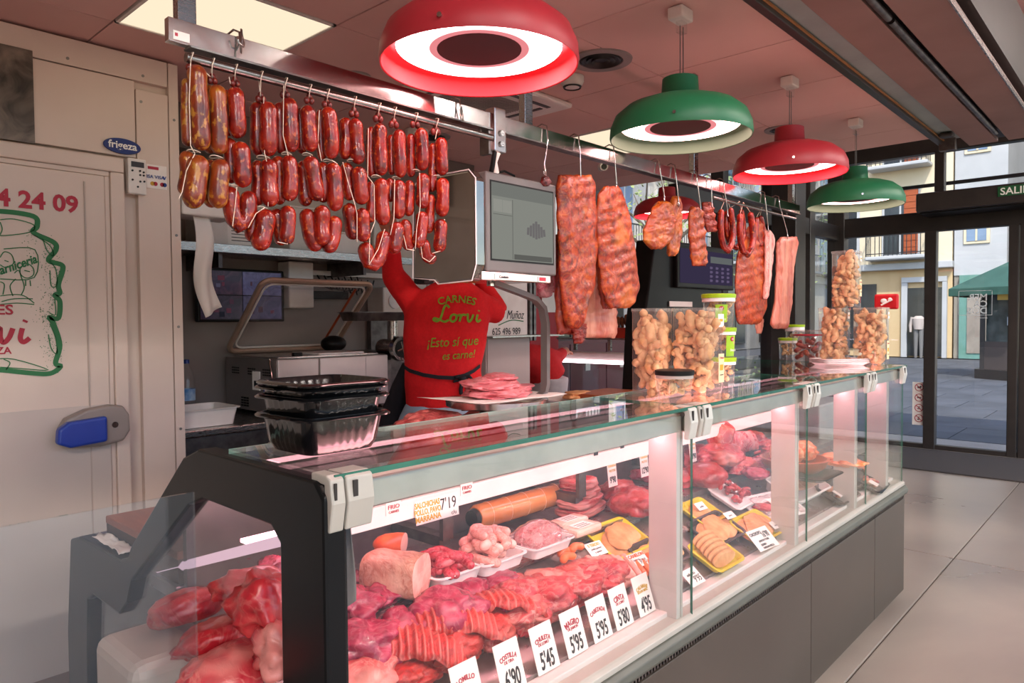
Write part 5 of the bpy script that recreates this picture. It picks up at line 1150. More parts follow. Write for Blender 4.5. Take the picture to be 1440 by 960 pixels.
# casserole on the rear deck
c = up(1117, 662, 0)
t = thing('clay_casserole', 'round brown clay casserole holding orange marinated meat', 'casserole', c)
emit(MB().lathe([(.0001, 0), (.10, 0), (.135, .03), (.145, .06), (.150, .062), (.138, .064), (.128, .035), (.09, .012), (.0001, .01)], c, 36), 'bowl', clay, t, smooth=True)
for k, (dx, dy, lb) in enumerate([(-.07, .0, 'orange marinated meat heap at the left of the clay casserole'), (.065, -.02, 'orange marinated meat heap at the right of the clay casserole'), (.0, .05, 'orange marinated meat at the back of the clay casserole')]):
    lump('marinated_meat', c+V((dx, dy, .085)), (.14, .12, .09), marin, 80+k, label=lb, amp=.35)
lump('marinated_meat', up(1162, 646, .02)+V((.05, 0, 0)), (.13, .10, .05), marin, 85, label='orange marinated meat on a plate right of the clay casserole')
t = thing('long_green_bag', 'dark green tray with wire handle in front of the casserole', 'tray', up(1140, 672, 0)); emit(tray_mb(up(1150, 672, 0).x, up(1150, 672, 0).y, up(1150, 672, 0).z, .24, .13, .02), 'body', mat('dark_green_tray', '#2b3a36', None, rough=.3), t, smooth=True); t.name = 'green_tray'

# ---- rear deck
def U(name, x, y, w_, d_, h_, mt, seed, label, rot=0, lift=None, **k):
    return lump(name, up(x, y, h_*.38 if lift is None else lift), (w_*1.25, d_*1.2, h_*1.1), mt, seed, rot, label=label, **k)
U('pork_offcut', 492, 852, .11, .13, .075, magen, 20, 'dark magenta pork heap at the near left of the rear deck', rot=.2, amp=.4)
U('pork_offcut', 530, 836, .10, .10, .05, magen, 21, 'flat magenta pork cut in front of the cooked ham block', rot=.5, amp=.4)
U('pork_offcut', 480, 815, .08, .09, .05, magen, 22, 'small magenta pork cut behind the dark heap by the end panel', rot=.5, amp=.4)
# cooked block with cut face
c = up(556, 836, .002)
def hamblock(u, v, s):
    pass
th = thing('cooked_pork_block', 'brown cooked pork block with pale cut face on the rear deck', 'meat', c)
pts = []; prof_n = 28
hb_ = MB(); vs = []; ax = V((.42, -.90, 0)).normalized(); sx_ = V((-ax.y, ax.x, 0)); segs = 12
for j in range(segs+1):
    q = j/segs; cc = c+ax*(q-.5)*.15
    for k in range(prof_n):
        a = 2*math.pi*k/prof_n; r_ = .058*(1+.05*noise.noise(V((math.cos(a)*2, math.sin(a)*2, q*6)))+(.018*abs(math.sin(q*30)) if j not in (segs,) else 0))*(.90 if j in (0,) else 1)
        ca, sa = math.cos(a), math.sin(a); kk = 1/((abs(ca)**3.2+abs(sa)**3.2)**(1/3.2)); vs.append(cc+sx_*ca*kk*r_*.95+V((0, 0, .056+sa*kk*r_*.9)))
fs = [(j*prof_n+k, j*prof_n+(k+1) % prof_n, (j+1)*prof_n+(k+1) % prof_n, (j+1)*prof_n+k) for j in range(segs) for k in range(prof_n)]+[tuple(range(prof_n))[::-1]]
emit(MB().add(vs, fs), 'rind', cooked, th, smooth=True)
face = vs[-prof_n:]; fc = sum(face, V((0, 0, 0)))/prof_n
emit(MB().add([fc+ax*.004]+[f+(fc-f)*.0 for f in face], [(0, 1+k, 1+(k+1) % prof_n) for k in range(prof_n)]), 'cut_face', cookcut, th, smooth=2)
# smoked chop piece on top
c = up(548, 775, .115); c = at(547, 764, 'Y', 1.53); th = thing('smoked_loin_end', 'smoked pork loin end with orange rind lying on the cooked block', 'meat', c)
vs = []; ax = V((.55, -.80, .05)).normalized(); sx_ = V((-ax.y, ax.x, 0)).normalized(); n_ = 24
for j, (q, s_) in enumerate(((0, .3), (.12, .7), (.35, .95), (.7, 1.05), (1, 1.0))):
    for k in range(n_): a = 2*math.pi*k/n_; vs.append(c+ax*(q-.5)*.085+sx_*math.cos(a)*.034*s_+V((0, 0, math.sin(a)*.026*s_*(1+.1*math.cos(a)))))
fs = [(j*n_+k, j*n_+(k+1) % n_, (j+1)*n_+(k+1) % n_, (j+1)*n_+k) for j in range(4) for k in range(n_)]+[tuple(range(n_))[::-1]]
emit(MB().add(vs, fs), 'rind', mat('orange_rind', '#d0481c', '#e8834a', 14, .35, coat=.2), th, smooth=True)
face = vs[-n_:]; fc = sum(face, V((0, 0, 0)))/n_
emit(MB().add([fc+ax*.003]+face, [(0, 1+k, 1+(k+1) % n_) for k in range(n_)]), 'cut_face', mat('pale_loin_face', '#f2b9a8', '#f7cdbd', 8, .35), th, smooth=2)
# sausage trays
def in_tray(M, Lx, Wy, n, r, mt, nm, lb, grp, zmax=.05, ln=.045):
    for k in range(n):
        q = k/max(1, n-1); a = rnd.uniform(0, math.pi); cx_ = rnd.uniform(-Lx/2, Lx/2)*(1-.5*q); cy_ = rnd.uniform(-Wy/2, Wy/2)*(1-.5*q); z = .014+r+zmax*q
        d = V((math.cos(a), math.sin(a), 0))*ln; s_ = V((-math.sin(a), math.cos(a), 0))*rnd.uniform(-.03, .03); c = V((cx_, cy_, z))
        sausage(nm, [M @ (c-d+s_), M @ (c-d*.4-s_*.3+V((0, 0, .004))), M @ (c+d*.4-s_*.3+V((0, 0, .006))), M @ (c+d+s_)], r, mt, lb, grp)
O, M = tray(628, 814, .168, .13, .036, trayw, 'white foam tray of red fresh sausages, left of the pale ones', pl='up', rot=.0)
in_tray(M, .11, .08, 20, .012, raws, 'fresh_sausage', 'red fresh sausage heaped in the left white foam tray', 'red fresh sausages in the left foam tray', .045)
O, M = tray(688, 795, .175, .14, .036, trayw, 'white foam tray of pale fresh sausages, left of the minced meat', pl='up', rot=.0)
in_tray(M, .12, .09, 24, .0135, rawp, 'fresh_sausage', 'pale fresh sausage coiled in the second white foam tray', 'pale fresh sausages in the second foam tray', .07)
O, M = tray(757, 772, .19, .14, .034, trayw, 'white foam tray of minced meat under cling film', pl='up', rot=.0)
lump('minced_meat', M @ V((0, 0, .035)), (.17, .125, .10), mince, 30, label='mound of minced meat under cling film in the third foam tray', amp=.12, fr=3, fold=.0)
emit(MB().slab(lambda u, v, s: M @ V(((u-.5)*.19, (v-.5)*.145, .036+.055*(math.sin(u*3.14)*math.sin(v*3.14))**.7+.004*noise.noise(V((u*9, v*9, 4)))+(.0005 if s else 0))), 26, 18), 'cling_film', bpy.data.materials['cling_film'], None, smooth=2, label='cling film domed over the minced meat tray', cat='film')
# wrapped roll
a_, b_ = at(668, 728, 'Y', 1.60), at(792, 692, 'Y', 1.63); th = thing('deli_roll', 'long orange-brown deli roll in clear wrap along the rear wall', 'meat', a_); dd = (b_-a_)
emit(MB().tube([a_, a_+dd*.02, a_+dd*.98, b_], [.033, .040, .040, .033], 28), 'body', mat('deli_roll_skin', '#c47a3c', '#d99a5c', 5, .22, coat=.5), th, smooth=True)
emit(MB().tube([a_-dd*.035, a_-dd*.005], [.026, .031], 20), 'end_cap', blackm, th, smooth=True); emit(MB().tube([b_+dd*.005, b_+dd*.03], [.031, .026], 20), 'end_cap', blackm, th, smooth=True)
for k in range(5): q = a_+dd*(.12+.19*k); emit(MB().tube([q+V((.012*math.cos(s_)*.6, .0405*math.cos(s_), .0405*math.sin(s_))) for s_ in [2*math.pi*j/20 for j in range(20)]], .0012, 5, True), 'wrap_band', mat('pale_wrap_band', '#e2b488', None, rough=.3), th)
# papers / packed sausage
for k, (x, y, lb) in enumerate([(800, 728, 'flat pack of pale sausages with a printed label beside the minced meat'), (818, 737, 'second flat pack with printed label in front of the bacon stack')]):
    c = up(x, y, .03); th = thing('sausage_pack', lb, 'pack', c); box('film_pack', c+V((-.07, -.035, -.028)), c+V((.07, .035, 0)), mat('pale_sausage_pack', '#e9b9a4', '#f0cdbc', 30, .3, coat=.4, stretch=(1, 8, 1)), th, bevel=.01); box('label_card', c+V((-.045, -.028, .0005)), c+V((.035, .022, .0012)), card, th)
    for q in range(3): box('print_line', c+V((-.035, -.02+.012*q, .0012)), c+V((.02, -.017+.012*q, .0016)), inkb, th)
# streaky bacon stack
for k, (dx, w_, h_, z) in enumerate([(.0, .22, .040, .0), (-.005, .21, .038, .034), (.0, .14, .036, .066), (-.01, .12, .040, .098)]):
    c = up(832, 724, .0)+V((dx, .05, z+.015))
    lump('belly_slab', c, (w_, .13, h_), meat('streaky_belly', '#8a0e1a', '#ac1a26', '#c43c40', '#eab8aa', .55, 16, .3, stretch=(.6, .6, 5)), 90+k, rot=.15+.1*k, label=['lowest wide slab of the streaky belly stack', 'second wide slab of the streaky belly stack', 'third, narrower slab of the streaky belly stack', 'small top slab of the streaky belly stack'][k], amp=.1, fold=.03, box_=4, flat=1.2)
U('beef_cut', 893, 705, .16, .14, .10, beef, 31, 'large glossy red beef cut right of the belly stack', rot=.3, amp=.3)
U('beef_cut', 868, 690, .14, .12, .07, beef, 32, 'darker beef cut behind the large glossy one', rot=.2)
U('beef_cut', 935, 690, .16, .10, .06, magen, 33, 'flat dark red cut wrapped in film behind the first pale post', rot=.2)
U('beef_topside', 992, 668, .16, .15, .10, beef, 34, 'smooth rounded beef topside right of the first pale post', rot=.3, amp=.12, fold=.02)
U('beef_cut', 955, 655, .12, .12, .09, beef, 35, 'dark beef cut partly behind the first pale post', rot=.3)
U('pork_roast', 1012, 640, .22, .16, .09, pork, 36, 'large rolled pork roast with white fat on the rear deck', rot=.2, lift=.09)
U('pork_leg_end', 1013, 612, .10, .10, .13, porkp, 37, 'pale bony leg end rising behind the rolled pork roast', rot=.2, lift=.17)
U('pork_cut', 1040, 655, .24, .12, .05, pork, 38, 'long flat pork cut with white edge below the upright chops', rot=.15)
for k in range(6):
    c = up(1040+k*5, 628-k*.6, .085)+V((0, .05, 0)); lump('standing_chop', c, (.028, .11, .13), meat('chop_flesh', '#a3222e', '#c94a50', '#e78880', '#f5cfc2', .6, 14, .3), 100+k, rot=.1, label='upright pork chop in the tight row behind the long flat cut', group='upright pork chops in a row', sub=3, amp=.12)
U('pork_cut', 1070, 650, .12, .10, .05, magen, 39, 'small dark pink cut left of the clay casserole', rot=.2)
U('pork_cut', 1078, 625, .12, .08, .05, pork, 41, 'small pork cut behind the upright chops', rot=.2, lift=.07)
th = thing('red_black_tool', 'black tool with a red grip lying behind the casserole', 'tool', up(1075, 640, .04)); p = up(1072, 640, .05); box('black_body', p+V((-.02, .05, -.015)), p+V((.10, .075, .01)), blackm, th, bevel=.004); box('red_grip', p+V((.02, .045, -.005)), p+V((.09, .05, .008)), enamr, th, bevel=.002)
for k, (x, y, w_, d_, h_, mt_, lb) in enumerate([(955, 672, .16, .12, .07, beef, 'dark beef chunk low behind the first pale post'), (1000, 655, .14, .12, .06, pork, 'pork cut between the beef topside and the long flat cut'), (1062, 664, .16, .10, .045, magen, 'flat magenta cut in front of the clay casserole'), (1090, 640, .12, .12, .07, pork, 'pork cut behind the clay casserole'), (1055, 615, .2, .1, .08, pork, 'pork rack end at the back of the rear deck'),
        (975, 640, .14, .12, .10, beef, 'rounded beef cut behind the dark chunk by the first post'), (915, 668, .14, .10, .06, magen, 'dark cut in film at the back, left of the first post'), (1190, 650, .14, .12, .04, marin, 'flat orange marinated piece near the far end')]):
    U('meat_cut', x, y, w_, d_, h_, mt_, 140+k, lb, rot=.3*k)
for k, (x, y, w_, d_, h_, mt_, lb) in enumerate([(600, 905, .10, .09, .06, pork, 'pink chop wedged between the two curved rib racks'), (548, 915, .10, .09, .06, magen, 'magenta scrap left of the first curved rib rack'), (690, 850, .10, .08, .06, magen, 'small magenta cut between the tall roast and the rosy roast'),
        (668, 880, .10, .08, .06, porkp, 'pale pork scrap above the broad rib rack'), (850, 862, .10, .08, .05, pork, 'pink cut just behind the CINTA price card'), (770, 815, .12, .08, .05, porkp, 'pale pork end left of the long loin slab'), (700, 815, .10, .08, .05, magen, 'dark pink cut against the tier edge below the foam trays')]):
    L('meat_cut', x, y, w_, d_, h_, mt_, 160+k, lb, rot=.4*k)
for k, (x, lb) in enumerate([(585, 'ragged red trimmings behind the LOMILLO card'), (640, 'ragged red trimmings between the LOMILLO and COSTILLA cards'), (700, 'pink trimmings between the COSTILLA and CHULETA cards'), (745, 'pink trimmings just behind the gap after the CHULETA card'), (785, 'pink trimmings just behind the gap after the MAGRO card'), (825, 'pink trimmings just behind the gap after the CABEZADA card'), (868, 'pale trimmings just behind the gap after the CINTA card')]):
    q = at(x+12, 930-(x-585)*.24, 'Y', 1.20); lump('trimmings', V((q.x, 1.225, dz(1.225)+.012)), (.13, .07, .05), [ribm, ribm, pork, pork, pork, pork, porkp][k], 180+k, label=lb, amp=.4)
# big cuts in the near end (seen through the end window)
def E(name, x, y, Y, w_, d_, h_, mt, seed, label, rot=0, **k): return lump(name, at(x, y, 'Y', Y), (w_, d_, h_), mt, seed, rot, label=label, **k)
E('ham_joint', 262, 855, 1.62, .17, .16, .085, ham_m, 51, 'oval raw ham joint with pale rim, uppermost of the cuts behind the end window', rot=.5, amp=.15, fold=.04, tilt=(-.3, .2))
E('ham_joint', 310, 895, 1.45, .20, .17, .085, ham_m, 52, 'large split ham joint in the middle behind the end window', rot=.4, amp=.2, tilt=(-.3, .1))
E('ham_joint', 325, 945, 1.32, .22, .16, .09, pork, 53, 'lowest large raw ham joint behind the end window', rot=.3, amp=.22)
E('pork_knuckle', 375, 850, 1.30, .12, .15, .13, ham_m, 54, 'bony red knuckle end right of the ham joints behind the end window', rot=.3, amp=.4)
E('pork_knuckle', 350, 822, 1.45, .16, .10, .07, ham_m, 55, 'bent pork knuckle with skin at the top right behind the end window', rot=-.5, amp=.3)
E('pork_offcut', 398, 912, 1.22, .10, .12, .10, pork, 56, 'ragged pork trimmings low beside the black end panel post', rot=.2, amp=.5)
E('pork_offcut', 395, 805, 1.5, .12, .12, .08, magen, 57, 'dark pork trimmings at the back behind the end window', rot=.2, amp=.4)
E('pork_offcut', 330, 775, 1.78, .22, .12, .05, magen, 58, 'flat dark red meat lying on the ledge behind the end window', rot=.1)
th = thing('white_plastic_crate', 'pale crate edge at the bottom left behind the end window', 'crate', at(215, 930, 'Y', 1.7)); p = at(225, 925, 'Y', 1.66); emit(MB().box(p+V((-.10, -.12, -.25)), p+V((.10, .12, .05))), 'body', mat('milky_plastic', '#c9b5a6', '#d3bfb0', 5, .45), th, bevel=.03, bseg=3)
box('chest_liner', (.70, 1.68, .36), (.95, 2.30, .60), mat('liner_brown', '#6a5348', '#7a6154', 3, .5), DC)
# slabs
lump('beef_slab', at(606, 604, 'Z', 1.15), (.36, .22, .13), meat('ledge_beef', '#8a2a2c', '#b54a48', '#cf7268', '#e5a898', .25, 22, .45), 70, rot=.35, label='long rough red beef slab on the ledge behind the glass edge', cat='meat', amp=.16, sub=5)
lump('beef_slab', at(690, 586, 'Z', 1.135), (.28, .18, .09), meat('ledge_beef2', '#6e1f22', '#94383a', '#b5605a', '#d8a092', .3, 22, .45), 71, rot=.1, label='second darker beef slab under the weighing platter', amp=.2)
lump('chicken_cutlets', at(812, 555, 'Z', 1.12), (.22, .14, .05), cutlet, 72, rot=.4, label='pale heap of cutlets on white paper right of the scale arm', amp=.25)
tag(box('butcher_paper', at(800, 560, 'Z', 1.091)+V((-.15, -.09, 0)), at(800, 560, 'Z', 1.091)+V((.3, .12, .002)), card), 'sheet of white butcher paper under the pale cutlets on the ledge', 'paper')

# ================================================================== price tags
K = inkb
def arch(rad):
    def w_(x, y):
        a = x/rad; return ((rad+y)*math.sin(a), (rad+y)*math.cos(a)-rad)
    return w_
def front_tag(xl, xr, yb, title, sub_, price, lb, tm_=inkr):
    p = at((xl+xr)/2+2, yb, 'Y', 1.112); w_ = .084; h_ = .112
    sz = w_*.24 if len(title) < 7 else w_*.18
    sign(0, 0, w_, h_, [(title, sz, 0, .66, tm_, dict(warp=arch(w_*.75), bold=.03, sx=1.7/len(title)**.5 if len(title) < 7 else .82)), (sub_, w_*.12, 0, .56, tm_, dict(bold=.02, sx=.9)), (price, h_*.50, 0, .08, K, dict(sx=.56, bold=.02, shear=.1))], lb, fn='x', lift=V((p.x, 1.116, .648)), rot=0, pitch=72)
front_tag(640, 690, 975, 'LOMILLO', '', '', 'white LOMILLO price card at the bottom edge of the picture')
front_tag(703, 746, 962, 'COSTILLA', 'DE TIRA', "6'90", "white COSTILLA DE TIRA price card, left of the 5'45 card")
front_tag(752, 794, 948, 'CHULETA', 'DE LOMO', "5'45", "white CHULETA DE LOMO price card reading 5'45")
front_tag(795, 833, 922, 'MAGRO', 'DE JAMON', "5'95", "white MAGRO DE JAMON price card reading 5'95")
front_tag(831, 868, 898, 'CABEZADA', '', "5'95", "white CABEZADA price card reading 5'95")
front_tag(862, 898, 884, 'CINTA', 'DE LOMO', "5'80", "white CINTA DE LOMO price card reading 5'80")
front_tag(893, 930, 865, 'CALAMAR', 'SEGUN MERC', "4'95", "price card with ochre title reading 4'95", inky)
p = at(612, 736, 'Y', 1.46)
sign(0, 0, .155, .062, [('SALCHICHAS', .021, -.45, .70, inky, dict(sx=.72, bold=.03)), ('POLLO, PAVO', .021, -.45, .40, inky, dict(sx=.72, bold=.03)), ('MARRANA', .021, -.45, .10, inky, dict(sx=.9, bold=.03)), ("7'19", .045, .52, .38, K, dict(sx=.8)), ('c/u', .016, .75, .08, K, {})], 'large price card with ochre title hanging from the shelf lip', fn='x', lift=V((p.x+.01, 1.458, .975)), pitch=84)
for (x, y, s, lb) in ((862, 668, "9'90", "small price card reading 9'90 hanging from the shelf lip"), (907, 655, "12'90", "small price card reading 12'90 hanging from the shelf lip"), (975, 636, "10'90", 'small price card hanging from the shelf lip behind the glass joint')):
    p = at(x, y, 'Y', 1.46); sign(0, 0, .055, .085, [('TERNERA', .012, 0, .82, inky, {}), ('FILETES', .012, 0, .62, inky, {}), (s, .032, 0, .16, K, dict(sx=.7, bold=.02))], lb, fn='x', lift=V((p.x, 1.458, p.z-.04)), pitch=84)
for x, y in ((553, 714), (656, 687)): p = at(x, y, 'Y', 1.464); tt = thing('shelf_sticker', ['small printed sticker on the lit shelf lip left of the ochre card', 'small printed sticker on the lit shelf lip right of the ochre card'][x > 600], 'sticker', p); box('backing', p+V((-.024, -.001, -.016)), p+V((.024, 0, .016)), card, tt); letters('FRIO', .015, p+V((0, -.0012, -.001)), (1, 0, 0), (0, 0, 1), inkr, tt, sx=1.2); letters('CARNES', .009, p+V((0, -.0012, -.012)), (1, 0, 0), (0, 0, 1), inkr, tt)
for x, y in ((838, 637), (875, 627)): p = at(x, y, 'Y', 1.463); tag(box('shelf_mark', p+V((-.012, -.001, -.008)), p+V((.012, 0, .008)), inkb), ['dark square mark on the shelf lip, left', 'dark square mark on the shelf lip, right'][x > 850], 'sticker')
def deck_tag(x, y, w_, h_, lines, lb, rot=.0, lift=.032, pitch=38): sign(x, y, w_, h_, lines, lb, fn=low, lift=lift, rot=rot, pitch=pitch)
deck_tag(845, 780, .075, .05, [('5 TERCIO', .014, 0, .7, inky, dict(bold=.03, sx=.9)), ('pollo jamon', .010, 0, .45, K, dict(shear=.3)), ('y queso', .010, 0, .2, K, dict(shear=.3))], 'card with ochre heading lying on the leftmost yellow tray', rot=-.1)
deck_tag(905, 795, .08, .05, [('CANELON', .016, 0, .7, mat('orange_ink', '#dd5a22', None, rough=.6), dict(bold=.04)), ('caseros', .010, -.3, .45, K, dict(shear=.3)), ("9'90", .024, .3, .15, K, dict(shear=.2, sx=.8))], 'card with orange heading on the dark tray left of the post', rot=-.1)
deck_tag(990, 716, .055, .035, [('pollo', .012, 0, .3, K, dict(shear=.3))], 'plain white card on the rear yellow tray', lift=.04, rot=-.1)
deck_tag(1030, 728, .06, .03, [('pavo', .012, 0, .3, K, dict(shear=.3))], 'plain white card on the far dark tray', lift=.05, rot=-.1)
deck_tag(1095, 742, .055, .035, [('lomo', .012, 0, .3, K, dict(shear=.3))], 'plain white card on the right yellow tray beside the second post', lift=.04, rot=-.1)
p = at(1062, 783, 'Y', 1.13); sign(0, 0, .135, .085, [('CACHOPO', .018, -.35, .72, K, dict(bold=.03, sx=.85)), ("16'90", .034, .45, .52, K, dict(sx=.62, bold=.02)), ('JAMON YORK', .011, 0, .38, K, dict(bold=.03)), ('QUESO', .011, -.3, .2, K, dict(bold=.03)), ('UNIDAD PIEZA', .011, 0, .05, K, dict(bold=.03))], 'tilted white card with black CACHOPO heading at the front sill', fn='x', lift=V((p.x+.0, 1.072, .664)), rot=-.12, pitch=44)
p = at(976, 822, 'Y', 1.12); sign(0, 0, .085, .06, [('milanesa', .015, -.1, .6, K, dict(shear=.3)), ("9'95", .032, .3, .15, K, dict(shear=.2, sx=.8))], "white card reading 9'95 in front of the stacked cutlet slices", fn='x', lift=V((p.x, 1.10, .66)), rot=0, pitch=40)

# ================================================================== RAIL
RY = 1.6
t = thing('hanging_rail', 'long polished steel rail on four ceiling posts above the counter', 'rail', (2.45, RY, 2.09))
pol = mat('mirror_steel', '#d5d0cc', '#c6c1bd', 20, .18, 1, rv=.08)
box('beam', (.655, RY, 2.130), (4.27, RY+.022, 2.182), pol, t, bevel=.002)
box('beam_lower_lip', (.70, RY-.006, 2.126), (4.27, RY+.03, 2.1305), dsteel, t)
emit(MB().tube([(.69, RY-.002, 2.102), (1.655, RY-.002, 2.102)], .0105, 18), 'sausage_pipe', mat('grey_pipe', '#9d9894', '#8c8783', 14, .25, 1), t, smooth=True)
emit(MB().tube([(3.17, RY-.0, 2.095), (4.2, RY-.0, 2.095)], .008, 14), 'sausage_pipe', _m['grey_pipe'], t, smooth=True)
for x in (.76, 1.62, 3.3, 4.1): emit(MB().tube([(x, RY+.015, 2.13), (x, RY+.01, 2.11)], .005, 8), 'pipe_stud', dsteel, t)
for x in (.685, 1.845, 3.03, 4.21): box('ceiling_post', (x, RY+.022, 2.15), (x+.042, RY+.05, 2.653), steel, t, bevel=.003)
box('beam_sticker', (.665, RY-.001, 2.136), (.70, RY, 2.155), card, t); box('sticker_mark', (.668, RY-.002, 2.143), (.674, RY-.001, 2.150), inkr, t)
brk = box('scale_bracket', (1.66, RY-.012, 2.06), (1.715, RY+.03, 2.20), pol, t, bevel=.004)
for z in (2.085, 2.12): emit(MB().tube([(1.69, RY-.012, z), (1.69, RY-.018, z)], .010, 6), 'hex_bolt', steel, brk)
box('bracket_back', (1.645, RY+.0, 2.05), (1.66, RY+.04, 2.13), dsteel, brk)
# cable tie and cable bundle
emit(MB().tube([(1.685, RY+.005, 2.06), (1.68, RY+.01, 2.03), (1.69, RY+.015, 2.0), (1.685, RY+.02, 1.985)], [.014, .010, .013, .009], 12), 'cable_bundle', white, t, smooth=True)
emit(MB().tube([(1.672, RY+.0, 2.06), (1.668, RY+.005, 2.02), (1.672, RY+.02, 1.985)], .008, 8), 'cable', blackm, t, smooth=True)
emit(MB().tube([(1.72, RY+.04, 2.005), (1.77, RY+.05, 2.02), (1.83, RY+.06, 2.015), (1.84, RY+.06, 1.985)], .004, 8), 'cable', blackm, t, smooth=True)

# ------------------------------------------------ sausage strings
def P3(x, y, Y): return at(x, y, 'Y', Y)
def string_(lb, links, mt, knot, loops=(), twines=(), grp=None):
    """links: (path px, r px, dy)"""
    kx, ky = knot; top = V((P3(kx, ky, RY).x, RY, 2.102)); t = thing('sausage_string', lb, 'sausage string', top)
    for path, r, dy in links:
        pts = [P3(x, y, RY+dy) for x, y in path]; rr = px(pts[0], r)*1.1
        if len(pts) == 2:
            mid = (pts[0]+pts[1])/2+V((rnd.uniform(-.5, .5)*rr*.4, rnd.uniform(-.3, .3)*rr, 0)); pts = [pts[0], mid, pts[1]]
        sausage('sausage_link', pts, rr, mt, parent=t, n=16, taper=2)
    for q in range(3): k_ = P3(kx-3+q*3.5, ky+(5, 0, 6)[q], RY-.004+.008*(q % 2)); emit(MB().ball(k_, (px(k_, 4.2), px(k_, 4), px(k_, 5.2)), 12, 8), 'knot', knotm, t, smooth=2)
    a = P3(kx, ky+4, RY); lp = [a, V((a.x-.006, RY-.016, 2.095)), V((a.x, RY-.016, 2.112)), V((a.x+.004, RY, 2.117)), V((a.x+.004, RY+.014, 2.104)), a+V((.003, .004, 0))]
    tw_ = MB().tube(lp, .0011, 6)
    for tp_ in twines:
        pts = [P3(x, y, RY-.022) for x, y in tp_]; f_ = []
        for i in range(len(pts)-1):
            for k in range(4): f_.append(pts[i].lerp(pts[i+1], k/4))
        f_.append(pts[-1]); emit(MB().tube(f_, .0011, 6), 'twine', twine, t, smooth=2)
    for (x, y, r) in loops:
        c = P3(x, y, RY); rr = px(c, r); emit(MB().tube([c+V((rr*math.cos(a), rr*math.sin(a)*.9, .0015*math.sin(a*2))) for a in [2*math.pi*k/14 for k in range(14)]], .0012, 6, True), 'twine_tie', twine, t, smooth=2)
    emit(tw_, 'twine', twine, t, smooth=2)
    return t
F, Bk = -.012, .012
string_('first sausage string from the left, thick and yellowish with white specks', [([(276, 91), (283, 212)], 12, F), ([(264, 110), (265, 206)], 8, Bk), ([(280, 218), (276, 255), (269, 293)], 13.5, F), ([(263, 212), (259, 275)], 9.5, Bk)], chory, (268, 90), [(272, 213, 9)], [[(268, 88), (266, 140), (268, 205), (274, 216)], [(274, 216), (262, 240), (256, 270), (251, 280)]])
string_('second sausage string from the left, slimmer, yellowish with white specks', [([(305, 119), (308, 217)], 11, F), ([(294, 119), (295, 216)], 8, Bk), ([(311, 224), (306, 293)], 12, F), ([(297, 224), (298, 292)], 9.5, Bk)], chory, (298, 108), [(304, 221, 9)], [[(276, 97), (285, 98), (296, 108)]])
string_('third sausage string, red, of six links ending in a short U', [([(330, 122), (334, 195)], 11, F), ([(318, 126), (322, 191)], 7.5, Bk), ([(337, 199), (341, 264)], 11.5, F), ([(323, 194), (325, 258)], 8.5, Bk), ([(324, 262), (325, 292), (334, 316), (347, 305), (350, 268)], 11, 0)], chor, (330, 112), [(331, 262, 8)], [[(322, 108), (324, 118)], [(333, 263), (331, 285), (327, 318)]])
string_('fourth sausage string, red, thick lowest link tied with white twine', [([(376, 143), (377, 220)], 11.5, F), ([(362, 143), (362, 219)], 9, Bk), ([(378, 223), (380, 291)], 12, F), ([(362, 225), (362, 289)], 9, Bk), ([(375, 294), (371, 322), (363, 352)], 12.5, F), ([(358, 294), (354, 340)], 10, Bk)], chor, (366, 134), [(370, 221, 9), (368, 292, 8)], [[(371, 136), (370, 170), (372, 215), (378, 240), (377, 290)], [(372, 292), (360, 300), (349, 320)]])
string_('fifth sausage string, red, slim, ending in a rounded twin link', [([(406, 137), (410, 214)], 10.5, F), ([(394, 144), (394, 216)], 8, Bk), ([(405, 218), (406, 283)], 10, F), ([(391, 219), (393, 288)], 8.5, Bk), ([(404, 289), (401, 344)], 10, F), ([(388, 293), (391, 320), (398, 345)], 9, Bk)], chor, (400, 128), [(403, 216, 7)], [[(399, 120), (398, 190), (406, 222), (408, 282)], [(408, 290), (412, 310), (404, 343), (390, 340)]])
string_('sixth sausage string, red, its lower links swinging left', [([(432, 148), (437, 214)], 10, F), ([(422, 152), (424, 216)], 8, Bk), ([(435, 219), (441, 252), (447, 283)], 10.5, F), ([(425, 226), (430, 290)], 9, Bk), ([(431, 293), (436, 330), (449, 352)], 10, Bk)], chor, (434, 136), [(432, 217, 7)], [[(436, 219), (440, 240), (452, 262), (453, 282)]])
string_('seventh sausage string, red, its last two links meeting in a V', [([(460, 150), (465, 224)], 10, F), ([(452, 153), (453, 225)], 6.5, Bk), ([(467, 228), (471, 297)], 10.5, F), ([(453, 228), (454, 285)], 8, Bk), ([(454, 288), (454, 345)], 10.5, F), ([(470, 303), (468, 335), (457, 353)], 10, 0)], chor, (459, 142), [(461, 226, 7)], [[(449, 155), (447, 200), (452, 226)], [(466, 225), (474, 230), (474, 242)]])
string_('eighth sausage string, red, with knobbly lowest links', [([(499, 166), (504, 231)], 9.5, F), ([(485, 165), (484, 224)], 8.5, Bk), ([(504, 234), (509, 288)], 10, F), ([(487, 228), (492, 282)], 8.5, Bk), ([(508, 292), (511, 340)], 9.5, F), ([(490, 285), (498, 337)], 9.5, Bk)], chor, (497, 155), [(495, 226, 7)], [[(482, 228), (490, 258), (498, 284), (502, 300), (502, 340)]])
string_('ninth sausage string, red, longest, its last link bent into a deep V', [([(534, 173), (536, 247)], 9, F), ([(522, 178), (523, 249)], 6, Bk), ([(537, 250), (540, 317)], 10, F), ([(521, 255), (521, 313)], 6.5, Bk), ([(513, 340), (517, 366), (527, 370), (537, 350), (541, 324)], 10, 0)], chor, (531, 162), [(529, 248, 7)], [[(518, 180), (517, 248), (526, 260), (527, 312), (520, 330), (519, 370)], [(519, 372), (532, 350), (541, 322)]])
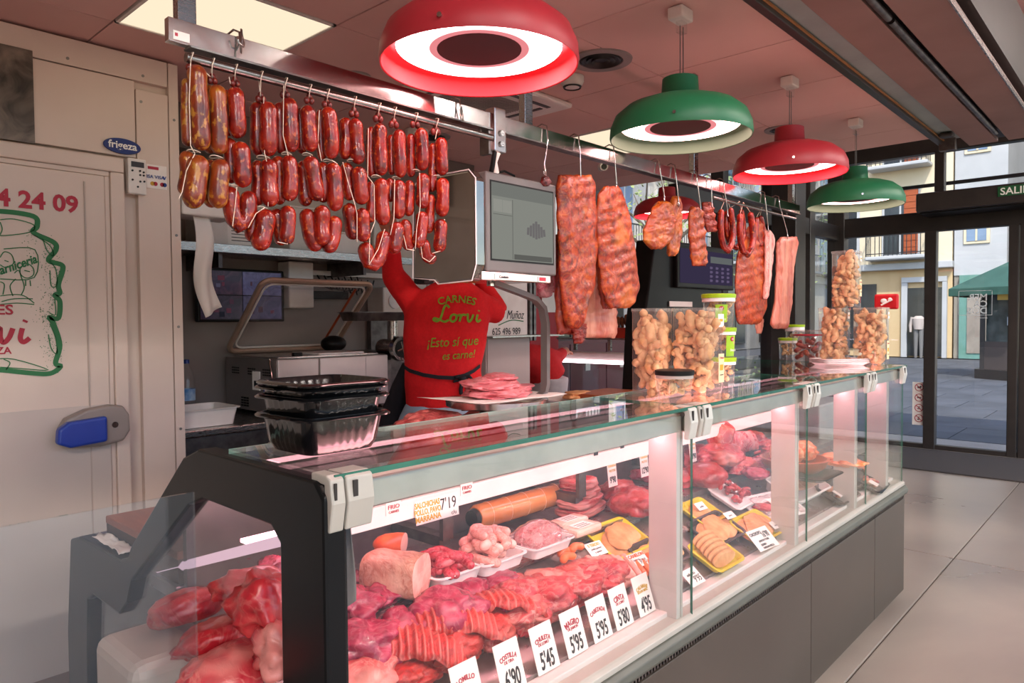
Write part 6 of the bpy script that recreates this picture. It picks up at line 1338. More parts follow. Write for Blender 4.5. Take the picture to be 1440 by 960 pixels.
string_('tenth sausage string, red, narrow, just left of the butcher\'s raised hand', [([(561, 182), (563, 250)], 8.5, F), ([(550, 189), (551, 246)], 5.5, Bk), ([(561, 253), (560, 308)], 8.5, F), ([(549, 250), (549, 284)], 5.5, Bk), ([(559, 312), (553, 357)], 9.5, F)], chor, (553, 170), [(557, 250, 6)], [[(555, 252), (554, 306), (549, 330)]])
string_('eleventh sausage string, red, ending in a narrow U tied with twine', [([(591, 180), (593, 240)], 8.5, F), ([(578, 188), (578, 249)], 6, Bk), ([(595, 243), (593, 293)], 8.5, F), ([(576, 253), (574, 304)], 6.5, Bk), ([(569, 308), (572, 338), (579, 350)], 8.5, Bk), ([(594, 297), (592, 325), (586, 348)], 8.5, F)], chor, (583, 170), [(585, 240, 6)], [[(590, 243), (591, 290), (586, 320), (584, 350)], [(566, 325), (572, 350), (583, 352)]])
string_('twelfth sausage string, red, rightmost, beside the weighing screen', [([(620, 193), (622, 247)], 8, F), ([(609, 201), (607, 270)], 6, Bk), ([(622, 250), (621, 305)], 8.5, F), ([(606, 273), (603, 328)], 6.5, Bk), ([(620, 308), (617, 355)], 8.5, F), ([(594, 335), (600, 360), (612, 363)], 8, 0)], chor, (612, 180), [(614, 248, 6)], [[(615, 182), (612, 196)], [(625, 308), (628, 330), (622, 352), (608, 356)], [(591, 340), (594, 362), (604, 368), (612, 360)]])
# thin horseshoe sausages at the right end of the rail
for k, (x0, x1, yt, yb, r, dy, lb) in enumerate([(1014, 1030, 294, 353, 4.6, 0, 'thin red horseshoe sausage, leftmost of the small group on the far rail'), (1022, 1045, 296, 350, 4.0, .03, 'thin red horseshoe sausage behind the leftmost one of the far group'), (1041, 1058, 300, 359, 4.6, -.01, 'thin red horseshoe sausage, middle of the far group'), (1064, 1072, 305, 345, 4.0, .02, 'thin red horseshoe sausage, rightmost of the far group')]):
    pts = [P3(x0, yt, RY+dy), P3(x0-1, (yt+yb)/2, RY+dy), P3((x0+x1)/2-4, yb-4, RY+dy), P3((x0+x1)/2+2, yb-1, RY+dy), P3(x1, yb-14, RY+dy), P3(x1+1, (yt+yb)/2, RY+dy), P3(x1-3, yt-2, RY+dy)]
    t = thing('horseshoe_sausage', lb, 'sausage', pts[0]); sausage('sausage_body', pts, px(pts[0], r), chor, parent=t, n=14)
    a = (pts[0]+pts[-1])/2; emit(MB().tube([pts[0], V((a.x, RY, 2.11)), pts[-1]], .0012, 6), 'twine', twine, t)
# ------------------------------------------------ S hooks + hanging meat
def hook(x, yt, yb, lb, Y=RY-.012, empty=False, x2=None):
    a = P3(x, yt, Y); b = P3(x2 or x+5, yb, Y)
    pts = [V((a.x-.012, RY+.03, 2.165)), V((a.x-.012, RY+.026, 2.190)), V((a.x-.006, RY+.008, 2.198)), V((a.x, RY-.008, 2.19)), V((a.x, RY-.014, 2.14)), V((b.x-.002, Y, b.z+.04)), V((b.x+.004, Y, b.z+.012)), V((b.x, Y-.004, b.z)), V((b.x-.012, Y-.006, b.z+.004)), V((b.x-.016, Y-.008, b.z+.018))]
    o = emit(MB().tube(pts, .0026, 8), 'meat_hook', chrome, None, smooth=2); tag(o, lb, 'hook')
hook(338, 60, 66, 'steel S hook on the beam under the first ceiling light', x2=341)
hook(648, 160, 170, 'steel S hook on the beam left of the scale bracket', x2=650)
hook(770, 210, 247, 'steel S hook over the left shoulder of the screen, holding a string end', x2=766)
hook(815, 220, 262, 'steel S hook holding the largest paprika rib slab', x2=817)
hook(864, 233, 268, 'steel S hook holding the second paprika rib slab', x2=867)
hook(928, 255, 285, 'steel S hook holding the orange marinated shoulder', x2=934)
hook(950, 262, 290, 'steel S hook on the right lobe of the orange marinated shoulder', x2=954)
hook(980, 265, 300, 'steel S hook holding the short rib strip', x2=985)
hook(1000, 272, 292, 'steel S hook holding the small dark rib piece', x2=1001)
hook(1018, 278, 305, 'steel S hook in front of the thin horseshoe sausages', x2=1023)
hook(1076, 298, 326, 'steel S hook holding the narrow bacon strip', x2=1080)
hook(1096, 303, 335, 'steel S hook holding the pale bacon slab at the far right', x2=1107)
def hung(name, poly, dy, mt, lb, thick=.03, ribs_=0, seed=1, cut=.5, cat='meat', amp=.004, tw=0.0, skew=0.0, mtside=None, nu=26, nv=60):
    """poly rows: (y, xl, xr) px outline from top to bottom; a thick hanging slab"""
    rows = poly
    def f(u, v, s=None):
        y = rows[0][0]+(rows[-1][0]-rows[0][0])*v
        for i in range(len(rows)-1):
            if rows[i][0] <= y <= rows[i+1][0]+1e-6:
                k = (y-rows[i][0])/(rows[i+1][0]-rows[i][0]); k = k*k*(3-2*k)*.5+k*.5; xl = rows[i][1]+(rows[i+1][1]-rows[i][1])*k; xr = rows[i][2]+(rows[i+1][2]-rows[i][2])*k; break
        return at(xl+(xr-xl)*u, y, 'Y', RY+dy+skew*(u-.5))
    vals = []
    def g(u, v, s):
        p = f(u, v); e = min(1, min(u, 1-u)/.16)**.6*min(1, min(v, 1-v)/.05)**.5; N1 = noise.noise(V((u*4, v*7, seed*3.3)))
        w_ = (math.sin((v+u*.10+.035*N1+.012*noise.noise(V((u*2.5, v*3, seed+7))))*ribs_*2*math.pi)*max(0, min(1, .75+1.3*noise.noise(V((u*2, v*3, seed+1))))) if ribs_ else 0)
        off = thick*.5*(.65+.35*e+.25*N1)*(.35+.65*e)+amp*w_*e+.004*noise.noise(V((u*9, v*16, seed)))
        p.y += (-off if s else off*.8)+tw*(v-.5)*(u-.5)
        p.x += .006*noise.noise(V((v*9, u*2, seed+4))); p.z += .004*noise.noise(V((u*8, seed, 3)))
        vals.append(max(0, w_-.3)*cut*(.5+.5*e)*(.6+.6*N1) if ribs_ else 0)
        return p
    mb = MB().slab(g, nu, nv); return emit(mb, name, mt, None, smooth=2, label=lb, cat=cat, attr=vals)
hung('rib_slab', [(246, 786, 830), (262, 783, 836), (300, 784, 837), (350, 786, 838), (400, 788, 836), (430, 792, 824), (455, 797, 818), (462, 801, 812)], .0, smok, 'largest orange-red paprika rib slab hanging right of the weighing screen', .05, 13, 1, .10, amp=.0022)
hung('rib_slab', [(330, 782, 796), (400, 782, 800), (440, 782, 806), (470, 784, 812)], .05, smokr, 'dark red slab edge behind the largest rib slab', .04, 0, 2)
hung('rib_slab', [(262, 850, 868), (275, 841, 876), (310, 838, 886), (350, 840, 892), (400, 845, 898), (425, 852, 893), (433, 858, 884)], -.01, smok, 'second orange paprika rib slab, wider at the bottom, with clear rib ridges', .04, 11, 3, .28, amp=.004)
hung('rib_slab', [(300, 836, 846), (350, 836, 849), (400, 842, 854), (434, 848, 860)], .02, smokr, 'narrow dark rib end between the two large paprika slabs', .03, 14, 6, .4)
hung('smoked_piece', [(455, 804, 824), (475, 806, 822), (483, 808, 816)], .03, smokr, 'dark smoked tip hanging below the largest rib slab', .03, 0, 5)
hung('bacon_slab', [(370, 832, 852), (400, 826, 860), (440, 820, 867), (468, 819, 867), (475, 822, 864)], .10, bac, 'pale smoked bacon slab with wavy lines behind the rib slabs', .03, 0, 7)
hung('hanging_salami', [(378, 752, 775), (395, 754, 776), (410, 758, 774), (418, 762, 771)], .12, meat('salami', '#a02a3c', '#c4586a', '#dc8c92', '#efc2c0', .6, 40, .4), 'pink speckled salami end hanging below the screen', .04, 0, 8)
hung('string_end', [(248, 763, 770), (256, 760, 774), (262, 764, 770)], .0, knotm, 'small dark sausage knot hanging above the screen', .02, 0, 8, nu=8, nv=10)
mr_ = meat('marinated_shoulder', '#6a180c', '#9c3a10', '#c06012', '#d08822', 0.3, 12, .38, bump=.7)
hung('marinated_shoulder', [(283, 926, 936), (292, 918, 944), (310, 910, 950), (325, 905, 948), (338, 905, 943), (350, 916, 930)], -.01, mr_, 'orange-red marinated shoulder piece, the wide left lobe', .04, 0, 9)
hung('marinated_shoulder', [(276, 946, 954), (300, 943, 957), (325, 942, 957), (345, 939, 954), (360, 940, 949)], .01, mr_, 'orange-red marinated piece, the narrow right lobe hanging lower', .035, 0, 10)
hung('rib_strip', [(290, 972, 982), (300, 969, 987), (330, 969, 990), (360, 972, 993), (374, 974, 991)], 0, smok, 'short orange rib strip left of the thin horseshoe sausages', .035, 6, 11, .8, amp=.005)
hung('rib_strip', [(284, 988, 1000), (300, 988, 1003), (318, 992, 1007), (326, 994, 1006)], .02, smokr, 'small dark rib piece between the short strip and the horseshoe sausages', .03, 4, 12, .6)
hung('bacon_cube', [(302, 1016, 1026), (318, 1016, 1026), (334, 1018, 1026)], .05, bac, 'small pink slab hanging inside the horseshoe sausages', .02, 0, 13, nu=10, nv=16)
hung('rib_slab', [(308, 1060, 1072), (330, 1046, 1078), (365, 1036, 1079), (400, 1034, 1078), (430, 1034, 1078), (452, 1036, 1070), (456, 1040, 1064)], .03, smok, 'far orange rib slab behind the horseshoe sausages', .04, 11, 14, .22, amp=.003)
hung('bacon_tip', [(448, 1061, 1074), (460, 1062, 1073), (469, 1064, 1070)], .05, bac, 'thin pale bacon tip showing below the far rib slab', .015, 0, 15, nu=8, nv=10)
hung('bacon_strip', [(324, 1076, 1083), (335, 1076, 1088), (360, 1076, 1086), (390, 1076, 1082), (420, 1074, 1078)], .0, bacs, 'narrow streaky bacon strip with white lines, left of the pale slab', .03, 0, 16)
hung('bacon_slab', [(333, 1098, 1120), (342, 1092, 1121), (370, 1092, 1115), (420, 1090, 1112), (456, 1084, 1108), (462, 1088, 1106)], .0, bac, 'long pale pink bacon slab, rightmost piece on the far rail', .045, 0, 17)

# ================================================================== PENDANT LAMPS
def lamp_ring_mat():
    return emat('lamp_ring_glow', (1, .56, .56), 10)
ring_m = emat('lamp_ring_glow', (1, .55, .53), 9)
ring_e = emat('lamp_ring_edge_glow', (1, .50, .50), 1.5)
ring_o = emat('lamp_ring_outer_glow', (1, .42, .44), .8)
ring_in = emat('lamp_inner_glow', (1, .30, .32), .42)
def pendant(x, y, zr, r, enam, lb, inner_m, zc=2.65):
    t = thing('pendant_lamp', lb, 'pendant lamp', (x, y, zr))
    k = r/.265; c = (x, y, zr)
    prof = [(.262, 0), (.265, .012), (.262, .045), (.245, .085), (.205, .118), (.15, .138), (.09, .146), (.076, .150), (.07, .165), (.066, .225), (.06, .228), (.0001, .228)]
    inn = [(.258, .002), (.257, .045), (.238, .08), (.20, .108), (.14, .12)]
    emit(MB().lathe([(a*k, b*k) for a, b in prof], c, 56), 'shade', enam, t, smooth=True)
    emit(MB().lathe([(a*k, b*k) for a, b in [(.262, 0)]+inn], c, 56), 'inner_shade', inner_m, t, smooth=True)
    emit(MB().lathe([(.222*k, .060*k), (.220*k, .046*k)], c, 56), 'glow_rim', ring_o, t, smooth=True)
    emit(MB().lathe([(.220*k, .046*k), (.150*k, .044*k)], c, 56), 'glow_ring', ring_m, t, smooth=True)
    emit(MB().lathe([(.150*k, .044*k), (.132*k, .044*k)], c, 56), 'glow_edge', ring_e, t, smooth=True)
    emit(MB().lathe([(.132*k, .044*k), (.10*k, .044*k)], c, 48), 'glow_inner', ring_in, t, smooth=True)
    emit(MB().lathe([(.114*k, .05*k), (.112*k, .042*k), (.0001, .042*k)], c, 40), 'centre_disc', mat('disc_plum', '#3a1a20', None, rough=.6), t, smooth=True)
    emit(MB().box((x-.03, y-.272*k, zr+.008), (x+.03, y-.262*k, zr+.020)), 'small_label', card, t) if False else None
    emit(MB().tube([(x+.0, y, zr+.225*k), (x, y, zc-.06)], .0018, 6).tube([(x+.022, y, zr+.225*k), (x+.022, y, zc-.06)], .0018, 6), 'suspension_wire', dsteel, t)
    cn = box('ceiling_canopy', (x-.04, y-.03, zc-.045), (x+.045, y+.03, zc), white, t, bevel=.006)
    box('terminal_block', (x-.01, y-.012, zc-.085), (x+.03, y+.012, zc-.045), acry, cn)
    a = R(205); emit(MB().tube([(x+r*.985*math.cos(a), y+r*.985*math.sin(a), zr+.03*k), (x+r*1.02*math.cos(a), y+r*1.02*math.sin(a), zr+.03*k)], .006, 8), 'rim_screw', chrome, t)
    for a0 in (262,):
        e_ = [V((x+r*.972*math.cos(R(a0+q)), y+r*.972*math.sin(R(a0+q)), zr+zz)) for q, zz in ((0, .008), (7, .008), (7, .016), (0, .016))]
        n0 = V((-math.cos(R(a0+3)), -math.sin(R(a0+3)), 0))*.0006
        emit(MB().add([p for p in e_]+[p+n0 for p in e_], [(0, 1, 2, 3), (7, 6, 5, 4)]), 'rating_sticker', card, t)
    return t
paleg = mat('pale_inner_green', '#55745a', '#4d6b52', 5, .5)
inred = mat('inner_red_enamel', '#d8142c', '#cc1027', 5, .35)
LY = 1.325
pendant(1.325, LY-.005, 2.175, .258, enamr, 'large red pendant lamp nearest the viewer', inred)
pendant(2.37, LY, 2.178, .257, enamg, 'green pendant lamp nearest the viewer, right of the big red one', paleg)
pendant(3.40, LY, 2.195, .258, enamr, 'red pendant lamp between the two green ones', inred)
pendant(4.37, LY, 2.155, .258, enamg, 'far green pendant lamp by the street windows', paleg)
c = at(938, 302, 'Z', 2.3); pendant(c.x, c.y, 2.29, .248, enamr, 'dark red pendant lamp of the opposite stall, half hidden by the beam', inred, zc=2.65)

# ================================================================== SCALE WITH CUSTOMER SCREEN
SX, SY = 1.84, 1.76
t = thing('weighing_scale', 'counter scale with round platter, bent arm and large customer screen', 'scale', (SX, SY+.1, 1.09))
grm = mat('scale_grey', '#6a6663', '#615d5a', 5, .4)
box('base', (SX-.15, SY+.02, 1.091), (SX+.17, SY+.28, 1.15), blackm, t, bevel=.012, bseg=3)
emit(MB().tube([(SX, SY+.1, 1.14), (SX, SY+.06, 1.20), (SX, SY, 1.215)], .012, 12).tube([(SX-.1, SY-.08, 1.205), (SX+.1, SY+.08, 1.205)], .008, 8).tube([(SX-.1, SY+.08, 1.205), (SX+.1, SY-.08, 1.205)], .008, 8), 'platter_support', dsteel, t)
emit(MB().lathe([(.0001, .0), (.175, 0), (.182, .004), (.184, .024), (.18, .027), (.0001, .027)], (SX, SY, 1.215), 56), 'platter', pol, t, smooth=True)
# bent arm
def ribbon(pts, w_, th_, name, mt, par):
    """flat bar in a plane, path points 3d"""
    pts = [V(p) for p in pts]; mb = MB(); N_ = len(pts); vs = []
    for i in range(N_):
        t0 = (pts[min(i+1, N_-1)]-pts[max(i-1, 0)]).normalized(); sd = V((0, 1, 0)); nn = t0.cross(sd).normalized()
        for a, b in ((-1, -1), (1, -1), (1, 1), (-1, 1)): vs.append(pts[i]+sd*a*w_/2+nn*b*th_/2)
    fs = [(i*4+k, i*4+(k+1) % 4, (i+1)*4+(k+1) % 4, (i+1)*4+k) for i in range(N_-1) for k in range(4)]+[(3, 2, 1, 0), tuple((N_-1)*4+k for k in range(4))]
    emit(mb.add(vs, fs), name, mt, par, smooth=True)
q = [at(x, y, 'Y', 1.70) for x, y in ((692, 397), (735, 413), (752, 420), (763, 433), (767, 455), (767, 540), (764, 553), (752, 562), (725, 568))]
ribbon(q, .03, .018, 'arm', grm, t)
p = at(690, 398, 'Y', 1.70); emit(MB().tube([p+V((0, 0, -.01)), p+V((0, 0, .028))], .014, 16), 'swivel', chrome, t, smooth=True); emit(MB().tube([p+V((0, 0, .028)), p+V((0, 0, .058))], .018, 16).tube([p+V((0, 0, .055)), p+V((0, 0, .085))], .008, 12), 'swivel_knob', blackm, t, smooth=True)
# screen head
y0 = 1.60; a = at(683, 243, 'Y', y0); b = at(785, 388, 'Y', y0); zt_ = 1.995; zb_ = 1.675; xa, xb = 1.63, 1.985
hd = box('screen_housing', (xa, y0, zb_), (xb, y0+.07, zt_), grm, t, bevel=.006)
box('rear_housing', (xa-.005, y0+.07, zb_+.01), (xb-.02, y0+.20, zt_-.01), blackm, t, bevel=.01)
box('screen', (xa+.024, y0-.002, zb_+.042), (xb-.022, y0+.003, zt_-.032), emat('dim_screen', (.115, .118, .105), 1.0), hd)
box('screen_bezel', (xa+.018, y0-.001, zb_+.036), (xb-.016, y0+.001, zt_-.026), blackm, hd)
scl = emat('screen_line', (.055, .055, .05), 1.0); scp = emat('screen_light', (.14, .14, .125), 1.0)
box('header_bar', (xa+.024, y0-.003, zt_-.075), (xb-.022, y0-.002, zt_-.032), emat('screen_head', (.085, .088, .08), 1), hd)
for q in ((.032, .073, .10), (.076, .118, .10)): box('screen_tile', (xa+q[0], y0-.003, zt_-.125), (xa+q[1], y0-.002, zt_-.085), scp, hd)
box('screen_rule', (xa+.122, y0-.003, zb_+.045), (xa+.1235, y0-.002, zt_-.08), scl, hd); box('screen_rule', (xa+.03, y0-.003, zt_-.134), (xa+.12, y0-.002, zt_-.1325), scl, hd)
box('footer_bar', (xa+.13, y0-.003, zb_+.045), (xb-.03, y0-.002, zb_+.062), scl, hd)
for k in range(7): emit(MB().tube([(xa+.20+.0135*k, y0-.003, zt_-.14+.008*abs(k-3)*-1), (xa+.198+.0145*k, y0-.003, zb_+.12+.004*abs(k-3))], .0045, 8), 'screen_sausage_picture', emat('screen_pic', (.075, .07, .07), 1), hd)
# mirror-finish side shell
shell = [(y0+.02, zb_-.03), (y0+.0, zb_+.02), (y0+.0, zt_-.03), (y0+.03, zt_), (y0+.27, zt_+.005), (y0+.30, zt_-.02), (y0+.31, zb_-.01), (y0+.20, zb_-.02), (y0+.18, zb_-.035)]
emit(MB().prism(shell, lambda y, z: (xa-.045, y, z), lambda y, z: (xa-.002, y, z)), 'side_shell', mat('smoky_mirror', '#8d8882', '#7f7a74', 6, .06, .9), t, bevel=.008, bseg=3)
emit(MB().tube([(xa-.046, y, z) for y, z in shell], .0022, 6, True), 'shell_edge_highlight', trayw, t)  # white tube stands in for the bright highlight along the shell edge
box('side_port', (xa-.048, y0+.19, zb_+.16), (xa-.044, y0+.24, zb_+.20), chrome, t); box('port_hole', (xa-.050, y0+.197, zb_+.166), (xa-.047, y0+.233, zb_+.194), blackm, t)
box('side_frame', (xa-.03, y0+.27, zb_-.03), (xa+.02, y0+.33, zt_-.02), blackm, t, bevel=.01)
box('under_tray', (xa-.02, y0+.01, zb_-.022), (xb-.02, y0+.26, zb_-.008), pol, t, bevel=.004)
box('under_lip', (xa-.02, y0+.002, zb_-.028), (xb-.03, y0+.012, zb_+.0), pol, t, bevel=.003)
c = V((xa+.04, y0+.0005, zb_-.024)); lb_ = box('paper_sticker', c+V((0, 0, 0)), c+V((.08, .001, .018)), card, t); letters('Condado', .012, c+V((.04, -.0002, .005)), (1, 0, 0), (0, 0, 1), inkb, lb_)
c = V((xb-.10, y0+.0005, zb_-.024)); lb_ = box('paper_sticker', c, c+V((.06, .001, .018)), card, t); box('sticker_mark', c+V((.005, -.001, .003)), c+V((.04, 0, .015)), inkr, lb_)
# meat and paper on the platter
def pap(u, v, s): x = (u-.5)*.50; y = (v-.5)*.26; return V((SX-.01+x, SY+y, 1.244+.006*noise.noise(V((u*3, v*3, 5)))+(.012 if u < .15 else 0)*(1-u/.15)+(.0008 if s else 0)))
emit(MB().slab(pap, 16, 10), 'butcher_paper', card, None, smooth=2, label='sheet of white butcher paper on the scale platter', cat='paper')
for k, (dx, dy, w_, d_, h_, z) in enumerate([(.02, 0, .30, .2, .05, 1.262), (.0, .02, .26, .18, .045, 1.29), (.03, .02, .18, .14, .03, 1.312)]):
    lump('veal_slice', (SX+dx, SY+dy, z), (w_, d_, h_), meat('veal', '#c2525a', '#d8747a', '#e8999a', '#f2c4c0', .1, 7, .4), 110+k, rot=.2*k, label=['bottom pink meat slice on the scale platter', 'middle folded pink meat slice on the scale platter', 'top folded pink meat slice on the scale platter'][k], amp=.34, fr=1.1, fold=.07, sub=5)

# black second scale (back) with touch screen
p0 = at(905, 440, 'Y', 2.2); 
t = thing('touch_scale', 'black scale terminal with lit touch screen behind the green-lidded tubs', 'scale', (3.9, 2.25, 1.091))
BX = at(905, 440, 'Y', 2.15).x; B1 = at(1040, 440, 'Y', 2.15).x
emit(MB().prism([(BX, 1.091), (BX+.04, 1.5), (BX+.16, 1.98), (B1-.25, 1.98), (B1-.20, 1.5), (B1-.1, 1.091)], lambda x, z: (x, 2.17, z), lambda x, z: (x, 2.30, z)), 'column', blackm, t, bevel=.01)
q0 = at(955, 348, 'Y', 2.14); q1 = at(1030, 402, 'Y', 2.14)
hd = box('screen_housing', (q0.x-.02, 2.14, q1.z-.03), (q1.x+.02, 2.18, q0.z+.035), blackm, t, bevel=.008); box('screen', (q0.x+.01, 2.136, q1.z), (q1.x-.01, 2.14, q0.z), emat('touch_dark', (.018, .014, .03), 1), hd)
mb_ = MB()
for i in range(4):
    for j in range(4): x_ = q0.x+(q1.x-q0.x)*(.54+.11*i); z_ = q1.z+(q0.z-q1.z)*(.06+.13*j); mb_.tube([(x_, 2.1345, z_+.012), (x_+.02, 2.1345, z_+.012)], .008, 8)
emit(mb_, 'key_field', emat('keys', (.06, .045, .085), 1), hd, kind='stuff'); box('display_field', (q0.x+(q1.x-q0.x)*.55, 2.134, q1.z+(q0.z-q1.z)*.66), (q1.x-.02, 2.136, q0.z-.03), emat('touch_grey', (.06, .065, .065), 1), hd)
box('print_sticker', at(948, 431, 'Y', 2.16)+V((-.05, 0, 0)), at(968, 424, 'Y', 2.16)+V((.05, .005, 0)), card, t)

# ================================================================== CONTAINERS ON THE GLASS
GZ = 1.2615
rind = mat('fried_rind', '#b9824f', '#dcb483', 30, .6, bump=.7, bscale=90)
rindp = mat('pale_snack', '#c99c6a', '#e4c294', 30, .6, bump=.4, bscale=90)
lime = mat('lime_lid', '#a6cf1c', '#98c216', 6, .35); ylw = mat('sticker_yellow', '#e9a41a', None, rough=.5); labc = mat('cream_label', '#f2dcb0', None, rough=.6); limel = mat('lime_label', '#8fc21a', '#a4cf2a', 10, .5)
def rind_mesh(s, curl, r, L_):
    rg = random.Random(s); mb = MB(); pts = []
    for k in range(9):
        a = curl*(k/8-.5)*math.pi*2; pts.append(V((L_*.5*math.sin(a)/max(curl*3, .3) if curl > .1 else L_*(k/8-.5), L_*.25*(1-math.cos(a)), L_*.12*math.sin(k+s))))
    fine = []
    for i in range(len(pts)-1): fine += [pts[i], (pts[i]+pts[i+1])/2]
    fine.append(pts[-1]); mb.tube([q+V((rg.gauss(0, r*.10), rg.gauss(0, r*.10), 0)) for q in fine], [r*(.72+.55*rg.random())*(.7 if i in (0, len(fine)-1) else 1) for i in range(len(fine))], 9); me = bpy.data.meshes.new('fried_rind'); me.from_pydata(mb.v, [], mb.f); me.polygons.foreach_set('use_smooth', [True]*len(me.polygons)); return me
RM = [rind_mesh(1, .7, .0095, .075), rind_mesh(2, .25, .0115, .085), rind_mesh(3, .4, .0105, .07)]
SM = [rind_mesh(4, 1.1, .0055, .030), rind_mesh(5, .9, .006, .028)]
for q in RM: q.materials.append(rind)
for q in SM: q.materials.append(rindp)
def fill(cx, cy, z0, hx_, hy_, h, n, meshes, lb, grp, nm='fried_rind', round_=False, ex_=0.0):
    rg = random.Random(int(cx*991+z0*77)); 
    cols = max(1, round((n*(hx_/h))**.5)) ; k = 0; tries = 0; pts = []
    while len(pts) < n and tries < n*60:
        tries += 1; p = V((rg.uniform(-hx_, hx_), rg.uniform(-hy_, hy_), rg.uniform(.0, h)))
        if round_ and (p.x/hx_)**2+(p.y/hy_)**2 > 1: continue
        if abs(p.y) < hy_*.35 and abs(p.x) < hx_*.5: continue
        dmin = min([(p-q).length for q in pts] or [9]); lim = (8*hx_*hy_*h/n)**(1/3)*.62*(1-tries/(n*60))
        if dmin > lim: pts.append(p)
    for p in pts:
        o = link(bpy.data.objects.new(nm, rg.choice(meshes))); o.location = (cx+p.x*.93, cy+p.y*.93, z0+p.z*.88+.03); o.rotation_euler = (rg.uniform(0, 6), R(90)+rg.gauss(0, .5), rg.uniform(0, 6)); s = rg.uniform(.95, 1.35); o.scale = (s, s, s); tag(o, lb, 'snack', grp)
def rbox_prof(hx_, hy_, rc, z, n=4):
    out = []
    for q, (sx, sy) in enumerate(((1, 1), (-1, 1), (-1, -1), (1, -1))):
        for k in range(n+1): an = math.pi/2*(q+k/n); out.append(V((sx*(hx_-rc)+rc*math.cos(an), sy*(hy_-rc)+rc*math.sin(an), z)))
    return out
def rbox(hx_, hy_, rc, zs, c, caps=(True, False)):
    mb = MB(); vs = []; m_ = 20
    for z, s in zs: vs += [V((p.x*s, p.y*s, p.z))+V(c) for p in rbox_prof(hx_, hy_, rc, z)]
    fs = [(i*m_+k, i*m_+(k+1) % m_, (i+1)*m_+(k+1) % m_, (i+1)*m_+k) for i in range(len(zs)-1) for k in range(m_)]
    if caps[0]: fs.append(tuple(range(m_))[::-1])
    if caps[1]: fs.append(tuple((len(zs)-1)*m_+k for k in range(m_)))
    return mb.add(vs, fs)
def big_jar(x, y, hx_, hy_, h, lb, cont, grp, z=GZ, n=40, tagl=None, name='acrylic_container'):
    t = thing(name, lb, 'container', (x, y, z))
    emit(rbox(hx_, hy_, .022, [(0, .97), (.004, 1), (h, 1)], (x, y, z)), 'body', acry, t, smooth=True)
    emit(rbox(hx_, hy_, .022, [(h-.002, 1.0), (h-.002, 1.05), (h+.008, 1.05), (h+.008, 1.0)], (x, y, z)), 'rim', acry, t, smooth=True)
    emit(rbox(hx_, hy_, .022, [(h+.001, 1.03), (h+.010, 1.03)], (x, y, z), (True, True)), 'lid', acry, t, smooth=True)
    fill(x, y, z, hx_-.014, hy_-.014, h-.035, n, RM, cont, grp)
    if tagl:
        for (u, zz, w_, hh, typ) in tagl:
            l_ = box('label', (x+u-w_/2, y-hy_-.0015, z+zz), (x+u+w_/2, y-hy_-.0005, z+zz+hh), labc if typ else card, t)
            box('label_picture', (x+u-w_*.3, y-hy_-.0022, z+zz+hh*.42), (x+u+w_*.3, y-hy_-.0015, z+zz+hh*.62), ylw, l_)
            if typ: letters('Fritos', w_*.3, (x+u, y-hy_-.0017, z+zz+hh*.82), (1, 0, 0), (0, 0, 1), inkr, l_, ext=.0003); letters('artesanos', w_*.16, (x+u, y-hy_-.0017, z+zz+hh*.25), (1, 0, 0), (0, 0, 1), inkb, l_, ext=.0003)
    return t
def gp(x, y): p = at(x, y, 'Z', GZ); return p
# front pair
pA = gp(918, 556); pB = gp(972, 558)
j1x, j1y = pA.x+.0, pA.y+.05
big_jar(2.195, 1.338, .058, .055, .285, 'tall clear container of pork rinds, left one of the near pair', 'fried pork rind in the left tall container of the near pair', 'pork rinds in the near left container', n=60)
big_jar(2.275, 1.205, .072, .065, .285, 'tall clear container of pork rinds with two labels, right one of the near pair', 'fried pork rind in the right tall container of the near pair', 'pork rinds in the near right container', n=66, tagl=[(.045, .228, .042, .045, 0), (.048, .035, .040, .10, 1)])
def tub(x, y, z, r0, r1, h, lid, lb, cont, grp, n, lidname='lid', sticker=None, lidh=.012):
    t = thing('snack_tub', lb, 'tub', (x, y, z)); emit(MB().lathe([(.0001, .001), (r0, .001), (r0+.002, .006), (r1, h*.84), (r1+.002, h*.85), (r1+.002, h)], (x, y, z), 32), 'body', acry, t, smooth=True)
    emit(MB().lathe([(r1+.001, h*.86), (r1+.004, h*.86), (r1+.004, h), (r1+.001, h)], (x, y, z), 32), 'collar', trayw if lid is lime else mat('frosted_rim', '#b8aca4', None, rough=.4), t, smooth=True)
    emit(MB().lathe([(r1+.006, h-.002), (r1+.007, h+lidh), (r1, h+lidh+.002), (.0001, h+lidh+.001)], (x, y, z), 36), 'lid', lid, t, smooth=True)
    fill(x, y, z, r0-.008, r0-.008, h*.8-.014, n, SM, cont, grp, 'snack_ring', True)
    if sticker:
        a0, a1, z0_, z1_ = sticker; s_ = MB(); k_ = 8; rr = (r0+r1)/2+.003
        s_.grid(lambda u, v: (x+(r0+(r1-r0)*(z0_+(z1_-z0_)*v)/h/.84+.0015)*math.cos(a0+(a1-a0)*u), y+(r0+(r1-r0)*(z0_+(z1_-z0_)*v)/h/.84+.0015)*math.sin(a0+(a1-a0)*u), z+z0_+(z1_-z0_)*v), k_, 3)
        l_ = emit(s_, 'label', limel, t, smooth=2); am = (a0+a1)/2; c = V((x+(rr+.003)*math.cos(am), y+(rr+.003)*math.sin(am), z+z1_*.84)); nn = V((math.cos(am), math.sin(am), 0))
        emit(MB().tube([c-nn*.003, c], .0085, 16), 'price_spot', inkr, l_); e_ = V((-nn.y, nn.x, 0)); letters('1€', .011, c-V((0, 0, .004))+nn*.0004, e_, (0, 0, 1), inkw, l_, ext=.0002)
        letters('Snack', .013, c-V((0, 0, .045))+nn*.0, e_, (0, 0, 1), inkw, l_, ext=.0002, shear=.3)
    return t
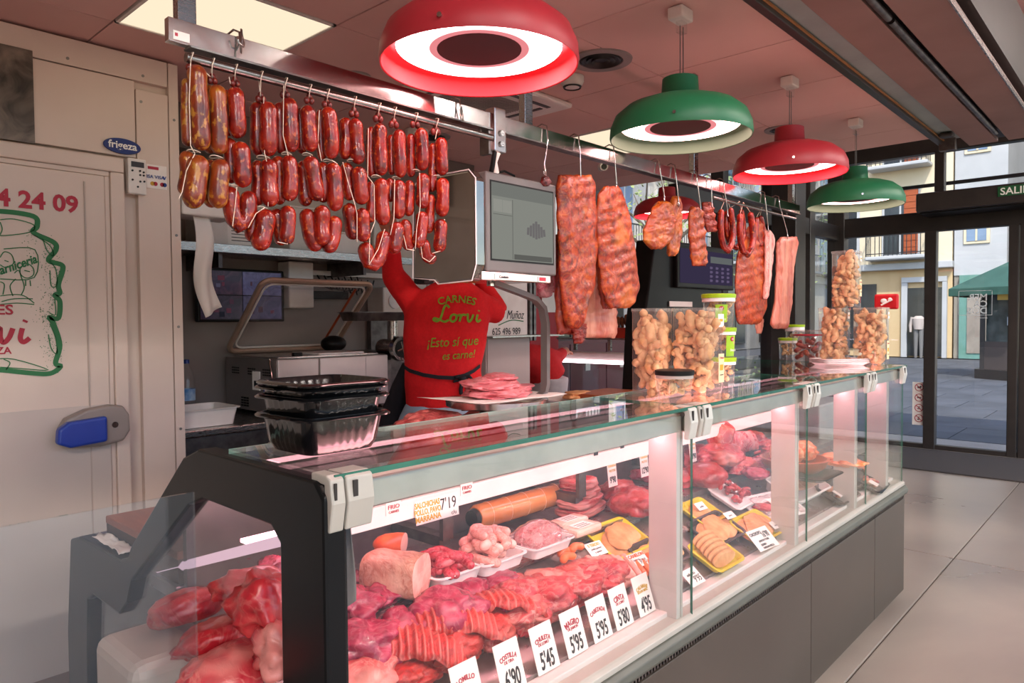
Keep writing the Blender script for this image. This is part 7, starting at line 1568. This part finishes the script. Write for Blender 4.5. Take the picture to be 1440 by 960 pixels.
tub(1.985, 1.13, GZ, .047, .054, .085, blackm, 'small tub of pale rings with a black lid, in front of the tall containers', 'pale fried ring in the black-lidded tub', 'rings in the black-lidded tub', 26)
tx, ty = 2.525, 1.235
tub(tx, ty, GZ, .041, .046, .098, lime, 'lowest of three stacked lime-lidded tubs right of the tall containers', 'pale fried ring in the lowest lime-lidded tub', 'rings in the lowest lime tub', 18)
tub(tx, ty, GZ+.112, .041, .046, .098, lime, 'middle of three stacked lime-lidded tubs, with a green label', 'pale fried ring in the middle lime-lidded tub', 'rings in the middle lime tub', 14, sticker=(R(225), R(285), .004, .082))
tub(tx-.01, ty+.01, GZ+.224, .050, .057, .112, lime, 'topmost wider lime-lidded tub of the stack of three', 'pale fried ring in the topmost lime-lidded tub', 'rings in the topmost lime tub', 22, sticker=(R(195), R(240), .02, .085))
# far group
big_jar(4.10, 1.345, .075, .065, .30, 'clear container of pork rinds, left one under the single top container', 'fried pork rind in the left container of the far group', 'pork rinds in the far left container', n=48, tagl=[(.03, .25, .03, .035, 0)])
big_jar(4.165, 1.175, .085, .07, .30, 'clear container of pork rinds with cream label, right one of the far group', 'fried pork rind in the right container of the far group', 'pork rinds in the far right container', n=52, tagl=[(.06, .25, .025, .035, 0), (.05, .03, .04, .10, 1)])
big_jar(4.12, 1.29, .07, .06, .295, 'clear container of pork rinds standing on top of the two far containers', 'fried pork rind in the topmost far container', 'pork rinds in the top container', z=GZ+.312, n=42, tagl=[(.045, .25, .03, .03, 0), (.042, .06, .035, .09, 1)])
# white foam trays upside down stack
for k in range(4):
    c = at(1187, 513, 'Z', GZ); M = Matrix.Translation((c.x-.02, c.y+.02, GZ+.001+.0065*k)) @ Matrix.Rotation(R(-38), 4, 'Z')
    emit(tray_mb(0, 0, 0, .26, .16, .016, Mx=M, fl=.02, lip=.004, rc=.02, wall=.003), 'foam_tray', trayw, None, smooth=True, label=['lowest', 'second', 'third', 'topmost'][k]+' empty white foam tray in the flat stack by the far containers', cat='tray', group='empty foam trays on the glass')
# far small tubs + clip jar
def far(x, y): return at(x, y, 'Z', GZ)
tub(4.40, 1.72, GZ-.0, .045, .05, .12, lime, 'small lime-lidded tub at the far left, front one', 'pale ring in the far front tub', 'rings in the far front tub', 12)
tub(4.62, 1.76, GZ, .05, .055, .20, lime, 'taller lime-lidded tub at the far end behind the clip jar', 'pale ring in the far taller tub', 'rings in the far taller tub', 16)
t = thing('clip_jar', 'glass jar with red sealing ring and wire clip full of dark dried sausage', 'jar', (4.35, 1.6, GZ))
jx, jy = 4.33, 1.57
emit(MB().lathe([(.0001, .001), (.085, .001), (.09, .02), (.09, .13), (.078, .145), (.078, .15)], (jx, jy, GZ), 32), 'body', acry, t, smooth=True)
emit(MB().lathe([(.082, 0), (.086, .003), (.086, .007), (.08, .009)], (jx, jy, GZ+.15), 32), 'sealing_ring', inkr, t, smooth=True); emit(MB().lathe([(.086, 0), (.088, .014), (.07, .024), (.0001, .026)], (jx, jy, GZ+.16), 32), 'lid', acry, t, smooth=True)
emit(MB().tube([(jx-.02, jy-.092, GZ+.14), (jx-.02, jy-.096, GZ+.175), (jx+.02, jy-.096, GZ+.175), (jx+.02, jy-.092, GZ+.14)], .003, 6, True), 'wire_clip', chrome, t)
for k in range(14): 
    a = k*2.4; r_ = .055; c = V((jx+r_*math.cos(a), jy+r_*math.sin(a), GZ+.02+.008*k)); d = V((rnd.uniform(-.03, .03), rnd.uniform(-.03, .03), .012)); sausage('dried_sausage', [c-d, c, c+d], .014, smokr, 'dark dried sausage piece in the clip jar', 'dried sausages in the clip jar', n=8)
# far-end ledge holding the far tubs (return counter)
box('return_ledge', (4.30, 1.45, 1.235), (4.85, 2.1, 1.2605), gcase, None, label='glass ledge joining the far end of the counter, under the small tubs', cat='shelf')
box('return_counter', (4.33, 1.5, 0), (4.85, 2.3, 1.0), alup, None, label='pale return counter at the far end behind the display case', cat='counter', bevel=.01)
for x in (4.35, 4.75):
    tag(box('glass_support', (x, 1.7, 1.0), (x+.02, 1.72, 1.235), dsteel), ['steel support under the far glass ledge, left', 'steel support under the far glass ledge, right'][x > 4.5], 'support')

# black trays stack, near left on glass
def ribtray(z, L_, Wd, H, lb, n_, dx=0, dy=0, rot=0):
    cx_, cy_ = .815+dx, 1.275+dy
    t = thing('black_food_tray', lb, 'tray', (cx_, cy_, z))
    M = Matrix.Translation((cx_, cy_, z)) @ Matrix.Rotation(rot, 4, 'Z'); m_ = 96; vs = []
    def ring(a, b, rc, zz, am=0):
        out = []
        for k in range(m_):
            th_ = 2*math.pi*k/m_; c_, s_ = math.cos(th_), math.sin(th_); e = 6; kk = 1/((abs(c_)**e+abs(s_)**e)**(1/e)); q = 1+am*math.sin(k*math.pi*2/3)
            out.append(M @ V((a*c_*kk*q, b*s_*kk*q, zz)))
        return out
    a, b = L_/2, Wd/2
    prof = [(a*.80, b*.78, 0, 0), (a*.88, b*.87, 0, H*.22, .006), (a*.95, b*.94, 0, H*.85, .010), (a*.96, b*.955, 0, H*.90), (a*1.10, b*1.10, 0, H*.90), (a*1.11, b*1.11, 0, H*.94), (a*1.06, b*1.06, 0, H), (a*.98, b*.98, 0, H), (a*.93, b*.92, 0, H*.85, .010), (a*.86, b*.85, 0, H*.22, .006), (a*.78, b*.76, 0, .003)]
    for q in prof: vs += ring(*q)
    fs = [(i*m_+k, i*m_+(k+1) % m_, (i+1)*m_+(k+1) % m_, (i+1)*m_+k) for i in range(len(prof)-1) for k in range(m_)]+[tuple(range(m_))[::-1], tuple((len(prof)-1)*m_+k for k in range(m_))]
    emit(MB().add(vs, fs), 'body', black, t, smooth=True)
    emit(MB().box(M @ V((-a*1.2, -.02, H*.915)), M @ V((-a*1.08, .02, H*.94))), 'tab', black, t)
ribtray(GZ, .195, .20, .075, 'lowest black plastic tray with ribbed sides on the counter glass', 0)
ribtray(GZ+.042, .19, .20, .070, 'second black plastic tray, nested in the lowest one', 1, .0, .0, .05)
ribtray(GZ+.062, .19, .20, .068, 'third black plastic tray in the near stack', 2, .0, .004, .02)
ribtray(GZ+.074, .19, .20, .066, 'topmost black plastic tray in the near stack, open and empty', 3, .002, .0, .0)

# ================================================================== THE BUTCHER (seen from behind)
PC = at(627, 500, 'Y', 2.56); fwd = V((PC.x, PC.y, 0)).normalized(); fwd = (fwd+V((.12, .0, 0))).normalized(); rgt = V((fwd.y, -fwd.x, 0)); B0 = V((PC.x, PC.y, .15))
def b(x, y, z): return B0+rgt*x+fwd*y+V((0, 0, z-.15))      # x right, y away from us, z absolute
DP = dep(B0)
def sb(px_, py_, y=0):     # body point seen at a pixel, y behind the body plane
    n_ = fwd; o_ = B0+fwd*y; d = ray(px_, py_); return CAM+d*((o_-CAM).dot(n_)/d.dot(n_))
person = thing('person', 'butcher in red long-sleeved shirt seen from behind, reaching up to the sausages', 'person', B0)
def loft(rows, n=28):      # rows: (centre, rx, ry) rings facing up, axes rgt/fwd
    vs = []
    for c, rx, ry in rows:
        for k in range(n):
            a = 2*math.pi*k/n; ca, sa = math.cos(a), math.sin(a); kk = 1/((abs(ca)**2.5+abs(sa)**2.5)**(1/2.5)); vs.append(c+rgt*rx*ca*kk+fwd*ry*sa*kk)
    fs = [(i*n+k, i*n+(k+1) % n, (i+1)*n+(k+1) % n, (i+1)*n+k) for i in range(len(rows)-1) for k in range(n)]+[tuple(range(n))[::-1], tuple((len(rows)-1)*n+k for k in range(n))]
    return vs, fs
def row(y, xl, xr, ry, dy=0):
    a = sb(xl, y); c = sb(xr, y); m_ = (a+c)/2; return (m_+fwd*dy, (c-a).length/2, ry)
torso = [row(572, 572, 678, .125), row(560, 571, 678, .13), row(540, 569, 678, .132), row(524, 570, 676, .13), row(505, 569, 679, .134), row(485, 568, 683, .138), row(465, 567, 686, .14), row(445, 568, 688, .14), row(428, 573, 688, .135), row(414, 585, 686, .12), row(403, 600, 672, .10), row(396, 612, 658, .075), row(390, 618, 648, .06)]
sh = MB(); sh.add(*loft(torso))
LS, LE, LH = sb(588, 432), sb(553, 388, -.02), sb(548, 340, -.14)
RS_, RE, RH = sb(672, 428, .0), sb(701, 440, .10), sb(676, 396, .16)
sh.tube([sb(604, 440), LS, (LS+LE)/2+V((0, 0, -.004)), LE], [.085, .078, .064, .058], 18)
sh.tube([sb(560, 402, -.01), LE, (LE+LH)/2, LH], [.05, .056, .047, .040], 16)
sh.tube([sb(655, 436), RS_, (RS_+RE)/2, RE], [.08, .076, .064, .056], 18)
sh.tube([RE, (RE+RH)/2, RH], [.056, .05, .042], 16)
shirt = emit(sh, 'shirt', mat('red_shirt', '#d20a12', '#dc0d16', 90, .85, bump=.12, bscale=300), person, smooth=2); remesh(shirt, .0085, 10)
# creases
tx_ = bpy.data.textures.new('folds', 'CLOUDS'); tx_.noise_scale = .10; dm = shirt.modifiers.new('folds', 'DISPLACE'); dm.texture = tx_; dm.strength = .012; dm.mid_level = .5
# body: head, neck, hands in one surface
bd = MB(); HC = sb(634, 357, -.01)
Zv = V((0, 0, 1))
bd.ball(HC, (.078, .078, .108), 28, 20); bd.add(*loft([(sb(634, 402, .0), .066, .066), (sb(633, 390, .0), .058, .062), (sb(634, 372, .0), .056, .062)], 20))
hf = (fwd*.92-rgt*.4).normalized(); hr = V((hf.y, -hf.x, 0))
bd.ball(HC+hf*.045-Zv*.035, (.055, .055, .07), 20, 14)                                     # jaw and face
bd.tube([HC+hf*.085+Zv*.02, HC+hf*.105-Zv*.012, HC+hf*.095-Zv*.02], [.010, .014, .012], 10)  # nose
for s_ in (-1, 1):
    e = HC-hf*.002+hr*s_*.080-Zv*.008; bd.ball(e, (.014, .018, .032), 14, 10); bd.tube([HC+hf*.088+hr*s_*.018+Zv*.03, HC+hf*.082+hr*s_*.045+Zv*.032], .008, 8)
bd.tube([HC+hf*.092+hr*.02-Zv*.052, HC+hf*.098-Zv*.05, HC+hf*.092-hr*.02-Zv*.052], .007, 8)
def hand(wr, dirv, side, palm_n, curl=.5, s=1.0):
    """palm + four unequal fingers + thumb leaving the side of the palm"""
    dirv = dirv.normalized(); palm_n = (palm_n-dirv*palm_n.dot(dirv)).normalized(); sd = dirv.cross(palm_n)*side
    bd.tube([wr-dirv*.05, wr, wr+dirv*.02], [.028*s, .026*s, .030*s], 14)
    for k in range(4):
        o_ = sd*(.030-.020*k)*s; bd.tube([wr+dirv*.01*s+o_*.6, wr+dirv*.05*s+o_, wr+dirv*.085*s+o_], [.014*s, .0135*s, .0115*s], 10)
        l = (.040, .046, .043, .034)[k]*s; p0 = wr+dirv*.085*s+o_; p1 = p0+(dirv*math.cos(curl)+palm_n*math.sin(curl))*l; p2 = p1+(dirv*math.cos(curl*2.1)+palm_n*math.sin(curl*2.1))*l*.68; p3 = p2+(dirv*math.cos(curl*3)+palm_n*math.sin(curl*3))*l*.5
        bd.tube([p0, p1, p2, p3], [.0105*s, .0095*s, .0088*s, .006*s], 10)
    t0 = wr+dirv*.02*s+sd*.028*s; t1 = t0+(dirv*.7+sd*.8+palm_n*.3).normalized()*.040*s; t2 = t1+(dirv*.95+sd*.15+palm_n*.45).normalized()*.032*s
    bd.tube([wr+dirv*.015*s+sd*.012*s, t0, t1, t2], [.015*s, .014*s, .011*s, .008*s], 10)
bd.tube([LE+(LH-LE)*.5, LH, LH+(LH-LE).normalized()*.06], [.034, .033, .028], 14); hand(LH+(LH-LE).normalized()*.05, (LH-LE), 1, -fwd, .55)
bd.tube([RE+(RH-RE)*.6, RH, RH+(RH-RE).normalized()*.05], [.034, .033, .028], 14); hand(RH+(RH-RE).normalized()*.04, (RH-RE), -1, -fwd, .6)
body = emit(bd, 'body', sk, person, smooth=2); remesh(body, .0042, 4)
hr_ = emit(MB().ball(HC-hf*.014+Zv*.022, (.083, .083, .098), 28, 20).ball(HC-hf*.03-Zv*.03, (.064, .064, .07), 20, 14), 'hair', mat('dark_brown_hair', '#221814', '#33241c', 90, .75, bump=.6, bscale=200), person, smooth=2); remesh(hr_, .006, 3)
for s_ in (-1, 1): emit(MB().ball(HC+hf*.072+hr*s_*.030+Zv*.016, .011, 12, 8), 'eye', inkw, person, smooth=2)
# jeans
je = MB(); hips = [row(640, 545, 690, .15), row(620, 550, 690, .15), row(600, 556, 688, .145), row(585, 562, 682, .138), row(572, 568, 678, .128), row(563, 573, 675, .12)]
je.add(*loft(hips)); hb0 = hips[0][0]
for s_ in (-1, 1): a = hb0+rgt*.10*s_; je.tube([a+Zv*.1, a-Zv*.05, V((a.x, a.y, .55)), V((a.x, a.y, .32)), V((a.x, a.y, .20))], [.11, .115, .085, .07, .062], 18)
j_ = emit(je, 'jeans', _m['jeans'], person, smooth=2); remesh(j_, .012, 5)
for s_ in (-1, 1): a = hb0+rgt*.10*s_; emit(MB().ball(V((a.x, a.y, .185))+fwd*.05, (.09, .09, .045), 16, 10), 'shoe', blackm, person, smooth=2)
# apron: tie, knot, bib edges
def back(px_, py_, off=.004):
    p = sb(px_, py_); 
    for i in range(len(torso)-1):
        z1, z0 = torso[i+1][0].z, torso[i][0].z
        if z0 <= p.z <= z1: k = (p.z-z0)/(z1-z0); c = torso[i][0].lerp(torso[i+1][0], k); rx = torso[i][1]*(1-k)+torso[i+1][1]*k; ry = torso[i][2]*(1-k)+torso[i+1][2]*k; break
    else: c, rx, ry = torso[2]
    x = (p-c).dot(rgt)/rx; x = max(-.995, min(.995, x)); d = ry*(1-abs(x)**2.5)**(1/2.5); q = c+rgt*x*rx-fwd*(d+off); q.z = p.z; return q
ap = mat('black_apron_tape', '#15131a', '#1d1a22', 30, .8)
tie = [(571, 515), (580, 519), (600, 524), (620, 527), (640, 528), (655, 525), (668, 519), (676, 513)]
def tape(pp, w_, off=.007): 
    pts = [back(x, y, off) for x, y in pp]; vs = []; n_ = len(pts)
    for p in pts: 
        for dz_, df in ((-w_, 0), (-w_, -.004), (w_, -.004), (w_, 0)): vs.append(p+Zv*dz_+fwd*df)
    return vs, [(i*4+k, i*4+(k+1) % 4, (i+1)*4+(k+1) % 4, (i+1)*4+k) for i in range(n_-1) for k in range(4)]+[(0, 1, 2, 3), tuple((n_-1)*4+k for k in range(4))]
emit(MB().add(*tape(tie, .009)), 'apron_tie', ap, person, smooth=True)
kn = back(653, 529, .02); emit(MB().ball(kn, (.02, .02, .016), 14, 10).tube([kn, kn+rgt*.03+Zv*.012, kn+rgt*.05-Zv*.008, kn+rgt*.02-Zv*.006], [.008, .009, .009, .006], 8).tube([kn, kn-rgt*.03+Zv*.01, kn-rgt*.04-Zv*.012, kn-rgt*.01-Zv*.006], [.008, .008, .008, .006], 8).tube([kn, kn-Zv*.05-rgt*.01, kn-Zv*.10-rgt*.005], [.008, .009, .008], 8).tube([kn, kn-Zv*.05+rgt*.025, kn-Zv*.08+rgt*.04], [.008, .009, .008], 8), 'tie_knot', ap, person, smooth=2)
emit(MB().tube([sb(571, 512, .06), sb(564, 545, .10), sb(548, 600, .12), sb(540, 640, .12)], [.02, .05, .07, .08], 12), 'apron_side', ap, person, smooth=2)
# lettering printed on the back
grn = mat('green_shirt_print', '#6f9a1e', '#7fa82a', 40, .8)
def onback(cx_, cy_, scale):   # map metres in the print plane to the back surface
    def pr(x, y):
        p = sb(cx_, cy_); k = FPX/dep(p); return back(cx_+x*k, cy_-y*k, .0065)
    return pr
def print_text(s, size, cx_, cy_, shear=0, rot=0, warp=None, sx=1, bold=0, al='CENTER'):
    mb = text_mb(s, size, (0, 0, 0), (1, 0, 0), (0, 1, 0), shear=shear, bold=bold, sx=sx, align=al, warp=warp, ext=.0004, lift=0)
    pr = onback(cx_, cy_, 1); c_, s_ = math.cos(rot), math.sin(rot); mb.v = [tuple(pr(x*c_-y*s_, x*s_+y*c_)-fwd*z) for x, y, z in mb.v]
    emit(mb, 'shirt_lettering', grn, person)
print_text('CARNES', .048, 645, 426, warp=arch(.26), bold=.012, sx=.95)
pr = onback(609, 452, 1); emit(strokes(LORVI, .080, (0, 0, 0), rgt, Zv, .0100, proj=pr, th=.0006), 'shirt_lettering', grn, person)
print_text('¡Esto sí que', .062, 639, 485, shear=.25, rot=.05, sx=.82)
print_text('es carne!', .052, 647, 502, shear=.3, rot=.07, sx=.8)

# last: small corrections to names of single-mesh things
for o in bpy.data.objects:
    if o.parent is None and o.get('kind') is None and o.type == 'MESH' and not o.get('label'): print('NOLABEL', o.name)
